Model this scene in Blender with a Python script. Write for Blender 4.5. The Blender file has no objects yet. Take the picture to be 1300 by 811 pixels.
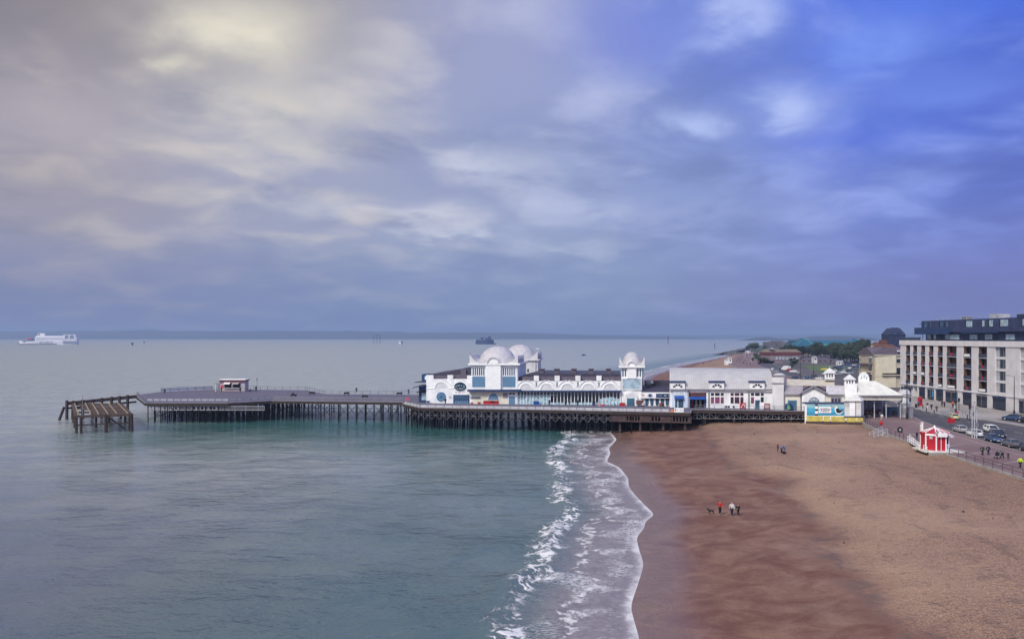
import bpy, bmesh, math, random
from mathutils import Vector, Matrix
R = math.radians
rng = random.Random(11)
sc = bpy.context.scene
COL = sc.collection
HC, F, CX, HY = 23.5, 950.0, 650.0, 428.0      # camera height, focal length and horizon of the survey
DECK, LAND = 5.5, 4.0

# ------------------------------------------------------------------ survey helpers
def gp(px, py, z):
    Y = F*(HC-z)/(py-HY); return Vector(((px-CX)*Y/F, Y, z))
def at(px, Y, z): return Vector(((px-CX)*Y/F, Y, z))
def zy(py, Y): return HC-(py-HY)*Y/F

class Line:
    """a vertical plane over a line in plan; features measured on it get their place and depth"""
    def __init__(s, px0, Y0, px1, Y1, zmin=None):
        a, b = at(px0, Y0, 0), at(px1, Y1, 0)
        s.o = a; s.d = (b-a).normalized(); s.zmin = zmin
        n = Vector((-s.d.y, s.d.x, 0))
        s.n = n if n.dot(a) > 0 else -n
    def on(s, px):
        k = (px-CX)/F
        q = (k*s.o.y-s.o.x)/(s.d.x-k*s.d.y)
        return s.o+s.d*q
    def q(s, px): return (s.on(px)-s.o).dot(s.d)
    def pt(s, px, py, t=0):
        p = s.on(px); z = zy(py, p.y)
        if s.zmin is not None: z = max(z, s.zmin)
        return Vector((p.x, p.y, z))+s.n*t
    def w(s, px, z, t=0):
        p = s.on(px); return Vector((p.x, p.y, z))+s.n*t
    def m(s, q, z, t=0):
        p = s.o+s.d*q; return Vector((p.x, p.y, z))+s.n*t
    def rot(s): return math.atan2(s.d.y, s.d.x)

class MB:
    def __init__(s): s.v = []; s.f = []; s.smooth = False
    def add(s, v, f):
        b = len(s.v); s.v += [Vector(p) for p in v]; s.f += [tuple(i+b for i in x) for x in f]; return s
    def hexa(s, p):
        return s.add(p, [(3,2,1,0),(4,5,6,7),(0,1,5,4),(1,2,6,5),(2,3,7,6),(3,0,4,7)])
    def box(s, x0, x1, y0, y1, z0, z1):
        return s.hexa([(x0,y0,z0),(x1,y0,z0),(x1,y1,z0),(x0,y1,z0),(x0,y0,z1),(x1,y0,z1),(x1,y1,z1),(x0,y1,z1)])
    def fb(s, L, px0, px1, py0, py1, t0, t1):
        """box on plane L between two measured columns and rows, from depth t0 to t1"""
        return s.hexa([L.pt(px0,py1,t0),L.pt(px1,py1,t0),L.pt(px1,py1,t1),L.pt(px0,py1,t1),
                       L.pt(px0,py0,t0),L.pt(px1,py0,t0),L.pt(px1,py0,t1),L.pt(px0,py0,t1)])
    def wb(s, L, px0, px1, z0, z1, t0, t1):
        return s.hexa([L.w(px0,z0,t0),L.w(px1,z0,t0),L.w(px1,z0,t1),L.w(px0,z0,t1),
                       L.w(px0,z1,t0),L.w(px1,z1,t0),L.w(px1,z1,t1),L.w(px0,z1,t1)])
    def qb(s, L, q0, q1, z0, z1, t0, t1):
        return s.hexa([L.m(q0,z0,t0),L.m(q1,z0,t0),L.m(q1,z0,t1),L.m(q0,z0,t1),
                       L.m(q0,z1,t0),L.m(q1,z1,t0),L.m(q1,z1,t1),L.m(q0,z1,t1)])
    def extr(s, pts, off):
        n = len(pts); off = Vector(off)
        v = [Vector(p) for p in pts]+[Vector(p)+off for p in pts]
        return s.add(v, [tuple(range(n)), tuple(range(2*n-1, n-1, -1))]+[(i, i+n, (i+1)%n+n, (i+1)%n) for i in range(n)])
    def pp(s, L, pts, t0, t1):
        """measured outline on plane L, from depth t0 to t1"""
        return s.extr([L.pt(x, y, t0) for x, y in pts], L.n*(t1-t0))
    def disc(s, L, px, py, rx, ry, t0, t1, a0=0, a1=360, n=20):
        closed = (a1-a0) >= 360
        k = n if closed else n+1
        pts = [(px+rx*math.cos(R(a0+(a1-a0)*i/n)), py-ry*math.sin(R(a0+(a1-a0)*i/n))) for i in range(k)]
        return s.pp(L, pts, t0, t1)
    def arc(s, L, px, py, r0, r1, t0, t1, a0=0, a1=180, n=14, ky=1.0):
        for i in range(n):
            u, w = R(a0+(a1-a0)*i/n), R(a0+(a1-a0)*(i+1)/n)
            P = lambda r, a: (px+r*math.cos(a), py-r*ky*math.sin(a))
            s.pp(L, [P(r0,u), P(r1,u), P(r1,w), P(r0,w)], t0, t1)
        return s
    def tube(s, p, q, r0, r1=None, n=6):
        p, q = Vector(p), Vector(q); r1 = r0 if r1 is None else r1
        d = (q-p).normalized(); u = d.orthogonal().normalized(); w = d.cross(u)
        v = [p+(u*math.cos(2*math.pi*i/n)+w*math.sin(2*math.pi*i/n))*r0 for i in range(n)]
        v += [q+(u*math.cos(2*math.pi*i/n)+w*math.sin(2*math.pi*i/n))*r1 for i in range(n)]
        return s.add(v, [tuple(range(n-1,-1,-1)), tuple(range(n, 2*n))]+[(i,(i+1)%n,(i+1)%n+n,i+n) for i in range(n)])
    def bar(s, p, q, w, h=None):
        """square bar from p to q"""
        p, q = Vector(p), Vector(q); h = w if h is None else h
        d = (q-p).normalized(); up = Vector((0,0,1)) if abs(d.z) < .95 else Vector((1,0,0))
        u = d.cross(up).normalized()*w/2; k = u.cross(d).normalized()*h/2
        return s.hexa([p-u-k, p+u-k, q+u-k, q-u-k, p-u+k, p+u+k, q+u+k, q-u+k])
    def lathe(s, prof, c, n=16, sy=1.0):
        c = Vector(c); k = len(prof); v = []
        for r, z in prof:
            v += [c+Vector((r*math.cos(2*math.pi*i/n), r*sy*math.sin(2*math.pi*i/n), z)) for i in range(n)]
        f = [tuple(range(n-1,-1,-1)), tuple(range((k-1)*n, k*n))]
        for j in range(k-1):
            f += [(j*n+i, j*n+(i+1)%n, (j+1)*n+(i+1)%n, (j+1)*n+i) for i in range(n)]
        return s.add(v, f)
    def loft(s, rings, cap=True):
        n = len(rings[0]); v = [p for r in rings for p in r]; f = []
        for j in range(len(rings)-1):
            f += [(j*n+i, j*n+(i+1)%n, (j+1)*n+(i+1)%n, (j+1)*n+i) for i in range(n)]
        if cap: f += [tuple(range(n-1,-1,-1)), tuple(range((len(rings)-1)*n, len(rings)*n))]
        return s.add(v, f)
    def mesh(s, name, o=Vector((0,0,0)), smooth=False):
        me = bpy.data.meshes.new(name)
        me.from_pydata([tuple(p-o) for p in s.v], [], s.f)
        bm = bmesh.new(); bm.from_mesh(me)
        bmesh.ops.recalc_face_normals(bm, faces=bm.faces); bm.to_mesh(me); bm.free()
        if smooth:
            for p in me.polygons: p.use_smooth = True
        return me

ORG = {}
def tag(o, label=None, cat=None, group=None, kind=None):
    if label: o['label'] = label
    if cat: o['category'] = cat
    if group: o['group'] = group
    if kind: o['kind'] = kind
    return o
def thing(name, label, cat, loc=(0,0,0), group=None, rot=0.0, local=False):
    o = bpy.data.objects.new(name, None); COL.objects.link(o)
    o.empty_display_size = .5
    o.location = loc; o.rotation_euler.z = rot
    ORG[o.name] = Vector((0,0,0)) if local else Vector(loc)
    return tag(o, label, cat, group)
def part(name, mb, m, parent, label=None, smooth=False, kind=None):
    o = ORG[parent.name]
    me = mb.mesh(name, o, smooth) if isinstance(mb, MB) else mb
    me.materials.clear(); me.materials.append(m)
    ob = bpy.data.objects.new(name, me); COL.objects.link(ob); ob.parent = parent
    ORG[ob.name] = o
    return tag(ob, label, kind=kind)
def solo(name, mb, m, label, cat, group=None, smooth=False, kind=None, loc=None):
    """a thing (or piece of the setting) that is a single mesh"""
    if loc is None:
        xs = [p.x for p in mb.v]; ys = [p.y for p in mb.v]
        loc = Vector(((min(xs)+max(xs))/2, (min(ys)+max(ys))/2, min(p.z for p in mb.v)))
    if kind == 'structure': loc = Vector((0,0,0))
    me = mb.mesh(name, Vector(loc), smooth); me.materials.append(m)
    ob = bpy.data.objects.new(name, me); COL.objects.link(ob); ob.location = loc
    ORG[ob.name] = Vector(loc)
    return tag(ob, label, cat, group, kind)
def copy_tree(o, parent=None):
    c = o.copy(); COL.objects.link(c)
    if parent is not None: c.parent = parent
    for ch in list(o.children): copy_tree(ch, c)
    return c
def walk(o):
    yield o
    for c in o.children: yield from walk(c)
def paint(root, kinds):
    """own materials for the named parts of one copy (meshes stay shared)"""
    for o in walk(root):
        m = kinds.get(o.name.split('.')[0])
        if m and o.type == 'MESH':
            o.material_slots[0].link = 'OBJECT'; o.material_slots[0].material = m

# ------------------------------------------------------------------ materials
_M = {}
def node(nt, typ, **kw):
    n = nt.nodes.new(typ)
    for k, v in kw.items():
        if k.startswith('i_'):
            key = k[2:]; key = int(key) if key.isdigit() else key.replace('_', ' ')
            if hasattr(v, 'links') and hasattr(v, 'is_output'): nt.links.new(v, n.inputs[key])
            else: n.inputs[key].default_value = v
        else: setattr(n, k, v)
    return n
def lnk(nt, a, b): nt.links.new(a, b)
def c4(c): return (c[0], c[1], c[2], 1.0)
def mixc(nt, fac, a, b, blend='MIX'):
    n = nt.nodes.new('ShaderNodeMix'); n.data_type = 'RGBA'; n.blend_type = blend; n.clamp_factor = True
    for s, v in ((0, fac), (6, a), (7, b)):
        if hasattr(v, 'is_output'): nt.links.new(v, n.inputs[s])
        else: n.inputs[s].default_value = (v if s == 0 else c4(v))
    return n.outputs[2]
def mth(nt, op, a, b=None, c=None, clamp=False):
    n = nt.nodes.new('ShaderNodeMath'); n.operation = op; n.use_clamp = clamp
    for i, v in enumerate((a, b, c)):
        if v is None: continue
        if hasattr(v, 'is_output'): nt.links.new(v, n.inputs[i])
        else: n.inputs[i].default_value = v
    return n.outputs[0]
def mr(nt, v, a, b, c=0.0, d=1.0, smooth=True):
    n = nt.nodes.new('ShaderNodeMapRange'); n.interpolation_type = 'SMOOTHSTEP' if smooth else 'LINEAR'
    nt.links.new(v, n.inputs[0])
    for i, x in enumerate((a, b, c, d)): n.inputs[i+1].default_value = x
    return n.outputs[0]
def noise(nt, vec, scale, detail=4, rough=.55, dist=0.0):
    n = node(nt, 'ShaderNodeTexNoise'); n.inputs['Scale'].default_value = scale; n.inputs['Detail'].default_value = detail
    n.inputs['Roughness'].default_value = rough; n.inputs['Distortion'].default_value = dist
    if vec is not None: nt.links.new(vec, n.inputs['Vector'])
    return n.outputs[0]
def new_mat(name):
    m = bpy.data.materials.new(name); m.use_nodes = True
    nt = m.node_tree; bs = nt.nodes['Principled BSDF']
    return m, nt, bs
def posn(nt, sx=1, sy=1, sz=1):
    g = node(nt, 'ShaderNodeNewGeometry')
    if (sx, sy, sz) == (1, 1, 1): return g.outputs['Position']
    v = node(nt, 'ShaderNodeVectorMath', operation='MULTIPLY'); lnk(nt, g.outputs['Position'], v.inputs[0])
    v.inputs[1].default_value = (sx, sy, sz); return v.outputs[0]
def M(name, col, rough=.65, var=.18, vs=.8, metal=0.0, streak=0.0, bump=0.0, bs_=4.0, spec=.4, stain=None):
    """weathered paint / render / timber: base colour, slow tone change, vertical streaks and fine bump"""
    if name in _M: return _M[name]
    m, nt, bs = new_mat(name)
    p = posn(nt)
    n1 = noise(nt, p, vs, 5)
    lo = tuple(c*(1-var) for c in col); hi = tuple(min(1, c*(1+var*.6)) for c in col)
    col_o = mixc(nt, mr(nt, n1, .3, .7), lo, hi)
    if streak:
        n2 = noise(nt, posn(nt, 2.2, 2.2, .18), 1.0, 4)
        sc_ = stain or tuple(c*.45 for c in col)
        col_o = mixc(nt, mth(nt, 'MULTIPLY', mr(nt, n2, .52, .75), streak), col_o, sc_)
    lnk(nt, col_o, bs.inputs['Base Color'])
    bs.inputs['Roughness'].default_value = rough; bs.inputs['Metallic'].default_value = metal
    bs.inputs['Specular IOR Level'].default_value = spec
    if bump:
        b = node(nt, 'ShaderNodeBump'); b.inputs['Strength'].default_value = bump; b.inputs['Distance'].default_value = .05
        lnk(nt, noise(nt, p, bs_, 4), b.inputs['Height']); lnk(nt, b.outputs[0], bs.inputs['Normal'])
    _M[name] = m; return m
def glass(name, col, rough=.08, var=.5):
    """window glass: dark room behind a reflecting pane"""
    if name in _M: return _M[name]
    m, nt, bs = new_mat(name)
    n1 = noise(nt, posn(nt), .9, 2)
    lnk(nt, mixc(nt, mr(nt, n1, .35, .65), tuple(c*(1-var) for c in col), col), bs.inputs['Base Color'])
    bs.inputs['Roughness'].default_value = rough; bs.inputs['Specular IOR Level'].default_value = .8
    _M[name] = m; return m

WHITE = M('white_render', (.84,.845,.84), .7, .14, .5, streak=.38, stain=(.48,.45,.43))
TRIM = M('white_trim', (.87,.87,.86), .55, .06, .8, streak=.12)
CREAM = M('cream_render', (.74,.70,.58), .75, .10, .6, streak=.2)
SHADEW = M('grey_and_shade_render', (.66,.66,.66), .7, .12, .6, streak=.25)  # arch recess shade put into the colour; elsewhere a plain greyer white
LEAD = M('lead_dome', (.50,.485,.515), .55, .16, 1.1, streak=.35, stain=(.33,.30,.33))
SLATE = M('dark_slate', (.050,.045,.075), .6, .3, 1.2)
LOUVRE = M('grey_purple_louvre', (.12,.10,.135), .6, .25, 2)
NAVY = M('navy_paint', (.02,.045,.13), .5, .2)
ROYAL = M('royal_blue_paint', (.01,.075,.33), .5, .2)
PANEL = M('blue_panel', (.115,.225,.36), .45, .08, .7)
TEAL = M('teal_paint', (.045,.13,.19), .5, .15)
DTEAL = M('dark_teal_sign', (.008,.035,.06), .5, .2)
PALEBLUE = M('pale_blue_frost', (.40,.60,.68), .35, .72, 2.6)
RED = M('red_paint', (.44,.012,.024), .45, .15)
DRED = M('dark_red_paint', (.24,.01,.02), .5, .2)
MAROON = M('maroon_board', (.10,.03,.035), .6, .2)
YELLOW = M('yellow_paint', (.54,.45,.10), .6, .22, 1.0, streak=.3)
BLACK = M('black_paint', (.012,.012,.016), .5, .2)
IRON = M('dark_iron', (.010,.009,.012), .9, .3, 1.5, streak=.3, stain=(.028,.016,.013), spec=.12)
TIMBER = M('dark_timber', (.045,.030,.026), .8, .35, 2.0, streak=.5, stain=(.02,.015,.014), bump=.4)
OLDWOOD = M('weathered_timber', (.085,.055,.046), .85, .35, 2.0, streak=.4, stain=(.04,.03,.028), bump=.4)
SUNWOOD = M('bleached_timber', (.30,.23,.16), .85, .3, 2.0)
GIRD = M('grey_girder', (.29,.28,.31), .6, .2, 1.5, streak=.5, stain=(.14,.08,.06))
RAILM = M('grey_rail', (.19,.19,.24), .5, .2)
GREY = M('grey_metal', (.22,.22,.25), .5, .2)
LGREY = M('light_grey_metal', (.45,.46,.50), .5, .2)
CONC = M('concrete', (.36,.33,.31), .85, .2, .8, streak=.3, bump=.3)
PARAPET = M('purple_grey_parapet', (.24,.22,.27), .75, .2, .8, streak=.35)
GLASSD = glass('dark_glass', (.018,.030,.055))
GLASSB = glass('blue_glass', (.06,.13,.22))
GLASSP = glass('pale_glass', (.42,.56,.64), .12, .35)
VOID = M('dark_interior', (.012,.012,.018), .9, .3)
SKIN = M('skin', (.50,.30,.22), .6, .08)
# ------------------------------------------------------------------ camera, sun, sky
cam = bpy.data.cameras.new('camera'); cam_o = bpy.data.objects.new('camera', cam); COL.objects.link(cam_o)
cam_o.location = (0, 0, HC); cam_o.rotation_euler = (R(90), 0, 0)
cam.sensor_fit = 'HORIZONTAL'; cam.sensor_width = 36; cam.lens = 36*F/1300; cam.shift_y = 22.5/1300
cam.clip_start = .5; cam.clip_end = 60000
sc.camera = cam_o
SUN_AZ, SUN_EL = R(218), R(42)          # clockwise from +Y: over the photographer's left shoulder
sl = bpy.data.lights.new('sun', 'SUN'); so = bpy.data.objects.new('sun', sl); COL.objects.link(so)
sl.energy = 1.2; sl.angle = R(15); sl.color = (1.0, .95, .88)
to_sun = Vector((math.sin(SUN_AZ)*math.cos(SUN_EL), math.cos(SUN_AZ)*math.cos(SUN_EL), math.sin(SUN_EL)))
so.rotation_euler = to_sun.to_track_quat('Z', 'Y').to_euler(); so.location = (-60, -60, 120)

w = bpy.data.worlds.new('World'); sc.world = w; w.use_nodes = True
nt = w.node_tree; bg = nt.nodes['Background']
def s2l(r, g, b):
    f = lambda v: (v/255/12.92) if v/255 <= .04045 else ((v/255+.055)/1.055)**2.4
    return (f(r), f(g), f(b))
tc = node(nt, 'ShaderNodeTexCoord'); D = tc.outputs['Generated']
sep = node(nt, 'ShaderNodeSeparateXYZ', i_0=D)
az = mth(nt, 'ARCTAN2', sep.outputs[0], sep.outputs[1])                 # 0 along +Y, + to the right
el = mth(nt, 'ARCSINE', sep.outputs[2])
# cloud plane coordinates (flat layer overhead, stretched towards the horizon)
zc = mth(nt, 'ADD', mth(nt, 'MAXIMUM', sep.outputs[2], 0.0), .21)
cu, cv = mth(nt, 'DIVIDE', sep.outputs[0], zc), mth(nt, 'DIVIDE', sep.outputs[1], zc)
cp = node(nt, 'ShaderNodeCombineXYZ', i_0=cu, i_1=cv, i_2=0.0).outputs[0]
nz1 = noise(nt, cp, 1.1, 6, .52, .35)
nz2 = noise(nt, cp, 3.1, 5, .5, .35)
nz3 = noise(nt, cp, 5.5, 5, .6, .3)
nz4 = noise(nt, cp, 1.7, 6, .6, .5)
def ramp(fac, stops):
    n = nt.nodes.new('ShaderNodeValToRGB'); nt.links.new(fac, n.inputs[0]); cr = n.color_ramp; cr.interpolation = 'EASE'
    while len(cr.elements) > 1: cr.elements.remove(cr.elements[-1])
    cr.elements[0].position = stops[0][0]; cr.elements[0].color = c4(stops[0][1])
    for p, c in stops[1:]:
        e = cr.elements.new(p); e.color = c4(c)
    return n.outputs[0]
fa = mth(nt, 'ADD', mth(nt, 'DIVIDE', az, 2*math.pi), .5)               # 0..1, .5 straight ahead
A = lambda deg: .5+deg/360
back = s2l(150, 155, 175)
low = ramp(fa, [(0, back), (A(-60), s2l(112,122,168)), (A(-30), s2l(113,124,170)), (A(-8), s2l(112,134,180)), (A(6), s2l(116,138,182)), (A(20), s2l(104,118,182)), (A(34), s2l(94,100,176)), (A(70), s2l(96,104,176)), (1, back)])
mid = ramp(fa, [(0, back), (A(-60), s2l(150,141,152)), (A(-32), s2l(154,145,158)), (A(-16), s2l(152,154,182)), (A(0), s2l(142,151,189)), (A(14), s2l(124,139,196)), (A(26), s2l(84,104,196)), (A(36), s2l(70,88,190)), (A(70), s2l(84,98,184)), (1, back)])
top = ramp(fa, [(0, back), (A(-60), s2l(134,124,120)), (A(-32), s2l(142,131,130)), (A(-18), s2l(162,156,156)), (A(0), s2l(150,154,194)), (A(12), s2l(112,130,212)), (A(24), s2l(76,110,224)), (A(36), s2l(58,98,222)), (A(70), s2l(80,104,200)), (1, back)])
k1 = mr(nt, el, R(1.5), R(10.5)); k2 = mr(nt, el, R(11), R(24))
base = mixc(nt, k2, mixc(nt, k1, low, mid), top)
ovh = mr(nt, el, R(34), R(70))
base = mixc(nt, ovh, base, s2l(170, 172, 186))
# light and dark cloud bellies
amt = mr(nt, el, R(2), R(12), .25, 1.0)
dk = mth(nt, 'MULTIPLY', mr(nt, mth(nt, 'MULTIPLY_ADD', nz4, .6, mth(nt, 'MULTIPLY', nz1, .4)), .52, .37), mth(nt, 'MULTIPLY', amt, .62))
base = mixc(nt, dk, base, mixc(nt, 1.0, base, (.55,.58,.70), 'MULTIPLY'))
lt = mth(nt, 'MULTIPLY', mr(nt, mth(nt, 'MULTIPLY_ADD', nz2, .58, mth(nt, 'MULTIPLY', nz1, .42)), .46, .66), mth(nt, 'MULTIPLY', amt, .78))
warm = ramp(fa, [(0, back), (A(-40), s2l(192,179,166)), (A(-14), s2l(208,201,196)), (A(6), s2l(186,192,224)), (A(20), s2l(160,174,236)), (A(36), s2l(132,156,244)), (1, back)])
base = mixc(nt, lt, base, warm)
# thin bright gaps in the cloud, each at its own place in the sky
wob = node(nt, 'ShaderNodeCombineXYZ', i_0=mth(nt, 'MULTIPLY', mth(nt, 'SUBTRACT', mth(nt, 'MULTIPLY_ADD', nz3, .35, mth(nt, 'MULTIPLY', nz2, .9)), .62), .20), i_1=mth(nt, 'MULTIPLY', mth(nt, 'SUBTRACT', mth(nt, 'MULTIPLY_ADD', nz3, .3, nz4), .65), .10), i_2=0.0).outputs[0]
ae = node(nt, 'ShaderNodeVectorMath', operation='ADD', i_0=node(nt, 'ShaderNodeCombineXYZ', i_0=az, i_1=el, i_2=0.0).outputs[0], i_1=wob).outputs[0]
gate_n = mr(nt, mth(nt, 'MULTIPLY_ADD', nz3, .45, mth(nt, 'MULTIPLY', nz4, .55)), .34, .62, .62, 1.12)
def lobe(px, py, sx, sy, strength, col):
    global base
    a = math.atan((px-CX)/F); e = math.atan((HY-py)/F*math.cos(a))
    v = node(nt, 'ShaderNodeVectorMath', operation='SUBTRACT', i_0=ae); v.inputs[1].default_value = (a, e, 0)
    u = node(nt, 'ShaderNodeVectorMath', operation='MULTIPLY', i_0=v.outputs[0]); u.inputs[1].default_value = (F/sx, F/sy, 0)
    d = node(nt, 'ShaderNodeVectorMath', operation='DOT_PRODUCT', i_0=u.outputs[0], i_1=u.outputs[0])
    g = mth(nt, 'MULTIPLY', mth(nt, 'POWER', .36788, d.outputs['Value']), mth(nt, 'MULTIPLY', gate_n, strength))
    base = mixc(nt, g, base, col)
WARM, COOL, BLUEW = s2l(230,221,200), s2l(208,212,226), s2l(190,204,248)
for a in ((300,38,80,40,.9,WARM),(214,74,18,11,.8,WARM),(345,128,95,28,.55,WARM),(385,185,50,14,.4,WARM),(545,275,44,18,.75,s2l(214,212,222)),(585,297,40,9,.5,COOL),
          (60,140,90,40,.30,s2l(200,188,186)),(620,205,55,14,.45,COOL),(770,125,60,34,.35,s2l(196,200,232)),(862,162,36,13,.7,BLUEW),(945,25,46,34,.85,BLUEW),(1005,127,42,20,.75,BLUEW),
          (1015,210,44,34,.4,s2l(160,174,232)),(735,318,60,10,.45,s2l(188,194,216)),(770,270,110,16,.35,s2l(168,176,212)),(1130,50,60,26,.55,s2l(130,160,246)),(1190,110,80,16,.35,s2l(120,150,240)),(1010,270,60,22,.35,s2l(150,160,216)),
          (430,270,90,12,.25,COOL),(300,300,130,10,.2,s2l(186,180,196))):
    lobe(*a)
def dusk(px, py, sx, sy, strength, col): lobe(px, py, sx, sy, strength, col)
for a in ((940,90,60,26,.45,s2l(84,104,196)),(1110,165,110,34,.6,s2l(48,82,208)),(640,160,60,26,.25,s2l(112,124,180)),(560,215,60,20,.25,s2l(118,126,176)),(330,350,200,22,.35,s2l(98,112,168)),(640,355,150,24,.3,s2l(94,118,180)),
          (180,60,90,22,.25,s2l(126,120,128)),(120,250,120,20,.2,s2l(134,130,156)),(780,40,60,30,.35,s2l(118,126,206)),(1180,330,160,40,.35,s2l(88,98,184))):
    dusk(*a)
SKY_GAIN = 0.425      # overcast: the cloud sheet is darker than a clear sky
sky = node(nt, 'ShaderNodeTexSky'); sky.sky_type = 'NISHITA'; sky.sun_disc = False
sky.sun_elevation = SUN_EL; sky.sun_rotation = SUN_AZ; sky.air_density = 1.5; sky.dust_density = 2.0
clouds = node(nt, 'ShaderNodeVectorMath', operation='SCALE', i_0=base); clouds.inputs['Scale'].default_value = SKY_GAIN/.1
# cloud brightness boosted behind the camera, added to light the white fronts
bk = mr(nt, sep.outputs[1], .25, -.75, 1.0, 1.9)
clouds2 = node(nt, 'ShaderNodeVectorMath', operation='SCALE', i_0=clouds.outputs[0], i_Scale=bk)
fin = mixc(nt, .94, sky.outputs[0], clouds2.outputs[0])
lnk(nt, fin, bg.inputs['Color']); bg.inputs['Strength'].default_value = .1
vs = sc.view_settings; vs.view_transform = 'Standard'; vs.look = 'None'; vs.exposure = 1.34; vs.gamma = 1; vs.use_curve_mapping = False
sc.cycles.use_denoising = True
sc.cycles.max_bounces = 6; sc.cycles.volume_bounces = 0; sc.cycles.transparent_max_bounces = 8
sc.cycles.volume_step_rate = 4
# ------------------------------------------------------------------ shore lines (plan)
def interp(tab, y):
    if y <= tab[0][0]: return tab[0][1]
    for (a, p), (b, q) in zip(tab, tab[1:]):
        if y <= b:
            t = (y-a)/(b-a); return p+(q-p)*t
    return tab[-1][1]
_edge_px = [(812,811),(800,770),(812,735),(817.6,715),(812,700),(807.6,682),(819,668.8),(818.7,661),(832,653.7),(817.6,640),(804,625.5),(798,616.6),(797.6,606.6),(786.5,593),(770,585.5),(775,575.5),(773,569),(783,557.8),(776,549)]
SHORE = [(20, 4.5), (40, 7.5)]+sorted([(gp(x, y, 0).y, gp(x, y, 0).x) for x, y in _edge_px])+[(200,29),(240,35),(300,46),(446,80),(620,140),(797,214),(990,294),(1100,330)]
PROM = [(20,66.5),(60,68.5),(103,70.8),(135,73.6),(150,75.5),(168,79.5),(176,82.6),(200,88),(300,108),(440,135),(545,158),(720,215),(985,306),(1100,345)]
BERM = [(20,28),(58,30),(74,33),(95,38),(108,40),(115,42.5),(125,38.5),(140,40),(160,43),(181,46),(230,52),(300,64),(446,96),(620,155),(990,303)]
KERBN = [(20,78),(100,84),(128,87),(153,91),(173,95),(190,101),(210,107),(240,113),(280,121),(350,134),(440,152),(545,178),(700,235)]
KERBF = [(20,112),(164,112),(178,111.2),(184,107.5),(203,110),(225,115),(250,121),(285,129),(350,143),(440,162),(545,190),(700,250)]
_sm = [sum(interp(SHORE, 20+i*.5+k*.5)*math.exp(-(k/3.2)**2) for k in range(-7, 8))/sum(math.exp(-(k/3.2)**2) for k in range(-7, 8)) for i in range(400)]
def S(y):
    if y < 20 or y > 219: return interp(SHORE, y)
    t = (y-20)*2; i = int(t); return _sm[i]+(_sm[min(399, i+1)]-_sm[i])*(t-i)
L_ = lambda y: interp(PROM, y)
def beach_z(x, y):
    s, l, b = S(y), L_(y), interp(BERM, y)
    if x <= s: return max(-3.0, -.09*(s-x))
    if x < b:
        t = (x-s)/max(b-s, .1); return 1.25*t**1.15
    t = min(1, (x-b)/max(l-b, .1))
    return 1.25+.75*min(1, t/.16)**.8+(1.05+.62*max(0, min(1, (168-y)/14)))*t

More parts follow.
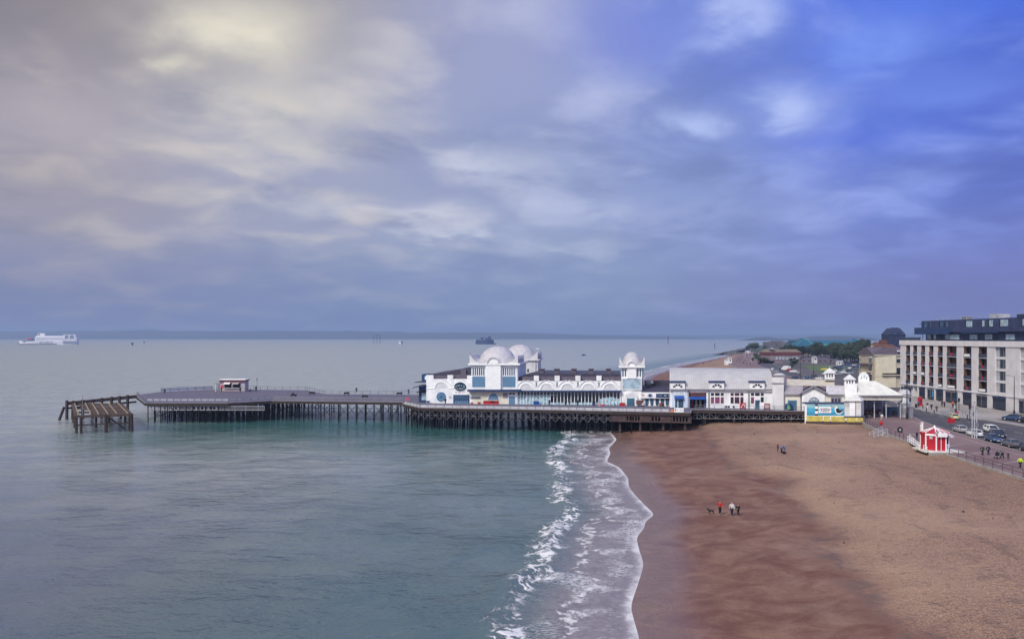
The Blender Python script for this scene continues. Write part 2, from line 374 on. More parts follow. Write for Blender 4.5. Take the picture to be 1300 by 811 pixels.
# ------------------------------------------------------------------ sea
def water_mat():
    m, nt, bs = new_mat('sea_water')
    p = posn(nt); at_ = node(nt, 'ShaderNodeAttribute', attribute_name='shore'); d = at_.outputs['Fac']
    n1 = noise(nt, p, .16, 5, .6, .4); n2 = noise(nt, posn(nt, 1.0, .8, 1), .9, 6, .65, .8); n3 = noise(nt, p, .05, 3)
    n4 = noise(nt, p, .085, 3, .6)
    nf = noise(nt, posn(nt, .7, 2.0, 1), 1.5, 5, .7, .6)
    near = lambda a, b: mr(nt, d, a, b)
    sy_ = node(nt, 'ShaderNodeSeparateXYZ', i_0=p).outputs
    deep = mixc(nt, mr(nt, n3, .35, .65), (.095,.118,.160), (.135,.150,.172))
    deep = mixc(nt, mr(nt, sy_[1], 55, 195), deep, mixc(nt, mr(nt, n1, .4, .6), (.265,.300,.300), (.335,.355,.340)))  # paler far out: bright cloud reflection put into the body colour
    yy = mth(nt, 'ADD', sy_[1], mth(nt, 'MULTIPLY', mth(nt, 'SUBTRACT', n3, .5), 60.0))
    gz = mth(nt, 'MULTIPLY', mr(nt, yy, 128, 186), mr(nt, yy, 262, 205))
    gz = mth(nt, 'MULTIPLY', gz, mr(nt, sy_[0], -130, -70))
    deep = mixc(nt, mth(nt, 'MULTIPLY', gz, .92), deep, (.010,.082,.074))  # green by the pier, where its reflection hides the sky, put into the colour
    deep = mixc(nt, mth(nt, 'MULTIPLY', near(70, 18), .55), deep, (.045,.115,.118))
    dd = mth(nt, 'ADD', d, mth(nt, 'MULTIPLY', mth(nt, 'SUBTRACT', n1, .5), 7.0))
    swash = mixc(nt, mr(nt, n2, .3, .7), (.17,.145,.155), (.26,.225,.23))
    col = mixc(nt, mr(nt, dd, 10.5, 4.5), deep, swash)
    de = mth(nt, 'ADD', d, mth(nt, 'MULTIPLY', mth(nt, 'SUBTRACT', n2, .5), 2.4))
    edge = mth(nt, 'MULTIPLY', mr(nt, de, 1.15, -.25), mr(nt, n4, .3, .6, .45, .9))
    g = mth(nt, 'DIVIDE', mth(nt, 'SUBTRACT', dd, 10.6), 1.9)
    brk = mth(nt, 'POWER', .36788, mth(nt, 'MULTIPLY', g, g))
    brk = mr(nt, mth(nt, 'MULTIPLY', brk, mth(nt, 'MULTIPLY', mr(nt, n2, .38, .62), mr(nt, n4, .36, .58, .35, 1.0))), .16, .55)
    gate = mth(nt, 'MULTIPLY', mr(nt, d, 12.0, 8.0), mr(nt, n1, .46, .62))
    ridg = mth(nt, 'ABSOLUTE', mth(nt, 'SUBTRACT', nf, .5))
    stre = mth(nt, 'MULTIPLY', mr(nt, ridg, .06, .010), mth(nt, 'ADD', mth(nt, 'MULTIPLY', gate, .95), .05))
    stre = mth(nt, 'MULTIPLY', stre, mr(nt, d, 13.0, 10.0))
    da = mth(nt, 'ABSOLUTE', mth(nt, 'SUBTRACT', mth(nt, 'ADD', d, mth(nt, 'MULTIPLY', mth(nt, 'SUBTRACT', n1, .5), 13.0)), 5.2))
    arc_ = mth(nt, 'MULTIPLY', mth(nt, 'MULTIPLY', mr(nt, da, .55, .05), mr(nt, n2, .40, .58)), mth(nt, 'MULTIPLY', mr(nt, d, 10.5, 8.5), .85))
    edge = mth(nt, 'MAXIMUM', edge, arc_)
    foam = mth(nt, 'MAXIMUM', mth(nt, 'MAXIMUM', edge, mth(nt, 'MULTIPLY', brk, .95)), stre, clamp=True)
    foam = mth(nt, 'MULTIPLY', foam, mr(nt, d, 60, 40))
    col = mixc(nt, foam, col, (.78,.77,.78))
    lnk(nt, col, bs.inputs['Base Color'])
    lnk(nt, mixc(nt, foam, mixc(nt, mr(nt, sy_[1], 120, 420), mixc(nt, mr(nt, n3, .4, .62), (.10,.10,.10), (.20,.20,.20)), (.32,.32,.32)), (.7,.7,.7)), bs.inputs['Roughness'])
    bs.inputs['IOR'].default_value = 1.333
    w1 = noise(nt, posn(nt, .55, 1.0, 1), .34, 4, .6, .3); w2 = noise(nt, posn(nt, .7, 1.0, 1), 1.25, 4, .6, .2); w3 = noise(nt, posn(nt, 1, 1, 1), .055, 2)
    h = mth(nt, 'ADD', mth(nt, 'MULTIPLY', w1, 1.0), mth(nt, 'MULTIPLY', w2, .24))
    h = mth(nt, 'MULTIPLY', h, mr(nt, w3, .32, .66, .40, 1.35))
    h = mth(nt, 'ADD', h, mth(nt, 'MULTIPLY', foam, .25))
    b = node(nt, 'ShaderNodeBump'); b.inputs['Distance'].default_value = .62
    lnk(nt, mr(nt, d, 3, 13, .35, 1.0), b.inputs['Strength'])
    lnk(nt, h, b.inputs['Height']); lnk(nt, b.outputs[0], bs.inputs['Normal'])
    return m
xs = [-20000,-6000,-2000,-900,-450,-250,-150,-90,-60,-45,-35,-28]+[-22+1.0*i for i in range(62)]+[42+4*i for i in range(20)]+[130+15*i for i in range(18)]+[420,600,1000,2500,6000,20000]
ys = [-280,-60,0,20]+[28+1.2*i for i in range(145)]+[206+10*i for i in range(26)]+[480+40*i for i in range(17)]+[1300,1900,3000,5000,9000,16000,25500]
def sheet(name, xs, ys, zf, m, attrs, keep=None, smooth=True):
    v = []; vals = {k: [] for k in attrs}
    for y in ys:
        for x in xs:
            v.append((x, y, zf(x, y)))
            for k, fn in attrs.items(): vals[k].append(fn(x, y))
    n = len(xs); f = []
    for j in range(len(ys)-1):
        for i in range(n-1):
            q = (j*n+i, j*n+i+1, (j+1)*n+i+1, (j+1)*n+i)
            if keep is None or keep([v[a] for a in q]): f.append(q)
    me = bpy.data.meshes.new(name); me.from_pydata(v, [], f); me.materials.append(m)
    for k in attrs:
        a = me.attributes.new(k, 'FLOAT', 'POINT'); a.data.foreach_set('value', vals[k])
    if smooth:
        for p in me.polygons: p.use_smooth = True
    o = bpy.data.objects.new(name, me); COL.objects.link(o); tag(o, kind='structure'); return o
def shore_d(x, y):
    if y > 1100: return 500.0
    return max(-20.0, min(500.0, S(y)-x))
def sea_z(x, y):
    if y > 184 or y < 30: return 0.0
    d = S(y)-x; c = 10.9+1.3*math.sin(y*.21)+.7*math.sin(y*.53+1)
    return (.42+.16*math.sin(y*.37))*math.exp(-((d-c)/1.35)**2)*min(1, (184-y)/14)
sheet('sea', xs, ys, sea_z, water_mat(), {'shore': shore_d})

# ------------------------------------------------------------------ beach
def beach_mat():
    m, nt, bs = new_mat('shingle_beach')
    p = posn(nt)
    d = node(nt, 'ShaderNodeAttribute', attribute_name='shore').outputs['Fac']
    b = node(nt, 'ShaderNodeAttribute', attribute_name='berm').outputs['Fac']
    n1 = noise(nt, p, .10, 5, .6, .5); n2 = noise(nt, posn(nt, .8, 1, 1), .32, 5, .65, .6); n3 = noise(nt, p, 2.4, 4, .7); n4 = noise(nt, p, 7.0, 3, .7); nb = noise(nt, p, .035, 3, .5)
    bb = mth(nt, 'ADD', b, mth(nt, 'MULTIPLY', mth(nt, 'SUBTRACT', n1, .5), 9.0))
    up = mr(nt, bb, -2.5, 4.0)
    wet = mixc(nt, mr(nt, n2, .32, .70), (.145,.063,.044), (.250,.140,.100))
    wet = mixc(nt, mth(nt, 'MULTIPLY', mr(nt, n1, .52, .70), .55), wet, (.31,.205,.155))
    wet = mixc(nt, mth(nt, 'MULTIPLY', mr(nt, d, 6.0, 0.5), .6), wet, (.22,.15,.125))
    wet = mixc(nt, mth(nt, 'MULTIPLY', mr(nt, n4, .51, .62), .45), wet, (.08,.045,.042))
    dry = mixc(nt, mr(nt, nb, .35, .65), (.265,.152,.100), (.355,.215,.140))
    dry = mixc(nt, mth(nt, 'MULTIPLY', mr(nt, n2, .5, .7), .35), dry, (.19,.112,.085))
    dry = mixc(nt, mth(nt, 'MULTIPLY', mr(nt, n3, .50, .60), .6), dry, (.12,.072,.060))
    dry = mixc(nt, mth(nt, 'MULTIPLY', mr(nt, n4, .53, .62), .6), dry, (.55,.40,.30))
    dry = mixc(nt, mth(nt, 'MULTIPLY', mr(nt, n4, .46, .38), .55), dry, (.13,.095,.09))
    col = mixc(nt, up, wet, dry)
    # dark line of weed and wet stones left along the berm edge
    g = mth(nt, 'DIVIDE', mth(nt, 'SUBTRACT', bb, -.5), 1.3)
    line = mth(nt, 'MULTIPLY', mth(nt, 'POWER', .36788, mth(nt, 'MULTIPLY', g, g)), mr(nt, n2, .44, .62))
    col = mixc(nt, mth(nt, 'MULTIPLY', line, .7), col, (.085,.055,.055))
    # low shingle ridges left by earlier tides, running along the shore
    rs = mth(nt, 'SINE', mth(nt, 'ADD', mth(nt, 'MULTIPLY', b, 1.25), mth(nt, 'MULTIPLY', n1, 16.0)))
    rs = mth(nt, 'MULTIPLY', mr(nt, rs, .45, 1.0), mr(nt, n2, .42, .62))
    col = mixc(nt, mth(nt, 'MULTIPLY', mth(nt, 'MULTIPLY', rs, up), .38), col, (.135,.085,.072))
    pb = mr(nt, nb, .50, .64)
    col = mixc(nt, mth(nt, 'MULTIPLY', mth(nt, 'MULTIPLY', pb, up), .42), col, (.42,.28,.19))
    lnk(nt, col, bs.inputs['Base Color'])
    wetness = mth(nt, 'MULTIPLY', mr(nt, d, 9, 1), mth(nt, 'SUBTRACT', 1.0, up))
    lnk(nt, mr(nt, wetness, 0, 1, .85, .17), bs.inputs['Roughness'])
    bs.inputs['Specular IOR Level'].default_value = .35
    bp = node(nt, 'ShaderNodeBump'); bp.inputs['Distance'].default_value = .22
    lnk(nt, mth(nt, 'ADD', mth(nt, 'ADD', n3, mth(nt, 'MULTIPLY', n4, .6)), mth(nt, 'ADD', mth(nt, 'MULTIPLY', n2, 1.8), mth(nt, 'MULTIPLY', rs, .9))), bp.inputs['Height'])
    lnk(nt, mr(nt, up, 0, 1, .30, .75), bp.inputs['Strength']); lnk(nt, bp.outputs[0], bs.inputs['Normal'])
    return m
bm_ = beach_mat()
yb = [24+.9*i for i in range(190)]+[196+8*i for i in range(40)]+[520+25*i for i in range(19)]
ws = [-.55,-.3,-.15,-.06]+[i/58 for i in range(59)]+[1.03]
v, f, a1, a2 = [], [], [], []
hr = random.Random(5)
for y in yb:
    s, l = S(y), L_(y)
    for q in ws:
        x = s+(l-s)*q
        z = beach_z(x, y)
        if x > s+1.5: z += .10*math.sin(x*.31+y*.11)*math.sin(y*.17-x*.05)+.05*math.sin(x*.9+1.3*math.sin(y*.23))
        z = min(z, 3.85)
        v.append((x, y, z)); a1.append(x-s); a2.append(x-interp(BERM, y))
n = len(ws)
for j in range(len(yb)-1):
    for i in range(n-1): f.append((j*n+i, j*n+i+1, (j+1)*n+i+1, (j+1)*n+i))
me = bpy.data.meshes.new('beach'); me.from_pydata(v, [], f); me.materials.append(bm_)
for k, vals in (('shore', a1), ('berm', a2)):
    a = me.attributes.new(k, 'FLOAT', 'POINT'); a.data.foreach_set('value', vals)
for p in me.polygons: p.use_smooth = True
o = bpy.data.objects.new('beach', me); COL.objects.link(o); tag(o, kind='structure')

# ------------------------------------------------------------------ land, promenade, road, pavements
def strip_mb(fa, fb, ylist, z, thick=0.0):
    mb = MB()
    for y0, y1 in zip(ylist, ylist[1:]):
        a, b, c, d = (fa(y0), y0, z), (fb(y0), y0, z), (fb(y1), y1, z), (fa(y1), y1, z)
        if thick:
            dn = lambda p: (p[0], p[1], p[2]-thick)
            mb.hexa([dn(a), dn(b), dn(c), dn(d), a, b, c, d])
        else: mb.add([a, b, c, d], [(0,1,2,3)])
    return mb
def ground_mat(name, ca, cb, sc_, rough=.85, fine=3.0, fa=.3, cc=None):
    m, nt, bs = new_mat(name); p = posn(nt)
    n1 = noise(nt, p, sc_, 5, .6, .3); n2 = noise(nt, p, fine, 4, .65)
    col = mixc(nt, mr(nt, n1, .35, .65), ca, cb)
    col = mixc(nt, mth(nt, 'MULTIPLY', mr(nt, n2, .5, .7), fa), col, cc or tuple(x*.5 for x in ca))
    lnk(nt, col, bs.inputs['Base Color']); bs.inputs['Roughness'].default_value = rough
    bp = node(nt, 'ShaderNodeBump'); bp.inputs['Strength'].default_value = .3; bp.inputs['Distance'].default_value = .05
    lnk(nt, n2, bp.inputs['Height']); lnk(nt, bp.outputs[0], bs.inputs['Normal'])
    return m
ASPH = ground_mat('asphalt', (.060,.056,.066), (.085,.080,.090), .12, fine=1.5, fa=.35)
PAVE = ground_mat('red_brown_paving', (.17,.105,.105), (.23,.15,.145), .09, fine=1.2, fa=.3, cc=(.11,.075,.08))
PALE = ground_mat('pale_paving', (.27,.245,.245), (.36,.33,.32), .12, fine=1.6, fa=.3)
GROUND = ground_mat('open_ground', (.060,.058,.052), (.12,.10,.10), .018, fine=.22, fa=.5)
GRASS = ground_mat('lawn_grass', (.075,.125,.028), (.11,.16,.04), .05, fine=.9, fa=.4, cc=(.04,.075,.018))
SCRUB = ground_mat('scrub_bank', (.035,.058,.034), (.07,.088,.050), .02, fine=.15, fa=.5)
ROCK = ground_mat('rock_armour', (.055,.052,.062), (.12,.11,.125), .08, fine=.5, fa=.6)
HILL = ground_mat('far_hill', (.020,.032,.040), (.035,.045,.048), .001, fine=.008, fa=.3)
yl = [-200,20,60,103,120,135,150,160,168,176,188,200,220,240,265,300,350,400,440,500,545,620,720,850,985,1100]
mb = MB()
coast = [(L_(y), y) for y in yl]+[(560,1717),(1500,2600),(4000,5000),(9000,9000)]
mb.add([(x, y, LAND-.05) for x, y in coast]+[(12000,9000,LAND-.05),(12000,-200,LAND-.05)], [tuple(range(len(coast)+2))])
solo('ground', mb, GROUND, None, None, kind='structure')
ylp = [y for y in yl if 20 <= y <= 720]
solo('promenade', strip_mb(L_, lambda y: interp(KERBN, y)-.25, ylp, LAND, .3), PAVE, None, None, kind='structure')
solo('kerb', strip_mb(lambda y: interp(KERBN, y)-.249, lambda y: interp(KERBN, y), ylp, LAND+.012, .3), CONC, None, None, kind='structure')
solo('road', strip_mb(lambda y: interp(KERBN, y)+.001, lambda y: interp(KERBF, y)-.2, ylp, LAND-.03), ASPH, None, None, kind='structure')
solo('kerb', strip_mb(lambda y: interp(KERBF, y)-.199, lambda y: interp(KERBF, y)+.05, ylp, LAND+.092, .3), CONC, None, None, kind='structure')
yp = [178,184,190,196,203,214,225,238,250]
solo('pavement', strip_mb(lambda y: interp(KERBF, y)+.051, lambda y: 130.2, yp, LAND+.09, .3), PALE, None, None, kind='structure')
solo('pavement', strip_mb(lambda y: 112.051, lambda y: 114.4, [20,90,130,178], LAND+.09, .3), PALE, None, None, kind='structure')
solo('car_park', strip_mb(lambda y: 114.41, lambda y: 131, [20,90,130,177.9], LAND-.02), ASPH, None, None, kind='structure')
# painted lane line, parking bay line
LINEP = M('road_paint', (.62,.62,.60), .7, .3, 1.5)
mb = MB()
for i in range(26):
    y = 96+i*6.2; x = lambda yy: (interp(KERBN, yy)+interp(KERBF, yy))/2+2.2
    if y < 240: mb.add([(x(y)-.08,y,LAND-.026),(x(y)+.08,y,LAND-.026),(x(y+3)+.08,y+3,LAND-.026),(x(y+3)-.08,y+3,LAND-.026)], [(0,1,2,3)])
solo('lane_marking', mb, LINEP, None, None, kind='structure')
mb = MB()
for (xa, ya, xb, yb_) in ((75.5,132,83,137),(75,124,82.5,128.5),(74.3,114.5,82,119),(74,105,81,109),(80,150,86,153)):
    mb.add([(xa,ya,LAND+.004),(xb,yb_,LAND+.004),(xb,yb_+.35,LAND+.004),(xa,ya+.35,LAND+.004)], [(0,1,2,3)])
off = lambda o_: (lambda y: interp(KERBN, y)-o_)
for y0, y1 in zip(ylp, ylp[1:]):
    if y1 <= 176: mb.add([(off(2.6)(y0),y0,LAND+.004),(off(2.35)(y0),y0,LAND+.004),(off(2.35)(y1),y1,LAND+.004),(off(2.6)(y1),y1,LAND+.004)], [(0,1,2,3)])
solo('paving_band', mb, PALE, None, None, kind='structure')
# sea wall under the promenade edge
mb = strip_mb(lambda y: L_(y)-.35, lambda y: L_(y)-.002, [y for y in yl if 20 <= y <= 620], LAND+.12, 2.4)
solo('sea_wall', mb, CONC, 'low concrete wall edging the promenade above the shingle beach', 'wall')
# lawns beyond the pier
mb = MB().add([(168,402,LAND-.015),(183,402,LAND-.015),(207,440,LAND-.015),(224,515,LAND-.015),(198,515,LAND-.015)], [(0,1,2,3,4)])
solo('lawn', mb, GRASS, None, None, kind='structure')
mb = MB().add([(196,430,LAND-.018),(250,430,LAND-.018),(262,500,LAND-.018),(212,470,LAND-.018)], [(0,1,2,3)])
mb.add([(208,612,LAND-.018),(300,612,LAND-.018),(330,760,LAND-.018),(262,760,LAND-.018)], [(0,1,2,3)])
solo('car_park', mb, ASPH, None, None, kind='structure')
mb = strip_mb(lambda y: L_(y)+1, lambda y: L_(y)+40, [560,620,720,850,985], LAND-.03)
solo('path', mb, PAVE, None, None, kind='structure')
# headland: bank, rock armour
hx = [270+14*i for i in range(34)]; hy = [940+24*i for i in range(36)]
def head_z(x, y):
    cx_ = 306+(y-985)*.348                      # coast line of the headland
    d = x-cx_-4
    if y < 985: d = min(d, (y-950)*1.0-12)
    base_ = 3.7+5.2*max(0, min(1, d/70))**.8
    g = math.exp(-(((x-430)/90)**2+((y-1180)/120)**2))
    return (base_+1.6*g+.5*math.sin(x*.09)*math.sin(y*.06)) if d > 0 else -2
sheet('headland', hx, hy, head_z, SCRUB, {}, keep=lambda q: max(p[2] for p in q) > -1.5)
mb = MB(); rr = random.Random(3)
pr = []
for i in range(30):
    t = i/29; x, y = 280+(560-280)*t, 985+(1717-985)*t
    pr.append([Vector((x-16, y-4, -1)), Vector((x-5, y, 2.2+rr.uniform(-.5,.5))), Vector((x+3, y+1, 4.6+rr.uniform(-.6,.6))), Vector((x+14, y+2, 4.2))])
for a, b in zip(pr, pr[1:]):
    for k in range(3): mb.add([a[k], a[k+1], b[k+1], b[k]], [(0,1,2,3)])
p0 = pr[0]
mb.add([Vector((262,1000,-1)), p0[0], p0[1], p0[2], Vector((300,968,4.3)), Vector((305,962,2))], [(0,1,2,3,4,5)])
solo('rock_armour', mb, ROCK, None, None, kind='structure')
# far shores across the water
def ridge(px0, px1, Y, prof, depth, seed, z0=-1):
    rr = random.Random(seed); mb = MB(); n = 70; rings = []
    for i in range(n+1):
        t = i/n; px = px0+(px1-px0)*t; p = at(px, Y, 0)
        h = max(2, interp(prof, px)+rr.uniform(-1, 1)*interp(prof, px)*.05)
        rings.append([Vector((p.x, Y-150, z0)), Vector((p.x, Y, h*.25)), Vector((p.x, Y+depth*.5, h)), Vector((p.x, Y+depth, z0))])
    for a, b in zip(rings, rings[1:]):
        for k in range(3): mb.add([a[k], a[k+1], b[k+1], b[k]], [(0,1,2,3)])
    return mb
solo('hills', ridge(-120, 930, 9000, [(-120,95),(0,105),(60,112),(140,118),(220,104),(300,112),(420,108),(520,86),(640,84),(700,74),(760,52),(840,40),(930,8)], 1800, 1), HILL, None, None, kind='structure')
solo('hills', ridge(600, 1330, 13500, [(600,30),(800,70),(900,62),(1000,75),(1100,80),(1330,90)], 1500, 2), HILL, None, None, kind='structure')
solo('hills', ridge(965, 1120, 5200, [(965,4),(980,20),(995,26),(1010,14),(1030,12),(1060,30),(1090,32),(1120,30)], 700, 4), HILL, None, None, kind='structure')
# sea air
hz, hnt, hbs = new_mat('sea_haze'); hnt.nodes.remove(hbs)
pv = node(hnt, 'ShaderNodeVolumePrincipled'); pv.inputs['Density'].default_value = .00014; pv.inputs['Color'].default_value = (.52,.70,1.0,1)
pv.inputs['Density Attribute'].default_value = ''; pv.inputs['Anisotropy'].default_value = .1
lnk(hnt, pv.outputs[0], hnt.nodes['Material Output'].inputs['Volume'])
hz.cycles.homogeneous_volume = True
mb = MB().box(-21000, 21000, -400, 26000, -5, 150)
h = solo('haze', mb, hz, 'pale sea haze lying over the whole bay', 'haze', kind='stuff', loc=(0,0,0))
# ------------------------------------------------------------------ small builders
def scribble(mb, L, px0, px1, py0, py1, n, t, seed=0, rows=1):
    """rows of short strokes: lettering too small to read in the photograph"""
    rr = random.Random(seed); hgt = (py1-py0)/rows
    for k in range(rows):
        x = px0
        for i in range(n):
            wd = (px1-px0)/n
            if rr.random() > .12:
                a, b = x+wd*.12, x+wd*.78
                y0, y1 = py0+hgt*k+hgt*.1, py0+hgt*(k+1)-hgt*.12
                s = wd*.26
                mb.fb(L, a, a+s, y0, y1, t-.03, t)
                if rr.random() > .4: mb.fb(L, b-s, b, y0, y1, t-.03, t)
                r = rr.random(); ym = y0 if r < .4 else (y0+y1)/2 if r < .75 else y1-hgt*.2
                mb.fb(L, a+s, b-s if r > .3 else b, ym, ym+hgt*.2, t-.03, t)
            x += wd
    return mb
def railing(pts, h, gap, mb=None, r=.06, rails=(1.0,.55), z0=0):
    mb = mb or MB()
    for a, b in zip(pts, pts[1:]):
        a, b = Vector(a), Vector(b); n = max(1, round((b-a).length/gap))
        for i in range(n+1): 
            p = a+(b-a)*i/n; mb.tube(p+Vector((0,0,z0)), p+Vector((0,0,h)), r, n=5)
        for q in rails: mb.tube(a+Vector((0,0,h*q)), b+Vector((0,0,h*q)), r*.9, n=5)
    return mb
def up(p, z): return Vector((p.x, p.y, z))

# ------------------------------------------------------------------ the pier
pier = thing('pier', 'long seaside pier on dark iron piles running out from the beach', 'pier', (0, 205, 0))
e = lambda x, y: gp(x, y, DECK)
front = [e(185,511.5), e(290,511.5), e(345,508.7), e(511,510.5), e(513,513), e(533,517.5), e(680,520), e(850,523.2), e(876,523.8), e(877.5,519.8), e(1022,522)]
back = [Vector((86,186,DECK)), Vector((92,222,DECK)), Vector((60,240,DECK)), e(540,501), e(412,500), e(388,495), e(340,494.6), e(270,494.2), e(205,497), e(172,501.5)]
DK = M('deck_boards', (.125,.115,.165), .75, .25, 1.2, streak=.2)
part('deck', MB().extr([p-Vector((0,0,.3)) for p in front+back], (0,0,.3)), DK, pier)
fas = MB(); topb = MB()
ring = [e(172,501.5)]+front
for a, b in zip(ring, ring[1:]):
    d = (b-a).normalized(); nrm = Vector((d.y, -d.x, 0))
    fas.extr([a+nrm*.02+Vector((0,0,-.75)), b+nrm*.02+Vector((0,0,-.75)), b+nrm*.02+Vector((0,0,-.03)), a+nrm*.02+Vector((0,0,-.03))], nrm*.16)
    topb.extr([a+nrm*.02+Vector((0,0,-.02)), b+nrm*.02+Vector((0,0,-.02)), b+nrm*.02+Vector((0,0,.10)), a+nrm*.02+Vector((0,0,.10))], nrm*.2)
part('fascia', fas, TIMBER, pier); part('edge_board', topb, LGREY if False else GIRD, pier)
# railings and white boards
fr = lambda i: front[i]+Vector((0,.25,0))
part('railing', railing([e(172.5,501.7)+Vector((.3,0,0)), fr(0), fr(1), fr(2)], 1.15, 1.9, rails=(1,.7,.4)), RAILM, pier)
bd = MB()
for (a, b) in ((fr(0), fr(1)), (fr(1), fr(2))):
    n = round((b-a).length/1.9)
    for i in range(n):
        p, q = a+(b-a)*(i+.1)/n, a+(b-a)*(i+.9)/n
        bd.extr([p+Vector((0,.06,.62)), q+Vector((0,.06,.62)), q+Vector((0,.06,1.02)), p+Vector((0,.06,1.02))], (0,.04,0))
part('rail_board', bd, M('pale_board', (.66,.66,.70), .6, .2, 1), pier)
part('railing', railing([fr(2), fr(3)], 1.1, 3.2, rails=(1,.75,.5,.25)), RAILM, pier)
part('rail_board', MB().extr([fr(2)+Vector((0,.08,.3)), fr(3)+Vector((0,.08,.3)), fr(3)+Vector((0,.08,.95)), fr(2)+Vector((0,.08,.95))], (0,.04,0)), M('violet_grey_board', (.22,.205,.28), .7, .15, 1), pier)
part('railing', railing([fr(3)+Vector((.5,-3,0)), fr(4), fr(5), fr(6), fr(7)], 1.15, 2.1, rails=(1,)), RAILM, pier)
wbm = MB()
for a, b in zip([fr(4), fr(5), fr(6)], [fr(5), fr(6), fr(7)]):
    wbm.extr([a+Vector((0,.06,.1)), b+Vector((0,.06,.1)), b+Vector((0,.06,.72)), a+Vector((0,.06,.72))], (0,.05,0))
part('rail_board', wbm, M('grey_white_board', (.50,.49,.52), .65, .2, 1, streak=.3), pier)
bk = [e(205,497), e(270,494.2), e(340,494.6), e(388,495), e(412,500), e(540,501)]
bk = [p+Vector((0,-.3,0)) for p in bk]
part('railing', railing(bk, 1.2, 2.6, rails=(1,.55), r=.075), RAILM, pier)
part('rail_board', MB().extr([bk[0]+Vector((0,.1,.1)), bk[1]+Vector((0,.1,.1)), bk[1]+Vector((0,.1,1.0)), bk[0]+Vector((0,.1,1.0))], (0,.05,0)), M('bright_board', (.72,.73,.76), .6, .1, 1), pier)
part('railing', railing([fr(9)+Vector((1.0,0,0)), fr(10)], 1.05, 2.4, rails=(1,.5)), RAILM, pier)
# girders at the head: plate with oval openings, then lattice
gz0, gz1 = 3.45, 4.70
gm = MB(); gh = MB()
GL = Line(180, front[0].y+.2, 345, front[0].y+.2)
a, b = front[0].x+.4, at(274, front[0].y, 0).x
Yg = front[0].y+.25
def girder(x0, x1, plate):
    gm.box(x0, x1, Yg, Yg+.12, gz1-.22, gz1); gm.box(x0, x1, Yg, Yg+.12, gz0, gz0+.22)
    n = max(1, round((x1-x0)/1.02))
    for i in range(n+1):
        x = x0+(x1-x0)*i/n; wd = .13 if plate else .05
        gm.box(x-wd, x+wd, Yg+.01, Yg+.11, gz0+.221, gz1-.221)
        if plate and i < n:
            c = x+(x1-x0)/n/2
            for sx in (-1, 1):
                for zz in (gz0+.22, gz1-.22):
                    s_ = 1 if zz < 4 else -1
                    gm.extr([(c+sx*.38, Yg+.02, zz), (c+sx*.12, Yg+.02, zz), (c+sx*.38, Yg+.02, zz+s_*.26)], (0,.08,0))
        if not plate and i < n:
            x2 = x0+(x1-x0)*(i+1)/n
            gm.bar((x,Yg+.05,gz0+.1),(x2,Yg+.05,gz1-.1),.08); gm.bar((x2,Yg+.06,gz0+.1),(x,Yg+.06,gz1-.1),.08)
girder(a, at(226, Yg, 0).x, True); girder(at(226, Yg, 0).x+.2, at(243, Yg, 0).x, False); girder(at(243, Yg, 0).x+.2, b, True); girder(b+.2, at(345, Yg, 0).x-2, False)
part('girder', gm, GIRD, pier)
tg = MB()
for i in range(18):                                   # light truss under the recessed east walkway
    a = front[9]+(front[10]-front[9])*(i/18)+Vector((0,.3,0)); b = front[9]+(front[10]-front[9])*((i+1)/18)+Vector((0,.3,0))
    za, zb = 4.65, 3.25+.02*i
    tg.bar(up(a,za), up(b,za), .12); tg.bar(up(a,zb), up(b,zb+.02), .10); tg.bar(up(a,za), up(a,zb), .09)
    tg.bar(up(a,za), up(b,zb+.02), .07) if i % 2 else tg.bar(up(a,zb), up(b,za), .07)
part('girder', tg, GIRD, pier)
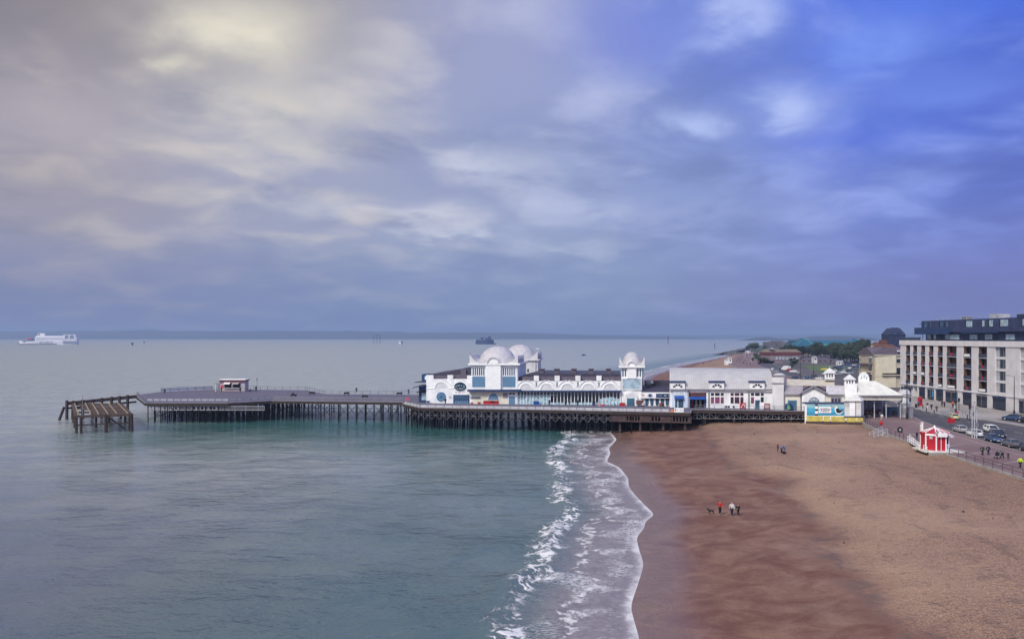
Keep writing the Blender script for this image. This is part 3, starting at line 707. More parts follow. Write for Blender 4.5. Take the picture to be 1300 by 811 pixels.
# piles and bracing
def front_y(x):
    for a, b in zip(front, front[1:]):
        if a.x <= x <= b.x: return a.y+(b.y-a.y)*(x-a.x)/max(.01, b.x-a.x)
    return front[0].y
def back_y(x):
    pts = sorted([(p.x, p.y) for p in back]); return interp(pts, x)
def foot(x, y): return max(-2.5, beach_z(x, y)-.3)
BRACE = M('brace_grey', (.17,.155,.175), .7, .3, 2, streak=.4, stain=(.08,.05,.04))
rr = random.Random(4)
cols = []
x = front[0].x+.5
while x < 80:
    px = CX+F*x/front_y(x)
    cols.append(x)
    x += 1.75 if px < 345 else 2.55 if px < 511 else 1.95 if px < 775 else 4.6
pile_n = 0; stuff_p = MB(); stuff_b = MB()
for i, x in enumerate(cols):
    px = CX+F*x/front_y(x); y0, y1 = front_y(x)+.35, back_y(x)-.5
    row = 0; y = y0
    while y < y1:
        j = rr.uniform(-.25, .25) if row else 0
        r = rr.uniform(.13, .19) if px < 775 else .16
        p, q = Vector((x+j, y, foot(x+j, y))), Vector((x+j+rr.uniform(-.06,.06), y, DECK-.35))
        if row == 0 and pile_n < 100:
            part('pile', MB().tube(p, q, r, r*.95, n=8), IRON, pier); pile_n += 1
        elif row == 1 and i % 3 == 0 and pile_n < 100:
            part('pile', MB().tube(p, q, r, n=6), IRON, pier); pile_n += 1
        else: stuff_p.tube(p, q, r, n=5)
        if i+1 < len(cols) and px < 775:
            x2 = cols[i+1]
            if row in ((0, 2) if 345 < px < 515 else (0, 1, 3)):
                zt, zl = DECK-.8, (1.2 if row else 1.5)
                if row == 0:
                    br = MB()
                    if px > 345:
                        zl = 2.6 if px > 511 else zl; br.bar((x,y-.2,zl),(x2,y-.2,zt),.10); br.bar((x2,y-.26,zl),(x,y-.26,zt),.10)
                    br.bar((x,y,DECK-1.9),(x2,y,DECK-1.9),.11)
                    part('brace', br, BRACE if px > 511 else IRON, pier)
                else:
                    stuff_b.bar((x,y+.05,zl),(x2,y+.05,zt),.10); stuff_b.bar((x2,y+.1,zl),(x,y+.1,zt),.10)
        row += 1; y += rr.uniform(12, 14) if 345 < px < 515 else rr.uniform(4.2, 5.2)
    if i % 2 == 0 and px < 775: stuff_b.bar((x,y0,1.0),(x,y1-2,DECK-1.2),.10)
part('piling', stuff_p, IRON, pier, kind='stuff'); part('bracing', stuff_b, IRON, pier, kind='stuff')
# brick pier wall carrying the landward end (seen as a brown band with dark openings)
BROWN = M('brown_wall', (.075,.048,.048), .85, .3, 1.2, streak=.4, bump=.3)
PL = Line(640, front_y(-2)+.1, 876, front[8].y+.1)
wl = MB(); wd = MB()
segs = [(775,794,1),(794,812,0),(812,826,1),(826,838,0),(838,853,1),(853,873,0),(873,878,1)]
for p0, p1, solid in segs:
    if solid: wl.wb(PL, p0, p1, 2.95, 4.72, .3, .8)
    else:
        wl.wb(PL, p0, p1, 4.35, 4.72, .3, .8); wl.wb(PL, p0, p1, 2.95, 3.3, .3, .8)
        k = 3 if p1-p0 < 18 else 5
        for i in range(k): wl.wb(PL, p0+(p1-p0)*(i/k), p0+(p1-p0)*(i/k+.42/k), 3.301, 4.349, .32, .78)
part('lower_wall', wl, BROWN, pier)
rw = MB()
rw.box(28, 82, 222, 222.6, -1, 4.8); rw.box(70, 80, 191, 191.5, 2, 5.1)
part('shade_wall', rw, VOID, pier)  # near black backing wall: shade under the deck put into its colour
# square brick columns under the landward end
for px in (787, 812, 840, 866, 900, 936, 972, 1005):
    p = Vector(((px-CX)*(front_y(25)+1)/F, 0, 0)); y = front_y(p.x)+1.2
    part('column', MB().box(p.x-.22, p.x+.22, y, y+.5, beach_z(p.x, y)-.3, 4.8), BROWN, pier)

# ------------------------------------------------------------------ broken timber landing stage beyond the pier head
st = thing('landing_stage', 'derelict timber landing stage with missing deck planks beyond the pier head', 'landing stage', (-110, 198, 0))
ZT = 4.15
c0, c1, c2, c3 = gp(97,528.5,ZT), gp(167,526.5,ZT), gp(154,513.2,ZT), gp(92,513.2,ZT)   # front left, front right, back right, back left
for a, b in ((c0,c1),(c1,c2),(c2,c3),(c3,c0)):
    part('beam', MB().bar(a, b, .55, .6), OLDWOOD, st)
for t in (.33, .67):
    part('beam', MB().bar(c3+(c0-c3)*t+Vector((0,0,-.15)), c2+(c1-c2)*t+Vector((0,0,-.15)), .4, .45), OLDWOOD, st)
for i, t in enumerate((.04,.26,.40,.57,.73,.93)):
    a, b = c0+(c1-c0)*t, c3+(c2-c3)*t
    part('joist', MB().bar(a+Vector((0,0,.42)), b+Vector((0,0,.42)), .28, .22), SUNWOOD, st)
dkm = MB()
for i in range(40):
    if i in (3, 9, 10, 17, 26, 33): continue
    t0, t1 = .50+i*.0235, .50+i*.0235+.019
    for (u0, u1) in ((.30 if i > 22 else .14,.985),):
        P = lambda u, t: c3+(c2-c3)*u+((c0+(c1-c0)*u)-(c3+(c2-c3)*u))*(1-t)
        dkm.extr([P(u0,1-t0+.48)+Vector((0,0,.05)), P(u1,1-t0+.48)+Vector((0,0,.05)), P(u1,1-t1+.48)+Vector((0,0,.05)), P(u0,1-t1+.48)+Vector((0,0,.05))], (0,0,.1))
part('deck_plank', dkm, OLDWOOD, st)
legs = [(c0,0),(c0+(c1-c0)*.08,0),(c0+(c1-c0)*.53,0),(c1,0),(c1+(c2-c1)*.12,0),(c2,0),(c3,0),(c3+(c0-c3)*.3,0),(c3+(c0-c3)*.65,0),(c1+(c2-c1)*.6,0),(c0+(c2-c0)*.4,0),(c0+(c2-c0)*.7,0)]
for i, (p, _) in enumerate(legs):
    r = .42 if i in (2, 3) else .32
    part('leg', MB().tube(up(p,-2.5)+Vector((rr.uniform(-.2,.2),0,0)), up(p, ZT+.25), r, r*.92, n=8), TIMBER, st)
part('brace', MB().bar(c0+(c1-c0)*.55+Vector((0,.3,-.3)), up(c1+(c0-c1)*.18, .6)+Vector((0,1.5,0)), .35), TIMBER, st)
part('brace', MB().bar(up(c0,2.0), up(c1,2.2), .3), TIMBER, st); part('brace', MB().bar(up(c0,2.0), up(c3,2.4), .3), TIMBER, st)
part('brace', MB().bar(up(c3,3.6)+Vector((-1.2,-2,0)), up(c3,-2)+Vector((-2.2,-4,0)), .5), TIMBER, st)
pb0, pb1 = at(84, 214, 0), at(173, 226, 0)
part('walkway', MB().bar(up(pb0,4.55), up(pb1,5.6), 1.2, .9), OLDWOOD, st)
part('beam', MB().bar(up(pb0,3.2), up(pb1,4.0), .5, .5), TIMBER, st)
for px, pyt in ((87,508),(95,508.5),(107,507.5),(119.5,506.5),(131,505),(143.5,503.5),(153.5,502.5),(163.8,501.3)):
    t = (px-84)/89; p = pb0+(pb1-pb0)*t
    p = Vector(((px-CX)*p.y/F, p.y-.8, 0))
    part('post', MB().bar(up(p,-2.5), up(p, zy(pyt, p.y)), .6, .55), TIMBER, st)
part('mast', MB().tube(at(105,186,ZT), at(104.8,186,zy(502,186)), .09, .05), GREY, st)

# ------------------------------------------------------------------ pavilion on the pier
FP = Line(538, 205, 830, 196.6, zmin=DECK)
pav = thing('pier_pavilion', 'long white pier pavilion with domed towers and a row of scalloped bays', 'pavilion', FP.w(680, DECK, 8))
P = lambda name, mb, m, label=None, smooth=False: part(name, mb, m, pav, label, smooth)
# western block
P('wall', MB().pp(FP, [(541,513),(541,476),(550,476),(550,481),(568,481),(568,476),(575,476),(575,481),(593,481),(593,476.5),(598.5,476.5),(598.5,513)], 0, .5)
   .fb(FP, 541, 598.5, 483, 513, .502, 12), WHITE)
mb = MB()
for c in (560.2, 584.3):
    mb.arc(FP, c, 492.5, 7.6, 8.5, -.14, .01, 0, 180)
    mb.arc(FP, c, 493.5, 12.2, 13.0, -.18, .01, 28, 80)
mb.fb(FP, 541, 551.6, 492.6, 493.5, -.12, .01); mb.fb(FP, 568.8, 576, 492.6, 493.5, -.12, .01)
P('moulding', mb, TRIM)
P('arch_panel', MB().disc(FP, 560.2, 492.4, 7.5, 7.3, -.03, .02, 0, 180), SHADEW)  # shade of an arched recess put into a greyer flat panel
f_ = P('round_window', MB().disc(FP, 560.2, 503.6, 6.1, 6.2, -.10, .02), PANEL)
mb = MB()
for k in range(8):
    a = R(k*45); mb.pp(FP, [(560.2+.25*math.sin(a), 503.6+.25*math.cos(a)), (560.2-.25*math.sin(a), 503.6-.25*math.cos(a)), (560.2-.25*math.sin(a)+5.8*math.cos(a), 503.6-.25*math.cos(a)-5.8*math.sin(a)), (560.2+.25*math.sin(a)+5.8*math.cos(a), 503.6+.25*math.cos(a)-5.8*math.sin(a))], -.14, -.101)
part('glazing_bar', mb, TEAL, f_)
sg = P('oval_sign', MB().disc(FP, 584.3, 490.3, 7.4, 5.2, -.32, .0), DTEAL)
mb = MB().arc(FP, 584.3, 490.6, 4.9, 5.5, -.36, -.321, 150, 205, ky=.7).arc(FP, 584.3, 490.6, 4.9, 5.5, -.36, -.321, -25, 30, ky=.7)
scribble(mb, FP, 581, 588, 488.4, 490, 6, -.321, 1); scribble(mb, FP, 580.4, 588.4, 492, 494, 7, -.321, 2)
part('lettering', mb, M('pale_sign_paint', (.5,.6,.68), .5, .1), sg)
P('lettering', scribble(MB(), FP, 578, 592, 496.6, 498.6, 11, -.01, 5), M('grey_letters', (.30,.32,.36), .5, .1))
dr = P('glazed_doors', MB().fb(FP, 575.5, 596, 501, 513, -.08, .01), NAVY)
mb = MB(); fm = MB()
for k in range(6):
    x0 = 577.5+k*2.95; mb.fb(FP, x0, x0+2.3, 502.2, 508.2, -.12, -.081); fm.fb(FP, x0, x0+2.3, 508.6, 512.5, -.12, -.081)
part('pane', mb, GLASSB, dr); part('door_panel', fm, PANEL, dr)
P('roof', MB().pp(FP, [(541,478),(541,475.8),(570,472.2),(576,469.9),(584,468.5),(598,473.4),(598,478)], 1.6, 26), SLATE)
P('louvre', MB().fb(FP, 550, 568.2, 477, 481.6, .9, 1.5), LOUVRE); P('louvre', MB().fb(FP, 575, 593.2, 475.8, 481.6, .9, 1.5), LOUVRE)
P('chimney', MB().fb(FP, 583.6, 590.6, 469.2, 476, 1.0, 3.0), LOUVRE)
# front tower
def tower(px0, px1, t0, t1, L, pyc, name_white=WHITE):
    pass
P('wall', MB().fb(FP, 598.5, 657, 463, 513, -.15, 18), WHITE)
P('cornice', MB().fb(FP, 595.2, 660.5, 461, 463.2, -1.1, 19).fb(FP, 597.5, 658, 463.3, 464.2, -.5, 18.4), TRIM)
P('wall', MB().fb(FP, 617.2, 636.2, 460.5, 494, -.9, -.151), TRIM)
P('gable', MB().disc(FP, 626.7, 461.2, 7.9, 8.6, -.9, 2.0, 0, 180), TRIM)
P('moulding', MB().arc(FP, 626.7, 461.4, 6.6, 7.9, -1.15, -.9, 0, 180, ky=1.08), LEAD)
for x0, x1 in ((599.8, 616), (638.2, 654.4)):
    fr_ = P('window', MB().fb(FP, x0, x1, 466, 477.2, -.22, -.15), TRIM)
    mb = MB()
    for k in range(6):
        w_ = (x1-x0)/6; mb.fb(FP, x0+k*w_+.35, x0+k*w_+w_-.75, 466.8, 476.2, -.26, -.221)
    part('pane', mb, GLASSB, fr_)
    P('blue_panel', MB().fb(FP, x0, x1, 477.9, 491, -.24, -.15), PANEL)
P('canopy', MB().fb(FP, 594.8, 662, 494, 496.2, -1.9, -.151), NAVY)
P('wall', MB().fb(FP, 598.6, 645, 496.5, 513, -.3, -.151), CREAM)
fan = P('fan_window', MB().disc(FP, 626.7, 507, 6.5, 8, -.42, -.3, 0, 180), PANEL)
mb = MB().arc(FP, 626.7, 507, 6.6, 7.2, -.46, -.3, 0, 180, ky=1.23)
part('frame', mb, TRIM, fan)
P('shelf', MB().fb(FP, 597, 610, 503.6, 504.6, -.7, -.301), NAVY)
d1 = P('door', MB().fb(FP, 646.2, 654, 503, 513, -.25, -.151), PANEL)
part('frame', MB().fb(FP, 645.3, 646.1, 502, 513, -.3, -.15).fb(FP, 654.1, 654.9, 502, 513, -.3, -.15).fb(FP, 646.11, 654.09, 502, 502.9, -.3, -.15), TRIM, d1)
for x0 in (646.6, 650.7): P('window', MB().fb(FP, x0, x0+3, 498.2, 500.8, -.2, -.151), GLASSD)
P('notice_board', MB().fb(FP, 638.8, 644.6, 498.6, 505, -.36, -.301), M('grey_lilac_board', (.27,.25,.30), .6, .2))
def dome(parent, q, tc, hw, z0, h, up_, m):
    """bell dome on a square plan whose side eaves sweep up into curled corners"""
    n = 26; v = []; f = []
    def zz(u, w):
        rho = (abs(u)**2.3+abs(w)**2.3)**(1/2.3)
        dm = h*max(0, 1-(rho/.78)**2.1)**.56
        sh = .16*h*max(0, 1-rho/1.15)
        au = max(abs(u), .0); e_ = max(0, (au-.60)/.40)
        return z0+max(dm, sh, up_*e_**1.7)
    mb = MB()
    for j in range(n+1):
        for i in range(n+1):
            u, w = math.sin((i/n-.5)*math.pi)*1.0, math.sin((j/n-.5)*math.pi)*1.0
            p = FP.m(q+u*hw, 0, tc+w*hw); v.append(Vector((p.x, p.y, zz(u, w))))
    for j in range(n):
        for i in range(n): f.append((j*(n+1)+i, j*(n+1)+i+1, (j+1)*(n+1)+i+1, (j+1)*(n+1)+i))
    ring_ = [i for i in range(n+1)]+[j*(n+1)+n for j in range(1, n+1)]+[n*(n+1)+i for i in range(n-1, -1, -1)]+[j*(n+1) for j in range(n-1, 0, -1)]
    b0 = len(v); v += [Vector((v[i].x, v[i].y, z0-.05)) for i in ring_]; k = len(ring_)
    for a in range(k): f.append((ring_[a], ring_[(a+1)%k], b0+(a+1)%k, b0+a))
    f.append(tuple(range(b0+k-1, b0-1, -1)))
    mb.add(v, f)
    return part('dome', mb, m, parent, smooth=True)
def scrolls(parent, q, hw, z0, h, t0, t1, m):
    """white edging along the curled front eave"""
    for s_ in (-1, 1):
        pts = [(1.0, 0)]+[(a, h*max(0, (a-.60)/.40)**1.7) for a in (1.0, .95, .9, .85, .8, .74, .68, .62)]+[(.62, 0)]
        pts = [(a, b+(.22 if 0 < k < len(pts)-1 else 0)) for k, (a, b) in enumerate(pts)]
        part('corner_scroll', MB().extr([FP.m(q+s_*hw*a, z0+b, t0) for a, b in pts], FP.n*(t1-t0)), m, parent)
hw = (FP.q(658)-FP.q(597))/2; qc = (FP.q(658)+FP.q(597))/2
zc_ = FP.pt(627, 461).z
dome(pav, qc, hw-.5, hw, zc_+.01, FP.pt(629, 441).z-zc_+.25, 2.1, LEAD)
scrolls(pav, qc, hw, zc_, 2.1, -.85, -.5, SHADEW)
P('mast', MB().tube(FP.m(qc-hw+.1, zc_, -.4), FP.m(qc-hw+.1, zc_+3.0, -.4), .07), GREY)
# rear tower, the twin of the front one
t_r = 40.0; qr = qc+1.2
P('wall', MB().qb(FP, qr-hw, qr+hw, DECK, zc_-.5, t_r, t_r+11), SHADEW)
P('cornice', MB().qb(FP, qr-hw-.5, qr+hw+.5, zc_-.5, zc_, t_r-.6, t_r+11.6), SHADEW)
dome(pav, qr, t_r+hw-.3, hw, zc_+.01, 4.6, 2.5, LEAD)
scrolls(pav, qr, hw, zc_, 2.5, t_r-.6, t_r-.3, SHADEW)
P('downpipe', MB().tube(FP.m(qr+hw-.6, 7, t_r-.1), FP.m(qr+hw-.6, zc_-.6, t_r-.1), .12), GREY); P('downpipe', MB().tube(FP.m(qr+hw-4, 7, t_r-.1), FP.m(qr+hw-4, zc_-.6, t_r-.1), .12), GREY)
P('window', MB().qb(FP, qr+hw-3.4, qr+hw-2.9, zc_-4.2, zc_-3.2, t_r-.06, t_r), GLASSD)
# scalloped bays
piers_ = [654.5, 681, 707.3, 733.7, 760.4, 788]
P('wall', MB().fb(FP, 657, 788, 483.6, 497, 0, .5).fb(FP, 657, 789, 484, 498, .502, 14), WHITE)
for p in piers_[1:5]: P('pilaster', MB().fb(FP, p-3.2, p+3.2, 476.8, 483.5, -.12, .6), WHITE)
for a, b in zip(piers_, piers_[1:]):
    c = (a+b)/2 if a > 655 else 668
    P('arch_panel', MB().disc(FP, c, 494.6, 7.4, 7.2, -.03, .002, 0, 180), SHADEW)  # lunette recess shade given by the greyer panel colour
    mb = MB().arc(FP, c, 494.6, 7.5, 8.5, -.16, .0, 0, 180).arc(FP, c, 495.2, 12.0, 12.8, -.2, .0, 22, 85).arc(FP, c, 495.2, 12.0, 12.8, -.2, .0, 95, 158)
    P('moulding', mb, TRIM)
    P('louvre', MB().fb(FP, max(a,659)+3.4, b-3.4 if b < 788 else 788, 478.2, 483.4, .9, 1.4), LOUVRE)
    x0, x1 = (656.5 if a < 655 else a), (b if b < 788 else 787.5)
    wn = P('window', MB().fb(FP, x0+.2, x1-.2, 497.6, 514, .25, .45), GLASSD)
    mm = MB(); n = 6
    for k in range(n+1):
        x = x0+(x1-x0)*k/n; wq = .75 if k in (0, n) else .42
        mm.fb(FP, x-wq, x+wq, 497.4, 514.5, .02, .24)
    mm.fb(FP, x0, x1, 501.4, 501.9, .06, .24) if a < 700 else None
    part('mullion', mm, TRIM, wn)
    fp = MB()
    for k in range(n):
        xa, xb = x0+(x1-x0)*k/n+.5, x0+(x1-x0)*(k+1)/n-.5
        ytop = 502.2 if a < 700 and not (a > 680 and k >= 4) else 510.8 if a < 756 else (503.4+2.5*abs(k-2.5)/2.5)
        fp.fb(FP, xa, xb, ytop, 514, .18, .249)
    part('frosted_panel', fp, PALEBLUE, wn)
P('canopy', MB().fb(FP, 657, 789, 495.4, 496.8, -1.4, -.001), NAVY)
for p in piers_[1:5]: P('vent', MB().fb(FP, p-.9, p+.6, 484.6, 490.4, -.16, -.121), GREY)
# slate roof and ridge ventilators
P('roof', MB().pp(FP, [(655,484),(655,480),(676,474.5),(788,475.5),(788,484)], 2.0, 24).pp(FP, [(657,486),(657,483),(788,483),(788,486)], 1.42, 1.99), SLATE)
for x0 in (682.2, 701.8, 724.2, 746.6, 769.2): P('roof_vent', MB().fb(FP, x0, x0+6, 469.4, 477, 5, 7.2).fb(FP, x0-.6, x0+6.6, 469, 470, 4.7, 7.5), LOUVRE)
# eastern tower
P('wall', MB().fb(FP, 789, 815.2, 466.5, 515, -.2, 6.2), WHITE)
P('cornice', MB().fb(FP, 785.6, 818.6, 464.2, 466.4, -1.1, 7.0), TRIM)
P('wall', MB().fb(FP, 796.3, 807.6, 464.2, 480, -.7, -.201), TRIM)
P('gable', MB().disc(FP, 801.9, 464.2, 5.4, 6.4, -.9, 1.5, 0, 180), TRIM)
P('moulding', MB().arc(FP, 801.9, 464.4, 4.0, 5.4, -1.12, -.9, 0, 180, ky=1.15), LEAD)
for x0 in (790, 793.2, 808.8, 812): P('slot_window', MB().fb(FP, x0, x0+1.7, 468, 478, -.24, -.2), GLASSB)
gl = P('glass_screen', MB().fb(FP, 790.4, 813.4, 480.6, 493.6, -.5, -.201), GLASSP)
part('frame', MB().fb(FP, 789.4, 790.3, 479.6, 494.6, -.56, -.2).fb(FP, 813.5, 814.4, 479.6, 494.6, -.56, -.2).fb(FP, 790.31, 813.49, 479.6, 480.5, -.56, -.2).fb(FP, 790.31, 813.49, 493.7, 494.6, -.56, -.2), TRIM, gl)
hw2 = (FP.q(816.5)-FP.q(788))/2; q2 = (FP.q(816.5)+FP.q(788))/2; z2 = FP.pt(802, 464).z
dome(pav, q2, hw2-.4, hw2+.35, z2+.01, FP.pt(802, 447.3).z-z2+.1, 2.2, LEAD)
scrolls(pav, q2, hw2+.35, z2, 2.2, -1.05, -.75, SHADEW)
P('downpipe', MB().tube(FP.m(q2+hw2+.1, 8, 5), FP.m(q2+hw2+.1, z2-.3, 5), .12), GREY)
P('porch', MB().pp(FP, [(792.5,515.5),(792.5,503)]+[(800.8+8.3*math.cos(R(a)), 503-6.6*math.sin(R(a))) for a in range(170, 0, -10)]+[(809.1,503),(809.1,515.5)], -.8, -.201), WHITE)
P('arch_panel', MB().disc(FP, 800.8, 503.6, 6.6, 5.2, -.86, -.8, 0, 180), SHADEW)  # porch recess shade given by the greyer panel colour
P('door', MB().fb(FP, 795.8, 805.4, 505, 515.5, -.9, -.8), TEAL)
# dark timber and royal blue huts against the west end
hut = thing('beach_hut', 'blue timber hut with dark awnings against the west end of the pavilion', 'hut', FP.w(536, DECK, 3))
part('wall', MB().fb(FP, 530.5, 540.8, 494, 513, 1.0, 5), NAVY, hut); part('upper_wall', MB().fb(FP, 533, 540.8, 475.3, 485, 2, 6), M('mid_blue_paint', (.012,.06,.17), .5, .2), hut)
part('window', MB().fb(FP, 537, 540, 478, 482.4, 1.95, 2), TRIM, hut)
part('awning', MB().extr([FP.pt(526,485,0), FP.pt(541,484,0), FP.pt(541,485.4,0), FP.pt(526,485.8,0)], FP.n*5), SLATE, hut)
part('wall', MB().fb(FP, 531, 540.8, 489.4, 493.9, .6, 5), ROYAL, hut)
part('awning', MB().extr([FP.pt(524,491.8,-.5), FP.pt(532,489.6,-.5), FP.pt(541,488.4,-.5), FP.pt(541,489.3,-.5), FP.pt(524,492.6,-.5)], FP.n*4), SLATE, hut)
part('awning', MB().extr([FP.pt(529,497.5,-.4), FP.pt(541,493.6,-.4), FP.pt(541,494.8,-.4), FP.pt(529,498.5,-.4)], FP.n*3), BLACK, hut)
part('window', MB().fb(FP, 534, 539.5, 499, 508, .95, .999), GLASSP, hut)
# ------------------------------------------------------------------ low link between pavilion and hall
lk = thing('snack_bar', 'low white snack bar with a sloping slate roof beside the barrel roofed hall', 'snack bar', FP.w(834, DECK, 4))
P = lambda name, mb, m, label=None, smooth=False: part(name, mb, m, lk, label, smooth)
P('wall', MB().fb(FP, 815.3, 854, 497.6, 516, -.1, 5), WHITE)
P('fascia', MB().fb(FP, 813, 854, 497.2, 505, -.9, -.101), TRIM)
ra, rb = FP.pt(814, 497.2, -1.0), FP.pt(854, 497.2, -1.0)
P('roof', MB().hexa([ra+Vector((0,0,.02)), rb+Vector((0,0,.02)), rb+FP.n*9.5+Vector((0,0,.9)), ra+FP.n*9.5+Vector((0,0,.9)), ra+Vector((0,0,.16)), rb+Vector((0,0,.16)), rb+FP.n*9.5+Vector((0,0,1.25)), ra+FP.n*9.5+Vector((0,0,1.25))]), SLATE)
P('rear_parapet', MB().hexa([ra+FP.n*9.6+Vector((1.2,0,-2)), rb+FP.n*9.6+Vector((0,0,-2)), rb+FP.n*9.9+Vector((0,0,-2)), ra+FP.n*9.9+Vector((1.2,0,-2)), ra+FP.n*9.6+Vector((1.2,0,2.5)), rb+FP.n*9.6+Vector((0,0,2.5)), rb+FP.n*9.9+Vector((0,0,2.5)), ra+FP.n*9.9+Vector((1.2,0,2.5))]), SLATE)
b_ = P('name_board', MB().fb(FP, 832.6, 850.6, 499.2, 504, -1.02, -.901), NAVY)
part('lettering', scribble(MB(), FP, 834.5, 849.5, 500.5, 502.8, 11, -1.021, 7), M('pale_sign_paint', (.5,.6,.68)), b_)
b_ = P('badge', MB().disc(FP, 825, 501.5, 3.6, 2.4, -1.0, -.901), M('pale_lilac', (.45,.47,.6), .5, .1)); part('lettering', MB().disc(FP, 825, 501.5, 2, 1.7, -1.03, -1.001), NAVY, b_)
P('painted_motif', MB().disc(FP, 815, 500.2, 1.2, 1.0, -.94, -.901).disc(FP, 817.4, 501.2, 1.0, .8, -.94, -.901).disc(FP, 815.6, 502.6, 1.2, .7, -.94, -.901), M('faded_rose', (.42,.22,.20), .6, .2))
for x0 in (819.2, 825.4, 832.2, 838.8, 845):
    w_ = P('window', MB().fb(FP, x0, x0+4.3, 507, 511.5, -.16, -.1).disc(FP, x0+2.15, 511.5, 2.15, 3.4, -.16, -.1, 180, 360), GLASSB)
    part('lintel', MB().fb(FP, x0-.3, x0+4.6, 506, 507, -.24, -.1), NAVY, w_)
P('awning', MB().extr([FP.pt(807.5,507.4,-2.2), FP.pt(816.5,507.4,-2.2), FP.pt(816.5,511.6,-2.4), FP.pt(807.5,511.6,-2.4)], FP.n*1.3), MAROON)
u = thing('roof_cowl', 'grey ventilation cowl and white box on the snack bar slate roof', 'ventilator', FP.pt(826, 490, 6))
part('cowl', MB().lathe([(.5,0),(.7,.5),(.7,1.2),(.3,1.6)], FP.pt(824,490,5)+Vector((0,0,-.2)), 10), GREY, u, smooth=True)
part('box', MB().fb(FP, 826.4, 831, 485.6, 488.6, 6.5, 8), TRIM, u); part('leg', MB().fb(FP, 828, 829, 488.7, 493, 6.8, 7.2), GREY, u)

# ------------------------------------------------------------------ barrel roofed hall
HL = Line(850, 192.2, 980, 187.2, zmin=DECK)
hall = thing('barrel_roof_hall', 'white amusement hall under a ribbed grey barrel roof', 'hall', HL.w(915, DECK, 8))
P = lambda name, mb, m, label=None, smooth=False: part(name, mb, m, hall, label, smooth)
P('wall', MB().fb(HL, 850.2, 874.6, 493.5, 522, 0, 1).fb(HL, 896.6, 981, 493.5, 522, 0, 1).fb(HL, 874.7, 896.5, 493.5, 498.2, 0, 1)
   .fb(HL, 850.2, 981, 494, 522, 6, 16), WHITE)
eav, rid = HL.pt(915,494).z, 15.35
prof = [(-.7,-.25),(-.55,.0),(.2,1.4),(1.2,2.55),(2.6,3.6),(4.4,4.45),(6.4,4.95),(8.6,5.08),(10.8,4.95),(12.8,4.45),(14.6,3.6),(16,2.5),(17,1.2),(17.4,-.2)]
rib = MB(); q0, q1 = HL.q(850.2), HL.q(981.5)
rib.loft([[HL.m(q, eav+b*(rid-eav)/5.08, t) for t, b in prof] for q in (q0, q1)])
RIBM = M('grey_sheet_roof', (.47,.465,.48), .5, .10, .5, streak=.55, stain=(.42,.39,.40))
P('roof', rib, RIBM, smooth=False)
seam = MB(); n = 46
for i in range(n+1):
    q = q0+(q1-q0)*i/n
    for (t0, b0), (t1, b1) in zip(prof[1:8], prof[2:9]):
        k = (rid-eav)/5.08
        seam.bar(HL.m(q, eav+b0*k+.02, t0), HL.m(q, eav+b1*k+.02, t1), .07, .07)
P('roof_seam', seam, M('roof_seam_grey', (.36,.35,.37), .5, .1), None)
P('gutter', MB().fb(HL, 849.5, 982, 493.6, 494.6, -.75, -.5), GREY)
for x0, x1 in ((850.8, 869.4), (900.4, 919), (951.2, 970)):
    dm = P('dormer', MB().fb(HL, x0, x1, 485.2, 494.2, -.95, 2.5), WHITE)
    part('cornice', MB().fb(HL, x0-1, x1+1, 483.4, 485.1, -1.25, 2.2), NAVY, dm)
    c = (x0+x1)/2+.3; mb = MB()
    for k in range(4):
        mb.arc(HL, c, 491.9, 3.2, 6.4, -1.0, -.951, 8+k*43, 40+k*43, n=3, ky=.78)
    part('fanlight', mb, GLASSD, dm)
    part('sill', MB().fb(HL, x0, x1, 492.4, 493.3, -1.05, -.951), SHADEW, dm)
# shop door, dark amusement front, windows
sh = P('shopfront', MB().fb(HL, 853.2, 872.6, 496, 521, -.2, -.001), M('pale_blue_frame', (.60,.68,.80), .5, .12))
part('name_board', MB().fb(HL, 855.5, 870, 497, 500.6, -.3, -.201), TRIM, sh)
part('lettering', scribble(MB(), HL, 856.5, 869, 497.8, 500, 8, -.301, 9), PANEL, sh)
part('awning', MB().extr([HL.pt(856.4,502,-.3), HL.pt(868.2,502,-.3), HL.pt(868.2,506,-1.0), HL.pt(856.4,506,-1.0)], (0,.25,0)), ROYAL, sh)
part('door', MB().fb(HL, 857, 867.6, 502, 521, -.26, -.2), GLASSB, sh); part('door', MB().fb(HL, 860.2, 861, 507, 521, -.3, -.261), TRIM, sh)
op = P('arcade_front', MB().fb(HL, 874.8, 896.4, 498.3, 522, 4.0, 4.3).fb(HL, 874.8, 896.4, 521, 522, .0, 4), VOID)
part('name_board', MB().fb(HL, 876.4, 895.6, 498.6, 503.2, -.1, .4), MAROON, op)
part('awning', MB().extr([HL.pt(876,503.3,-.1), HL.pt(895.4,503.3,-.1), HL.pt(895.4,506.6,-.9), HL.pt(876,506.6,-.9)], (0,.25,0)), ROYAL, op)
part('pillar', MB().fb(HL, 873.6, 875.8, 504, 521, -.3, -.001), M('periwinkle_paint', (.17,.22,.60), .5, .1), op)
part('jamb', MB().fb(HL, 893.6, 896.2, 506.8, 521, .1, 3.9), NAVY, op)
for k, (x, c) in enumerate(((879.5, RED), (884.5, LGREY), (889.8, CREAM))):
    part('games_machine', MB().fb(HL, x-1.4, x+1.4, 509.5+.3*k, 521, 2.6, 3.4).fb(HL, x-1.1, x+1.1, 508.4, 509.4, 2.8, 3.3), c, op)
MAUVE = glass('mauve_glass', (.26,.07,.16), .2, .5)
PLUM = glass('plum_glass', (.07,.03,.06), .15, .4)
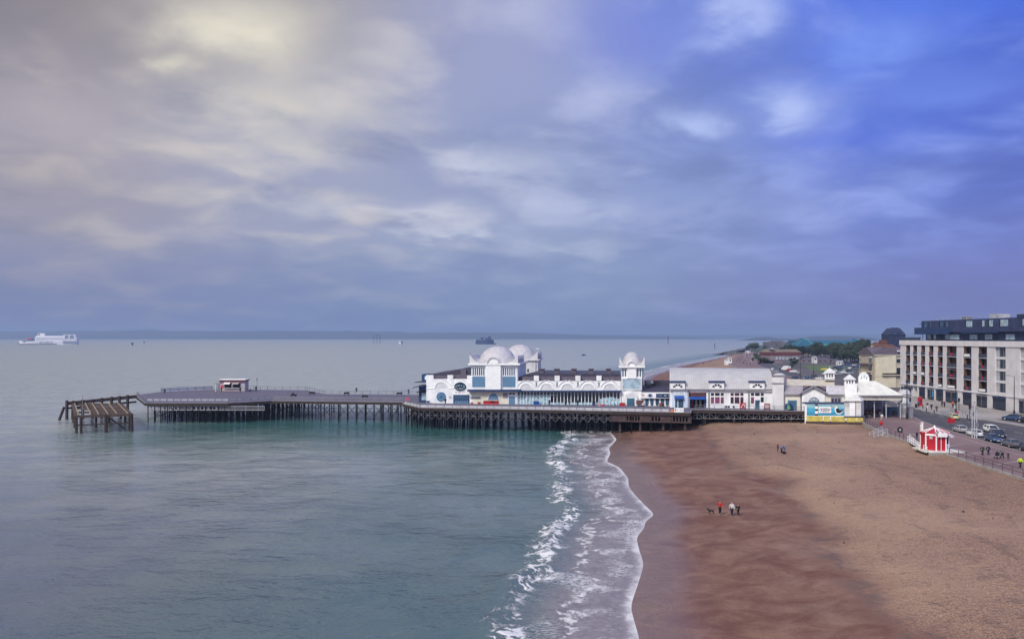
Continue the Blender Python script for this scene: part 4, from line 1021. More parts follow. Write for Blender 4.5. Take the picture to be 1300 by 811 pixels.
for x0, cols_ in ((902.4, (MAUVE,MAUVE,MAUVE)), (927.4, (PLUM,PLUM,PLUM)), (953.2, (MAUVE,None,GLASSD))):
    w_ = P('window_group', MB().fb(HL, x0-.8, x0+17, 497.6, 512.6, -.08, -.001), TRIM)
    xs_ = ((0,4),(5.2,11.2),(12.4,16.3))
    for (a, b), m_ in zip(xs_, cols_):
        part('upper_pane', MB().fb(HL, x0+a, x0+b, 498.6, 502.2, -.13, -.081), GLASSD if m_ is not PLUM else PLUM, w_)
        if m_: part('lower_pane', MB().fb(HL, x0+a, x0+b, 503.8, 511.8, -.13, -.081), m_, w_)
d1 = P('door', MB().fb(HL, 958.6, 964.6, 507.6, 522, -.2, -.001), TEAL); part('pane', MB().fb(HL, 959.3, 963.9, 508.4, 516, -.25, -.201), GLASSB, d1)
for x in (874.2, 899.8, 950.4, 981.3): P('downpipe', MB().tube(HL.pt(x,494.4,-.3), HL.pt(x,522,-.3), .13), GREY)
# ------------------------------------------------------------------ entrance building with turrets
EL = Line(980, 186.6, 1092, 179, zmin=LAND)
ent = thing('entrance_building', 'low white pier entrance building with a gable, pyramid capped turrets and beige roofs', 'entrance building', EL.w(1035, LAND, 8))
P = lambda name, mb, m, label=None, smooth=False: part(name, mb, m, ent, label, smooth)
def zcap(mb): return mb
P('tower_wall', MB().pp(EL, [(980.6,524),(980.6,477.4)]+[(987.8+7.2*math.cos(R(a)), 477.4-2.6*math.sin(R(a))) for a in range(170,0,-20)]+[(995,477.4),(995,524)], -.3, 6), SHADEW)
P('tower_band', MB().fb(EL, 980, 995.8, 485.8, 487, -.5, -.301).fb(EL, 979.8, 996, 475.9, 477.3, -.6, -.301), GREY)
P('wall', MB().fb(EL, 995.2, 1018, 500.4, 526, 0, 9).fb(EL, 1047.5, 1072, 500.4, 532, 0, 9), CREAM)
P('wall', MB().pp(EL, [(1018.2,530),(1018.2,499),(1032.6,491.2),(1047.4,499),(1047.4,530)], -.3, 9), WHITE)
rf = MB()
for (xa, ya, xb, yb2) in ((1014.6,499.2,1032.6,489.8),(1032.6,489.8,1051.2,499.2)):
    rf.pp(EL, [(xa,ya),(xb,yb2),(xb,yb2+1.4),(xa,ya+1.4)], -1.0, 9)
P('gable_roof', rf, GREY)
fanw = P('fan_window', MB().disc(EL, 1033.4, 511.8, 7.2, 8.2, -.42, -.301, 0, 180), GREY)
part('pane', MB().disc(EL, 1033.4, 511.8, 5.8, 6.8, -.47, -.421, 0, 180), GLASSP, fanw)
part('glazing_bar', MB().fb(EL, 1031.4, 1032.2, 505.2, 511.8, -.5, -.471).fb(EL, 1034.8, 1035.6, 505.2, 511.8, -.5, -.471).fb(EL, 1027.6, 1039.2, 508.2, 509, -.53, -.501), GREY, fanw)
P('gable_ornament', MB().disc(EL, 1033, 493.6, .9, .9, -.36, -.301), RED)
BEIGE = M('beige_sheet_roof', (.56,.51,.42), .7, .14, .7, streak=.3)
MAUR = M('mauve_grey_roof', (.33,.30,.32), .7, .15, .7, streak=.3)
za, zb, zd = EL.pt(1010,500.4).z, EL.pt(1010,490,3).z, EL.pt(1010,483.5,7).z
P('lower_roof', MB().loft([[EL.w(x, za, -.4), EL.w(x, zb, 3.0), EL.w(x, zb, 3.2), EL.w(x, za, 3.2)] for x in (995.4, 1019)]), MAUR)
P('upper_roof', MB().loft([[EL.w(x, zb, 2.9), EL.w(x, zd, 8.5), EL.w(x, zb, 15), EL.w(x, zb-.3, 14)] for x in (997, 1060)]), BEIGE)
P('lower_roof', MB().loft([[EL.w(x, za+.1, -.5), EL.w(x, zb+.2, 2.7), EL.w(x, zb+.2, 3.2), EL.w(x, za+.1, 3.2)] for x in (1049, 1072)]), LEAD)
P('gutter', MB().fb(EL, 995.4, 1018, 500.2, 501.2, -.55, -.401).fb(EL, 1051, 1072, 500.2, 501.2, -.65, -.5), GREY)
dd_ = P('door', MB().fb(EL, 1000, 1011.6, 507.8, 524, -.12, -.001), PANEL); part('leaf', MB().fb(EL, 1000.9, 1010.7, 508.8, 524, -.16, -.121), TEAL, dd_)
for x in (996, 1016.8): P('downpipe', MB().tube(EL.pt(x,501,-.2), EL.pt(x,524,-.2), .12), GREY)
wg = P('window_group', MB().fb(EL, 1054.5, 1068, 504, 512.5, -.15, -.001), M('grey_blue_frame', (.22,.23,.29), .5, .1))
for k in range(3): part('pane', MB().fb(EL, 1056+k*4, 1058.4+k*4, 506.4, 512, -.2, -.151).disc(EL, 1057.2+k*4, 506.4, 1.2, 1.0, -.2, -.151, 0, 180), PLUM, wg)
def turret(x0, x1, ytop, ybase, t0, dep, arch=True, cap=WHITE):
    tw = P('turret', MB().fb(EL, x0, x1, ytop+4, ybase, t0, t0+dep), WHITE)
    a = [EL.pt(x0-1.2, ytop+4, t0-.4), EL.pt(x1+1.2, ytop+4, t0-.4), EL.pt(x1+1.2, ytop+4, t0-.4)+EL.n*(dep+.8), EL.pt(x0-1.2, ytop+4, t0-.4)+EL.n*(dep+.8)]
    ap = (a[0]+a[2])/2+Vector((0,0,1.15)); mb = MB()
    mb.add(a+[p-Vector((0,0,.18)) for p in a]+[ap], [(0,1,8),(1,2,8),(2,3,8),(3,0,8),(0,4,5,1),(1,5,6,2),(2,6,7,3),(3,7,4,0),(4,7,6,5)])
    part('turret_roof', mb, SHADEW, tw)
    if arch:
        w_ = (x1-x0)/3.6
        for k in range(3):
            c = (x0+x1)/2+(k-1)*w_*.95
            part('arched_opening', MB().fb(EL, c-w_*.28, c+w_*.28, ytop+6.6, ytop+10, t0-.05, t0-.001).disc(EL, c, ytop+6.6, w_*.28, 1, t0-.05, t0-.001, 0, 180), LOUVRE, tw)
    part('cornice', MB().fb(EL, x0-.6, x1+.6, ytop+11.2, ytop+12.2, t0-.2, t0-.001), SHADEW, tw)
turret(1047.2, 1060, 470.2, 484, 6, 3.4)
turret(1072.6, 1085.6, 477.6, 492, 1.5, 3.4)
P('tower_wall', MB().fb(EL, 1072.2, 1088, 487.4, 532, .4, 6), WHITE)
rt = P('rear_gable', MB().pp(EL, [(1092,488),(1092,481),(1094.5,476.5),(1098,474.2),(1102,474.6),(1105,478),(1106.5,482),(1106.5,488)], 9, 10.5), WHITE)
for c, y in ((1096.2,480),(1099.8,478.5),(1103,480.6)): part('opening', MB().fb(EL, c-.8, c+.8, y, y+4, 8.95, 8.999), LGREY, rt)

# ------------------------------------------------------------------ canopy over the pier entrance
cp_ = thing('entrance_canopy', 'open sided shelter with a big cream hipped roof at the pier entrance', 'shelter', (95, 186, LAND))
P = lambda name, mb, m, label=None, smooth=False: part(name, mb, m, cp_, label, smooth)
CL = Line(1088, 178.6, 1147, 178.6, zmin=LAND)
ze = CL.pt(1100, 501.6).z; zr = 12.7
e0, e1 = CL.w(1087.4, ze, 0), CL.w(1147, ze, 0)
e2, e3 = e1+Vector((1.5,15,0)), e0+Vector((1.5,15,0))
r0, r1 = at(1096, 184.5, zr), at(1111, 185.5, zr)
P('roof', MB().add([e0,e1,e2,e3,r0,r1], [(0,1,5,4),(1,2,5),(2,3,4,5),(3,0,4),(0,3,2,1)]), M('cream_sheet_roof', (.76,.75,.66), .6, .12, .6, streak=.2))
P('eaves', MB().extr([e0+Vector((0,-.05,-.02)), e1+Vector((0,-.05,-.02)), e1+Vector((0,-.05,-.28)), e0+Vector((0,-.05,-.28))], (0,.3,0)), GREY)
fz0, fz1 = CL.pt(1110, 508).z, CL.pt(1110, 502.9).z
fs = P('fascia', MB().wb(CL, 1094, 1146, fz0, fz1, .5, .9), CREAM)
part('lettering', scribble(MB(), CL, 1110, 1128, 503.9, 505.4, 16, .499, 12), M('grey_letters', (.30,.32,.36)), fs)
P('ceiling', MB().box(e0.x+.6, e3.x+9, e0.y+.95, e3.y-.3, fz0+.6, fz0+.75), SHADEW)
for px, Y in ((1096,180),(1110,180.2),(1125,180.2),(1143,180.2),(1100,190),(1120,190),(1140,190)):
    P('post', MB().tube(at(px,Y,LAND), at(px,Y,fz0+.6), .13, n=8), LGREY)
P('rear_wall', MB().box(86.5, 96, 192.6, 192.9, LAND, fz0), M('grey_violet_wall', (.20,.19,.25), .7, .3, .5))
P('counter', MB().box(88.2, 93.4, 189.4, 190.4, LAND, LAND+1.1), MAROON)
P('screen', MB().box(93.5, 97.8, 188.4, 188.5, LAND, LAND+2.0), GLASSB)

# ------------------------------------------------------------------ painted beach wall with hut and yellow panels
WL = Line(1021, 181.6, 1096.5, 174.6)
mw = thing('painted_wall', 'painted beachside wall with a sea mural above a row of yellow panels', 'painted wall', WL.w(1056, 2.6, 0))
P = lambda name, mb, m, label=None, smooth=False: part(name, mb, m, mw, label, smooth)
P('wall', MB().pp(WL, [(1021.6,540),(1021.6,511.4),(1071,511.4),(1071,527.4),(1094,529.5),(1094,545),(1021.6,540)][:-1], 0, .5), WHITE)
P('coping', MB().fb(WL, 1018.6, 1071.4, 510.4, 512, -.3, .8), NAVY)
SEAB = M('mural_sea_blue', (.035,.26,.44), .5, .12, 1.2); SEAL = M('mural_pale_blue', (.24,.49,.57), .5, .2, .8); SEAC = M('mural_bright_blue', (.06,.38,.60), .5, .15, .8)
P('mural', MB().fb(WL, 1024.2, 1072, 513, 518, -.03, -.001), SEAL); P('mural', MB().fb(WL, 1024.2, 1072, 518.01, 523, -.03, -.001), SEAC); P('mural', MB().fb(WL, 1024.2, 1072, 523.01, 527.4, -.03, -.001), SEAB)
lh = P('mural_lighthouse', MB().fb(WL, 1034.8, 1038.4, 513.2, 527.2, -.06, -.031), TRIM)
part('band', MB().fb(WL, 1034.8, 1038.4, 513.2, 515.2, -.09, -.061), BLACK, lh); part('band', MB().fb(WL, 1034.8, 1038.4, 519, 521.4, -.09, -.061), BLACK, lh); part('band', MB().fb(WL, 1034.8, 1038.4, 525, 527.2, -.09, -.061), BLACK, lh)
bd_ = P('name_board', MB().fb(WL, 1039.4, 1055.2, 516.2, 524, -.09, -.031), TRIM)
part('scroll', MB().disc(WL, 1047.2, 519.8, 7.4, 2.0, -.12, -.091), M('grey_blue_frame', (.22,.23,.29)), bd_)
part('lettering', scribble(MB(), WL, 1040.6, 1053.8, 518.7, 521, 9, -.121, 21), TRIM, bd_)
part('lettering', scribble(MB(), WL, 1041, 1053.6, 522.2, 523.3, 12, -.091, 22), M('faded_rose', (.42,.22,.20)), bd_)
bt = P('mural_boat', MB().pp(WL, [(1060,516.6),(1062.6,515),(1063.4,518.4),(1066,520),(1070.6,519.4),(1069.6,522.8),(1067,525.4),(1063.6,525.8),(1060.8,523.6),(1059.8,520)], -.06, -.031), TRIM)
part('hull', MB().pp(WL, [(1061.2,518.6),(1064,518),(1066,520.2),(1070.6,519.4),(1069.4,522),(1066.6,524.2),(1063.4,524.2),(1061.4,522.2)], -.09, -.061), BLACK, bt)
P('mural_figure', MB().pp(WL, [(1056.6,515.8),(1059,514.6),(1062,515),(1061.4,516.4),(1057.6,516.8)], -.06, -.031), M('mural_tan', (.50,.38,.28), .5, .1))
for x0, x1 in ((1024,1044.6),(1046,1053.8),(1055,1060.6),(1061,1066.6),(1067,1073),(1074.8,1086.4),(1087.4,1093.4),(1094,1097.6)):
    P('yellow_panel', MB().fb(WL, x0, x1, 527.9+(x0-1024)*.016, 534.6+(x0-1024)*.016, -.14, -.001), YELLOW)
P('base', MB().fb(WL, 1023, 1098, 534, 543, -.10, .4), BROWN)
P('ledge', MB().fb(WL, 1071.4, 1098.4, 528, 529.2, -.3, 1.0), NAVY)
# white kiosk hut beside the mural
hk = thing('white_hut', 'small white boarded hut with a hipped roof at the end of the sea mural', 'hut', WL.w(1082, LAND, 2))
P = lambda name, mb, m, label=None, smooth=False: part(name, mb, m, hk, label, smooth)
P('wall', MB().fb(WL, 1071.8, 1093, 508.6, 529, .1, 5), SHADEW)
a = [WL.pt(1070,508.8,-.4), WL.pt(1094.6,508.8,-.4), WL.pt(1094.6,508.8,5.4), WL.pt(1070,508.8,5.4)]
ap = [WL.pt(1079,502.4,2.4), WL.pt(1087,502.4,2.4)]
P('roof', MB().add(a+ap, [(0,1,5,4),(1,2,5),(2,3,4,5),(3,0,4),(0,3,2,1)]), M('pale_hut_roof', (.70,.69,.66), .6, .1, .8, streak=.2))
P('hatch', MB().fb(WL, 1072.4, 1078, 510, 516, .05, .099), LGREY)
P('corner_post', MB().fb(WL, 1085.8, 1086.8, 509, 529, .04, .099), GREY)
P('boarding', MB().fb(WL, 1078.6, 1085.4, 510.4, 528, .06, .099), WHITE)
# ------------------------------------------------------------------ apartment hotel along the seafront
HT = Line(1143, 252.5, 1330, 183)
htl = thing('apartment_block', 'pale seafront apartment block with columns of brown balconies and a dark blue penthouse', 'apartment block', HT.w(1230, LAND, 8))
P = lambda name, mb, m, label=None, smooth=False: part(name, mb, m, htl, label, smooth)
STONE = M('pale_stone', (.65,.63,.64), .7, .10, .5, streak=.25, stain=(.34,.31,.31))
STONE2 = M('pale_stone_band', (.68,.66,.67), .7, .08, .5, streak=.25, stain=(.40,.37,.37))
BRNP = M('brown_timber_panel', (.155,.085,.05), .6, .35, .6)
BALC = glass('smoked_balcony_glass', (.035,.045,.085), .15, .4)
Z1, Z2, Z3, ZR = 7.7, 8.15, 20.9, 22.45
fl = (Z3-Z2)/4
bays = [(1150,1155.4),(1159,1164.2),(1169,1174.4),(1179.2,1185),(1190.4,1196.8),(1201.6,1214.4),(1223,1233.2),(1242,1253),(1263,1276.6),(1294.5,1306)]
plain = (8, 9)
edges = [1143]+[x for b in bays for x in b]+[1330]
for i in range(0, len(edges), 2):
    a, b = edges[i], edges[i+1] if i+1 < len(edges) else 1330
    P('pier', MB().wb(HT, a, b, LAND, Z3, 0, 1.4), STONE)
P('core_wall', MB().wb(HT, 1143, 1330, LAND, Z3, 1.62, 20), STONE)
P('parapet', MB().wb(HT, 1142.4, 1330, Z3+.01, ZR, -.25, 20), STONE2)
P('string_course', MB().wb(HT, 1143, 1330, Z1+.05, Z2-.02, -.22, -.001), STONE2)
P('roof', MB().wb(HT, 1143, 1330, ZR+.001, ZR+.05, 0, 20), SLATE)
redcells = {(5,3),(3,3),(2,2),(3,2),(4,2),(3,1),(5,1),(7,2),(7,1),(2,0),(6,0)}
whitecells = {(6,3),(1,1),(2,1),(4,0),(5,0),(7,0)}
for i, (a, b) in enumerate(bays):
    w_ = b-a
    for k in range(4):
        z0 = Z2+fl*k
        if i in plain:
            wn = P('window', MB().wb(HT, a, b, z0+.55, z0+fl-.18, .5, 1.6), GLASSD)
            part('mullion', MB().wb(HT, a+w_*.30, a+w_*.34, z0+.55, z0+fl-.18, .42, .499), GREY, wn); part('mullion', MB().wb(HT, a+w_*.66, a+w_*.70, z0+.55, z0+fl-.18, .42, .499), GREY, wn)
            part('curtain', MB().wb(HT, a+w_*.05, a+w_*.29, z0+.6, z0+fl-.25, .47, .499), LGREY, wn)
            P('spandrel', MB().wb(HT, a, b, z0-.17, z0+.549, .25, 1.4), STONE2)
            continue
        bl = P('balcony', MB().wb(HT, a, b, z0-.12, z0+.08, -.05, 1.6), LGREY)
        part('balustrade', MB().wb(HT, a+w_*.02, b-w_*.02, z0+.12, z0+1.12, .0, .05), BALC, bl)
        part('side_panel', MB().wb(HT, a+.02, a+w_*.1, z0+.082, z0+fl-.122, .12, .78), BRNP, bl); part('side_glazing', MB().wb(HT, a+.02, a+w_*.1, z0+.082, z0+fl-.122, .79, 1.44), GLASSD, bl)
        part('back_panel', MB().wb(HT, a, a+w_*(.62 if (i*7+k*3) % 4 else .45), z0+.081, z0+fl-.121, 1.45, 1.6), BRNP, bl)
        part('glass_door', MB().wb(HT, a+w_*(.62 if (i*7+k*3) % 4 else .45)+.05, b, z0+.081, z0+fl-.121, 1.5, 1.6), GLASSD, bl)
        if (i, k) in redcells: part('red_towel', MB().wb(HT, a+w_*.40, a+w_*.60, z0+.35, z0+1.1, -.09, -.03), RED, bl)
        if (i, k) in whitecells: part('white_banner', MB().wb(HT, a+w_*.1, a+w_*.8, z0+.3, z0+.95, -.09, -.03), TRIM, bl)
    if i not in plain:
        P('side_screen', MB().wb(HT, b-w_*.06, b, Z2, Z3-.02, .1, 1.4), NAVY)
# ground floor shop fronts
gf = [(1149.6,1157),(1167.4,1174.4),(1178,1185.6),(1189,1197.4),(1201,1215.6),(1223,1233.4),(1240.4,1253.2),(1261,1277),(1294.4,1306)]
for i, (a, b) in enumerate(gf):
    sf = P('shopfront', MB().wb(HT, a, b, LAND+.25, Z1-.55, -.16, -.001), GLASSD)
    part('frame', MB().wb(HT, a-.2, b+.2, Z1-.549, Z1-.25, -.3, -.001).wb(HT, (a+b)/2-.15, (a+b)/2+.15, LAND+.25, Z1-.55, -.2, -.161), NAVY if i % 2 else GREY, sf)
    if i in (2, 4): part('poster', MB().wb(HT, b-1.6, b-.4, LAND+1, LAND+2.9, -.22, -.161), M('sky_blue_poster', (.05,.30,.55), .5, .1), sf)
# penthouse
PT, PB = 28.7, 25.0
pent = P('penthouse', MB().wb(HT, 1165, 1330, PB, PT, 1.2, 16), NAVY)
NAVW = M('navy_cladding', (.038,.052,.125), .55, .25, .6)
pent.data.materials[0] = NAVW
P('penthouse_base', MB().wb(HT, 1166, 1330, ZR+.06, PB-.001, 2.4, 16), NAVW)
P('penthouse_balcony', MB().wb(HT, 1158, 1200, 24.4, 26.6, .7, 1.199).wb(HT, 1216, 1262, 24.7, 25.2, .8, 1.199), NAVY)
P('penthouse_wall', MB().wb(HT, 1286, 1330, PT+.001, 29.5, 1.0, 14), NAVW)
for x0, x1 in ((1168,1172),(1175,1177.5),(1188,1192),(1195,1199),(1221,1229),(1241,1244.5),(1250,1255),(1264,1274),(1292,1297)):
    wn = P('penthouse_window', MB().wb(HT, x0, x1, 26.5, 28.2, 1.12, 1.199), GLASSP if x0 > 1218 else GLASSB); part('frame', MB().wb(HT, x0-.2, x0+.6, 26.4, 28.3, 1.0, 1.119), BLACK, wn)
for x0, x1 in ((1168,1172.5),(1176,1179),(1190.5,1196),(1196.4,1202),(1202.4,1208),(1221,1230.5),(1240,1249),(1266,1277),(1290,1297)):
    P('penthouse_window', MB().wb(HT, x0, x1, ZR+.4, 24.3, 2.3, 2.399), GLASSP)
P('terrace_rail', MB().wb(HT, 1143.5, 1166, ZR+.1, ZR+1.0, .6, .66), BALC)
P('parasol', MB().tube(HT.w(1163.6,ZR+.1,2), HT.w(1163.6,27.9,2), .06).lathe([(1.3,0),(.1,.4)], HT.w(1163.6,27.6,2), 8), NAVY)
P('roof_rail', railing([HT.w(1182,PT,2), HT.w(1288,PT,2)], .9, 3.0, rails=(1,), r=.04), LGREY)
P('roof_plant', MB().wb(HT, 1238, 1250, PT+.01, PT+1.3, 4, 7), LGREY); P('roof_plant', MB().wb(HT, 1204, 1209, PT+.01, PT+.9, 4, 6), GREY)
P('aerial', MB().tube(HT.w(1247.6,PT,3.8), HT.w(1247.6,PT+2.4,3.8), .05), GREY)

# ------------------------------------------------------------------ yellow stuccoed villa and houses behind it
YEL = M('yellow_stucco', (.47,.41,.30), .75, .12, .6, streak=.2)
YELL = M('pale_stucco_trim', (.60,.55,.42), .7, .1, .6)
MROOF = M('mauve_slate_roof', (.13,.105,.135), .7, .25, 1)
YF = Line(1112, 292, 1152, 291)
vil = thing('yellow_villa', 'yellow stuccoed corner house with a mauve slate roof and iron balcony', 'house', YF.w(1125, LAND, 5))
P = lambda name, mb, m, label=None, smooth=False: part(name, mb, m, vil, label, smooth)
P('wall', MB().pp(YF, [(1109.8,500),(1109.8,451.6),(1152,451.6),(1152,500)], 0, 14), YEL)
P('cornice', MB().fb(YF, 1108.6, 1152, 450.2, 451.6, -.5, 14.5), YELL); P('string_course', MB().fb(YF, 1109.4, 1152, 476.6, 477.8, -.2, -.001), YELL)
P('pilaster', MB().fb(YF, 1114, 1115.4, 451.7, 495, -.15, -.001), YELL)
ry0, ry1 = YF.pt(1130,450.2).z, YF.pt(1130,441.6).z
P('roof', MB().loft([[YF.w(x, ry0, -.6), YF.w(x+dx, ry1, 5), YF.w(x+dx, ry1, 9), YF.w(x, ry0, 14.6)] for x, dx in ((1107.6,-.6),(1152,0))]), MROOF)
for x0, x1, y0, y1 in ((1121.8,1126.4,455.6,460.6),(1138,1143,455.6,460.6),(1122,1127,466.6,474.2),(1138,1143,466.6,475)):
    w_ = P('window', MB().fb(YF, x0, x1, y0, y1, -.05, -.001), GLASSD)
    part('frame', MB().fb(YF, x0-.8, x0-.01, y0-.8, y1+.8, -.12, -.001).fb(YF, x1+.01, x1+.8, y0-.8, y1+.8, -.12, -.001).fb(YF, x0, x1, y0-.8, y0-.01, -.12, -.001).fb(YF, x0, x1, y1+.01, y1+.8, -.12, -.001), YELL, w_)
bl = P('balcony', MB().fb(YF, 1118.6, 1146, 475.2, 476.2, -1.3, -.001), YELL); part('balustrade', MB().fb(YF, 1118.6, 1146, 473.4, 475.1, -1.3, -1.22), IRON, bl)
dr = P('door', MB().fb(YF, 1123.6, 1127.8, 482.6, 494, -.06, -.001), MAROON); part('arch', MB().disc(YF, 1125.7, 482.6, 2.6, 3, -.12, -.001, 0, 180), RED, dr)
dm = P('dormer', MB().fb(YF, 1137, 1143.6, 445, 450, -.1, 2), WHITE); part('window', MB().fb(YF, 1138, 1142.6, 446, 449.4, -.16, -.101), GLASSD, dm)
# bayed seaward front of the villa terrace
VS = Line(1109.8, 292, 1090, 312)
P('wall', MB().wb(VS, 1109.7, 1090.5, LAND, YF.pt(1110,451).z, .1, 8), YELL)
P('roof', MB().loft([[VS.w(x, ry0, -.5), VS.w(x, ry1+.2, 3.4), VS.w(x, ry1, 8), VS.w(x, ry0, 9)] for x in (1109.4, 1090)]), MROOF)
for k, px in enumerate((1106, 1100.5, 1094.5)):
    for y0, y1 in ((454,459),(463,470),(475,483)):
        w_ = P('window', MB().fb(VS, px-1.5, px+1.2, y0, y1, -.5, .1), GLASSD if y0 > 455 else GLASSB); part('surround', MB().fb(VS, px-2, px+1.7, y0-1.2, y0-.01, -.6, .1), WHITE, w_)
dm = P('dormer', MB().fb(VS, 1105, 1101, 444, 450, -.2, 2), WHITE); part('window', MB().fb(VS, 1104.4, 1101.6, 445.4, 449, -.26, -.201), GLASSD, dm)
bl = P('balcony', MB().fb(VS, 1108, 1096, 471.5, 472.5, -1.6, .05), YELL); part('canopy', MB().fb(VS, 1108, 1096, 461, 463, -1.7, .05), MROOF, bl)
def house(name, label, px0, px1, Y, ytop, yeave, dep, wm, rm, wins=0, kind='gable', cat='house'):
    Lh = Line(px0, Y, px1, Y+.01)
    t = thing(name, label, cat, Lh.w((px0+px1)/2, LAND, dep/2))
    zt, zv = zy(ytop, Y), zy(yeave, Y)
    part('wall', MB().wb(Lh, px0, px1, LAND-.5, zv, 0, dep), wm, t)
    i = (px1-px0)*(.22 if kind == 'mansard' else .16 if kind == 'hip' else 0)
    part('roof', MB().loft([[Lh.w(px0-.4, zv, -.4), Lh.w(px1+.4, zv, -.4), Lh.w(px1+.4, zv, dep+.4), Lh.w(px0-.4, zv, dep+.4)],
        [Lh.w(px0+i, zt, dep*(.25 if kind == 'mansard' else .45)), Lh.w(px1-i, zt, dep*(.25 if kind == 'mansard' else .45)), Lh.w(px1-i, zt, dep*(.75 if kind == 'mansard' else .55)), Lh.w(px0+i, zt, dep*(.75 if kind == 'mansard' else .55))]]), rm, t)
    for k in range(wins):
        a = px0+(px1-px0)*(k+.3)/wins; b = px0+(px1-px0)*(k+.7)/wins
        part('window', MB().fb(Lh, a, b, yeave+1.2, yeave+3.4, -.08, -.001), GLASSD, t)
    return t, Lh
RBR = M('red_brown_tile', (.14,.065,.05), .75, .3, 1); DBLUE = M('blue_slate_mansard', (.025,.036,.085), .6, .3, .8)
t, Lh = house('seafront_house', 'cream house with a red brown tiled roof rising behind the yellow villa', 1117, 1141, 345, 437, 441.5, 9, YELL, RBR, 4, 'hip')
part('chimney', MB().fb(Lh, 1124, 1132, 431.5, 438, 4, 6), RBR, t)
t, Lh = house('mansard_hotel', 'tall dark blue slated hotel with a flat topped mansard roof beyond the yellow villa', 1127, 1149.5, 410, 416.5, 425, 7, DBLUE, DBLUE, 4, 'mansard', 'hotel')
for x in (1131, 1139): part('dormer', MB().fb(Lh, x, x+3, 421, 425, -.3, 3), NAVY, t)
part('railing', MB().fb(Lh, 1133, 1144, 415.9, 416.5, 2.2, 2.3), IRON, t)
house('seafront_house', 'pale villa with a red brown roof half hidden between the mansard hotel and the trees', 1112, 1124, 430, 434, 438, 6, YELL, RBR, 3, 'hip')

# ------------------------------------------------------------------ leisure centre, castle, long low building far along the front
TEALR = M('teal_sheet_roof', (.018,.105,.175), .45, .2, .02); TURQ = M('turquoise_cladding', (.07,.36,.38), .5, .2, .03)
lc = thing('leisure_centre', 'leisure centre with a teal glass pyramid and long turquoise side', 'leisure centre', at(1050, 860, LAND))
Lc = Line(1004, 850, 1104, 850)
Lp = Line(1004, 846, 1040, 846)
za_, zb_ = zy(430.5, 850), zy(441, 850)
part('wall', MB().wb(Lc, 1018, 1100, LAND, zb_+.5, 1, 60), M('brick_buff', (.30,.22,.18), .8, .2, .05), lc)
part('roof', MB().loft([[Lc.w(1022, zb_+.5, 0), Lc.w(1101, zb_+.5, 0), Lc.w(1101, zb_+.5, 62), Lc.w(1022, zb_+.5, 62)], [Lc.w(1022, zy(432,850), 9), Lc.w(1099, zy(432.4,850), 9), Lc.w(1099, zy(432.4,850), 50), Lc.w(1022, zy(432,850), 50)]]), TEALR, lc)
part('clerestory', MB().fb(Lc, 1034, 1084, 436.6, 440.4, -2, 0), TURQ, lc)
def pyr(x0, x1, ap, y0, yt, Lx, dep):
    mb = MB(); b = [Lx.pt(x0,y0,-1), Lx.pt(x1,y0,-1), Lx.pt(x1,y0,-1)+Lx.n*dep, Lx.pt(x0,y0,-1)+Lx.n*dep]
    mb.add(b+[Vector((at(ap, b[0].y, 0).x, b[0].y+dep*.4, zy(yt, b[0].y+dep*.4)))], [(0,1,4),(1,2,4),(2,3,4),(3,0,4),(3,2,1,0)]); return mb
part('pyramid', pyr(1007, 1037, 1021.8, 441.4, 428.6, Lp, 24), TEALR, lc)
part('ridge_cap', MB().tube(at(1007.5,846,zy(441,846)), at(1021.8,854,zy(428.5,854)), .35).tube(at(1036.6,846,zy(441,846)), at(1021.8,854,zy(428.5,854)), .35), TURQ, lc)
part('pyramid', pyr(1076, 1100, 1088.6, 437, 429.4, Lc, 24), TEALR, lc)
CAST = M('castle_stone', (.13,.115,.135), .85, .25, .08, bump=.3)
cs = thing('sea_castle', 'squat grey stone castle keep on the green headland', 'castle', at(989, 1150, 8))
Lk = Line(975, 1150, 1003, 1150)
part('wall', MB().fb(Lk, 975.6, 1002, 434.2, 443, 0, 26), CAST, cs)
mb = MB()
for k in range(9): mb.fb(Lk, 975.8+k*2.95, 977.6+k*2.95, 433.4, 434.19, 0, 1)
part('battlement', mb, CAST, cs)
part('keep', MB().fb(Lk, 984, 996, 432.8, 434.19, 6, 20), CAST, cs)
for k in range(4): part('gun_port', MB().fb(Lk, 979+k*6, 980+k*6, 437, 438.4, -.1, -.001), VOID, cs)
part('outer_wall', MB().fb(Lk, 962, 1008, 439.8, 446, -9, -7), CAST, cs)
bw = thing('long_cafe', 'long low building with tan hipped roof and red brick band beyond the barrel roof', 'cafe', at(993, 640, LAND))
Lb = Line(969, 640, 1018, 640)
part('wall', MB().fb(Lb, 971, 1016, 450.6, 460, 0, 12), M('mauve_brick', (.26,.19,.21), .8, .2, .3), bw)
part('brick_band', MB().fb(Lb, 970.4, 1016.4, 447, 450.55, -.6, 12), M('red_brick_band', (.15,.04,.045), .7, .3, .5), bw)
part('roof', MB().loft([[Lb.pt(970,447,-1), Lb.pt(1017,447,-1), Lb.pt(1017,447,13), Lb.pt(970,447,13)], [Lb.pt(975,443.4,4), Lb.pt(1013,443.4,4), Lb.pt(1013,443.4,7), Lb.pt(975,443.4,7)]]), M('tan_tile', (.19,.15,.12), .8, .2, .3), bw)
part('roof_light', pyr(978, 984, 981, 443.6, 440.4, Lb, 5), GREY, bw)
for k in range(7): part('window', MB().fb(Lb, 985+k*4.2, 987.4+k*4.2, 453, 456, -.08, -.001), GLASSP, bw)
house('white_cabin', 'small white cabin among the dark trees beside the car park', 1033, 1037.4, 560, 452.4, 453.4, 4, SHADEW, LGREY, 1, 'flat', 'cabin')
house('white_cabin', 'white two window kiosk at the far edge of the car park', 1064.4, 1070.6, 520, 457.6, 458.6, 4, SHADEW, LGREY, 2, 'flat', 'kiosk')
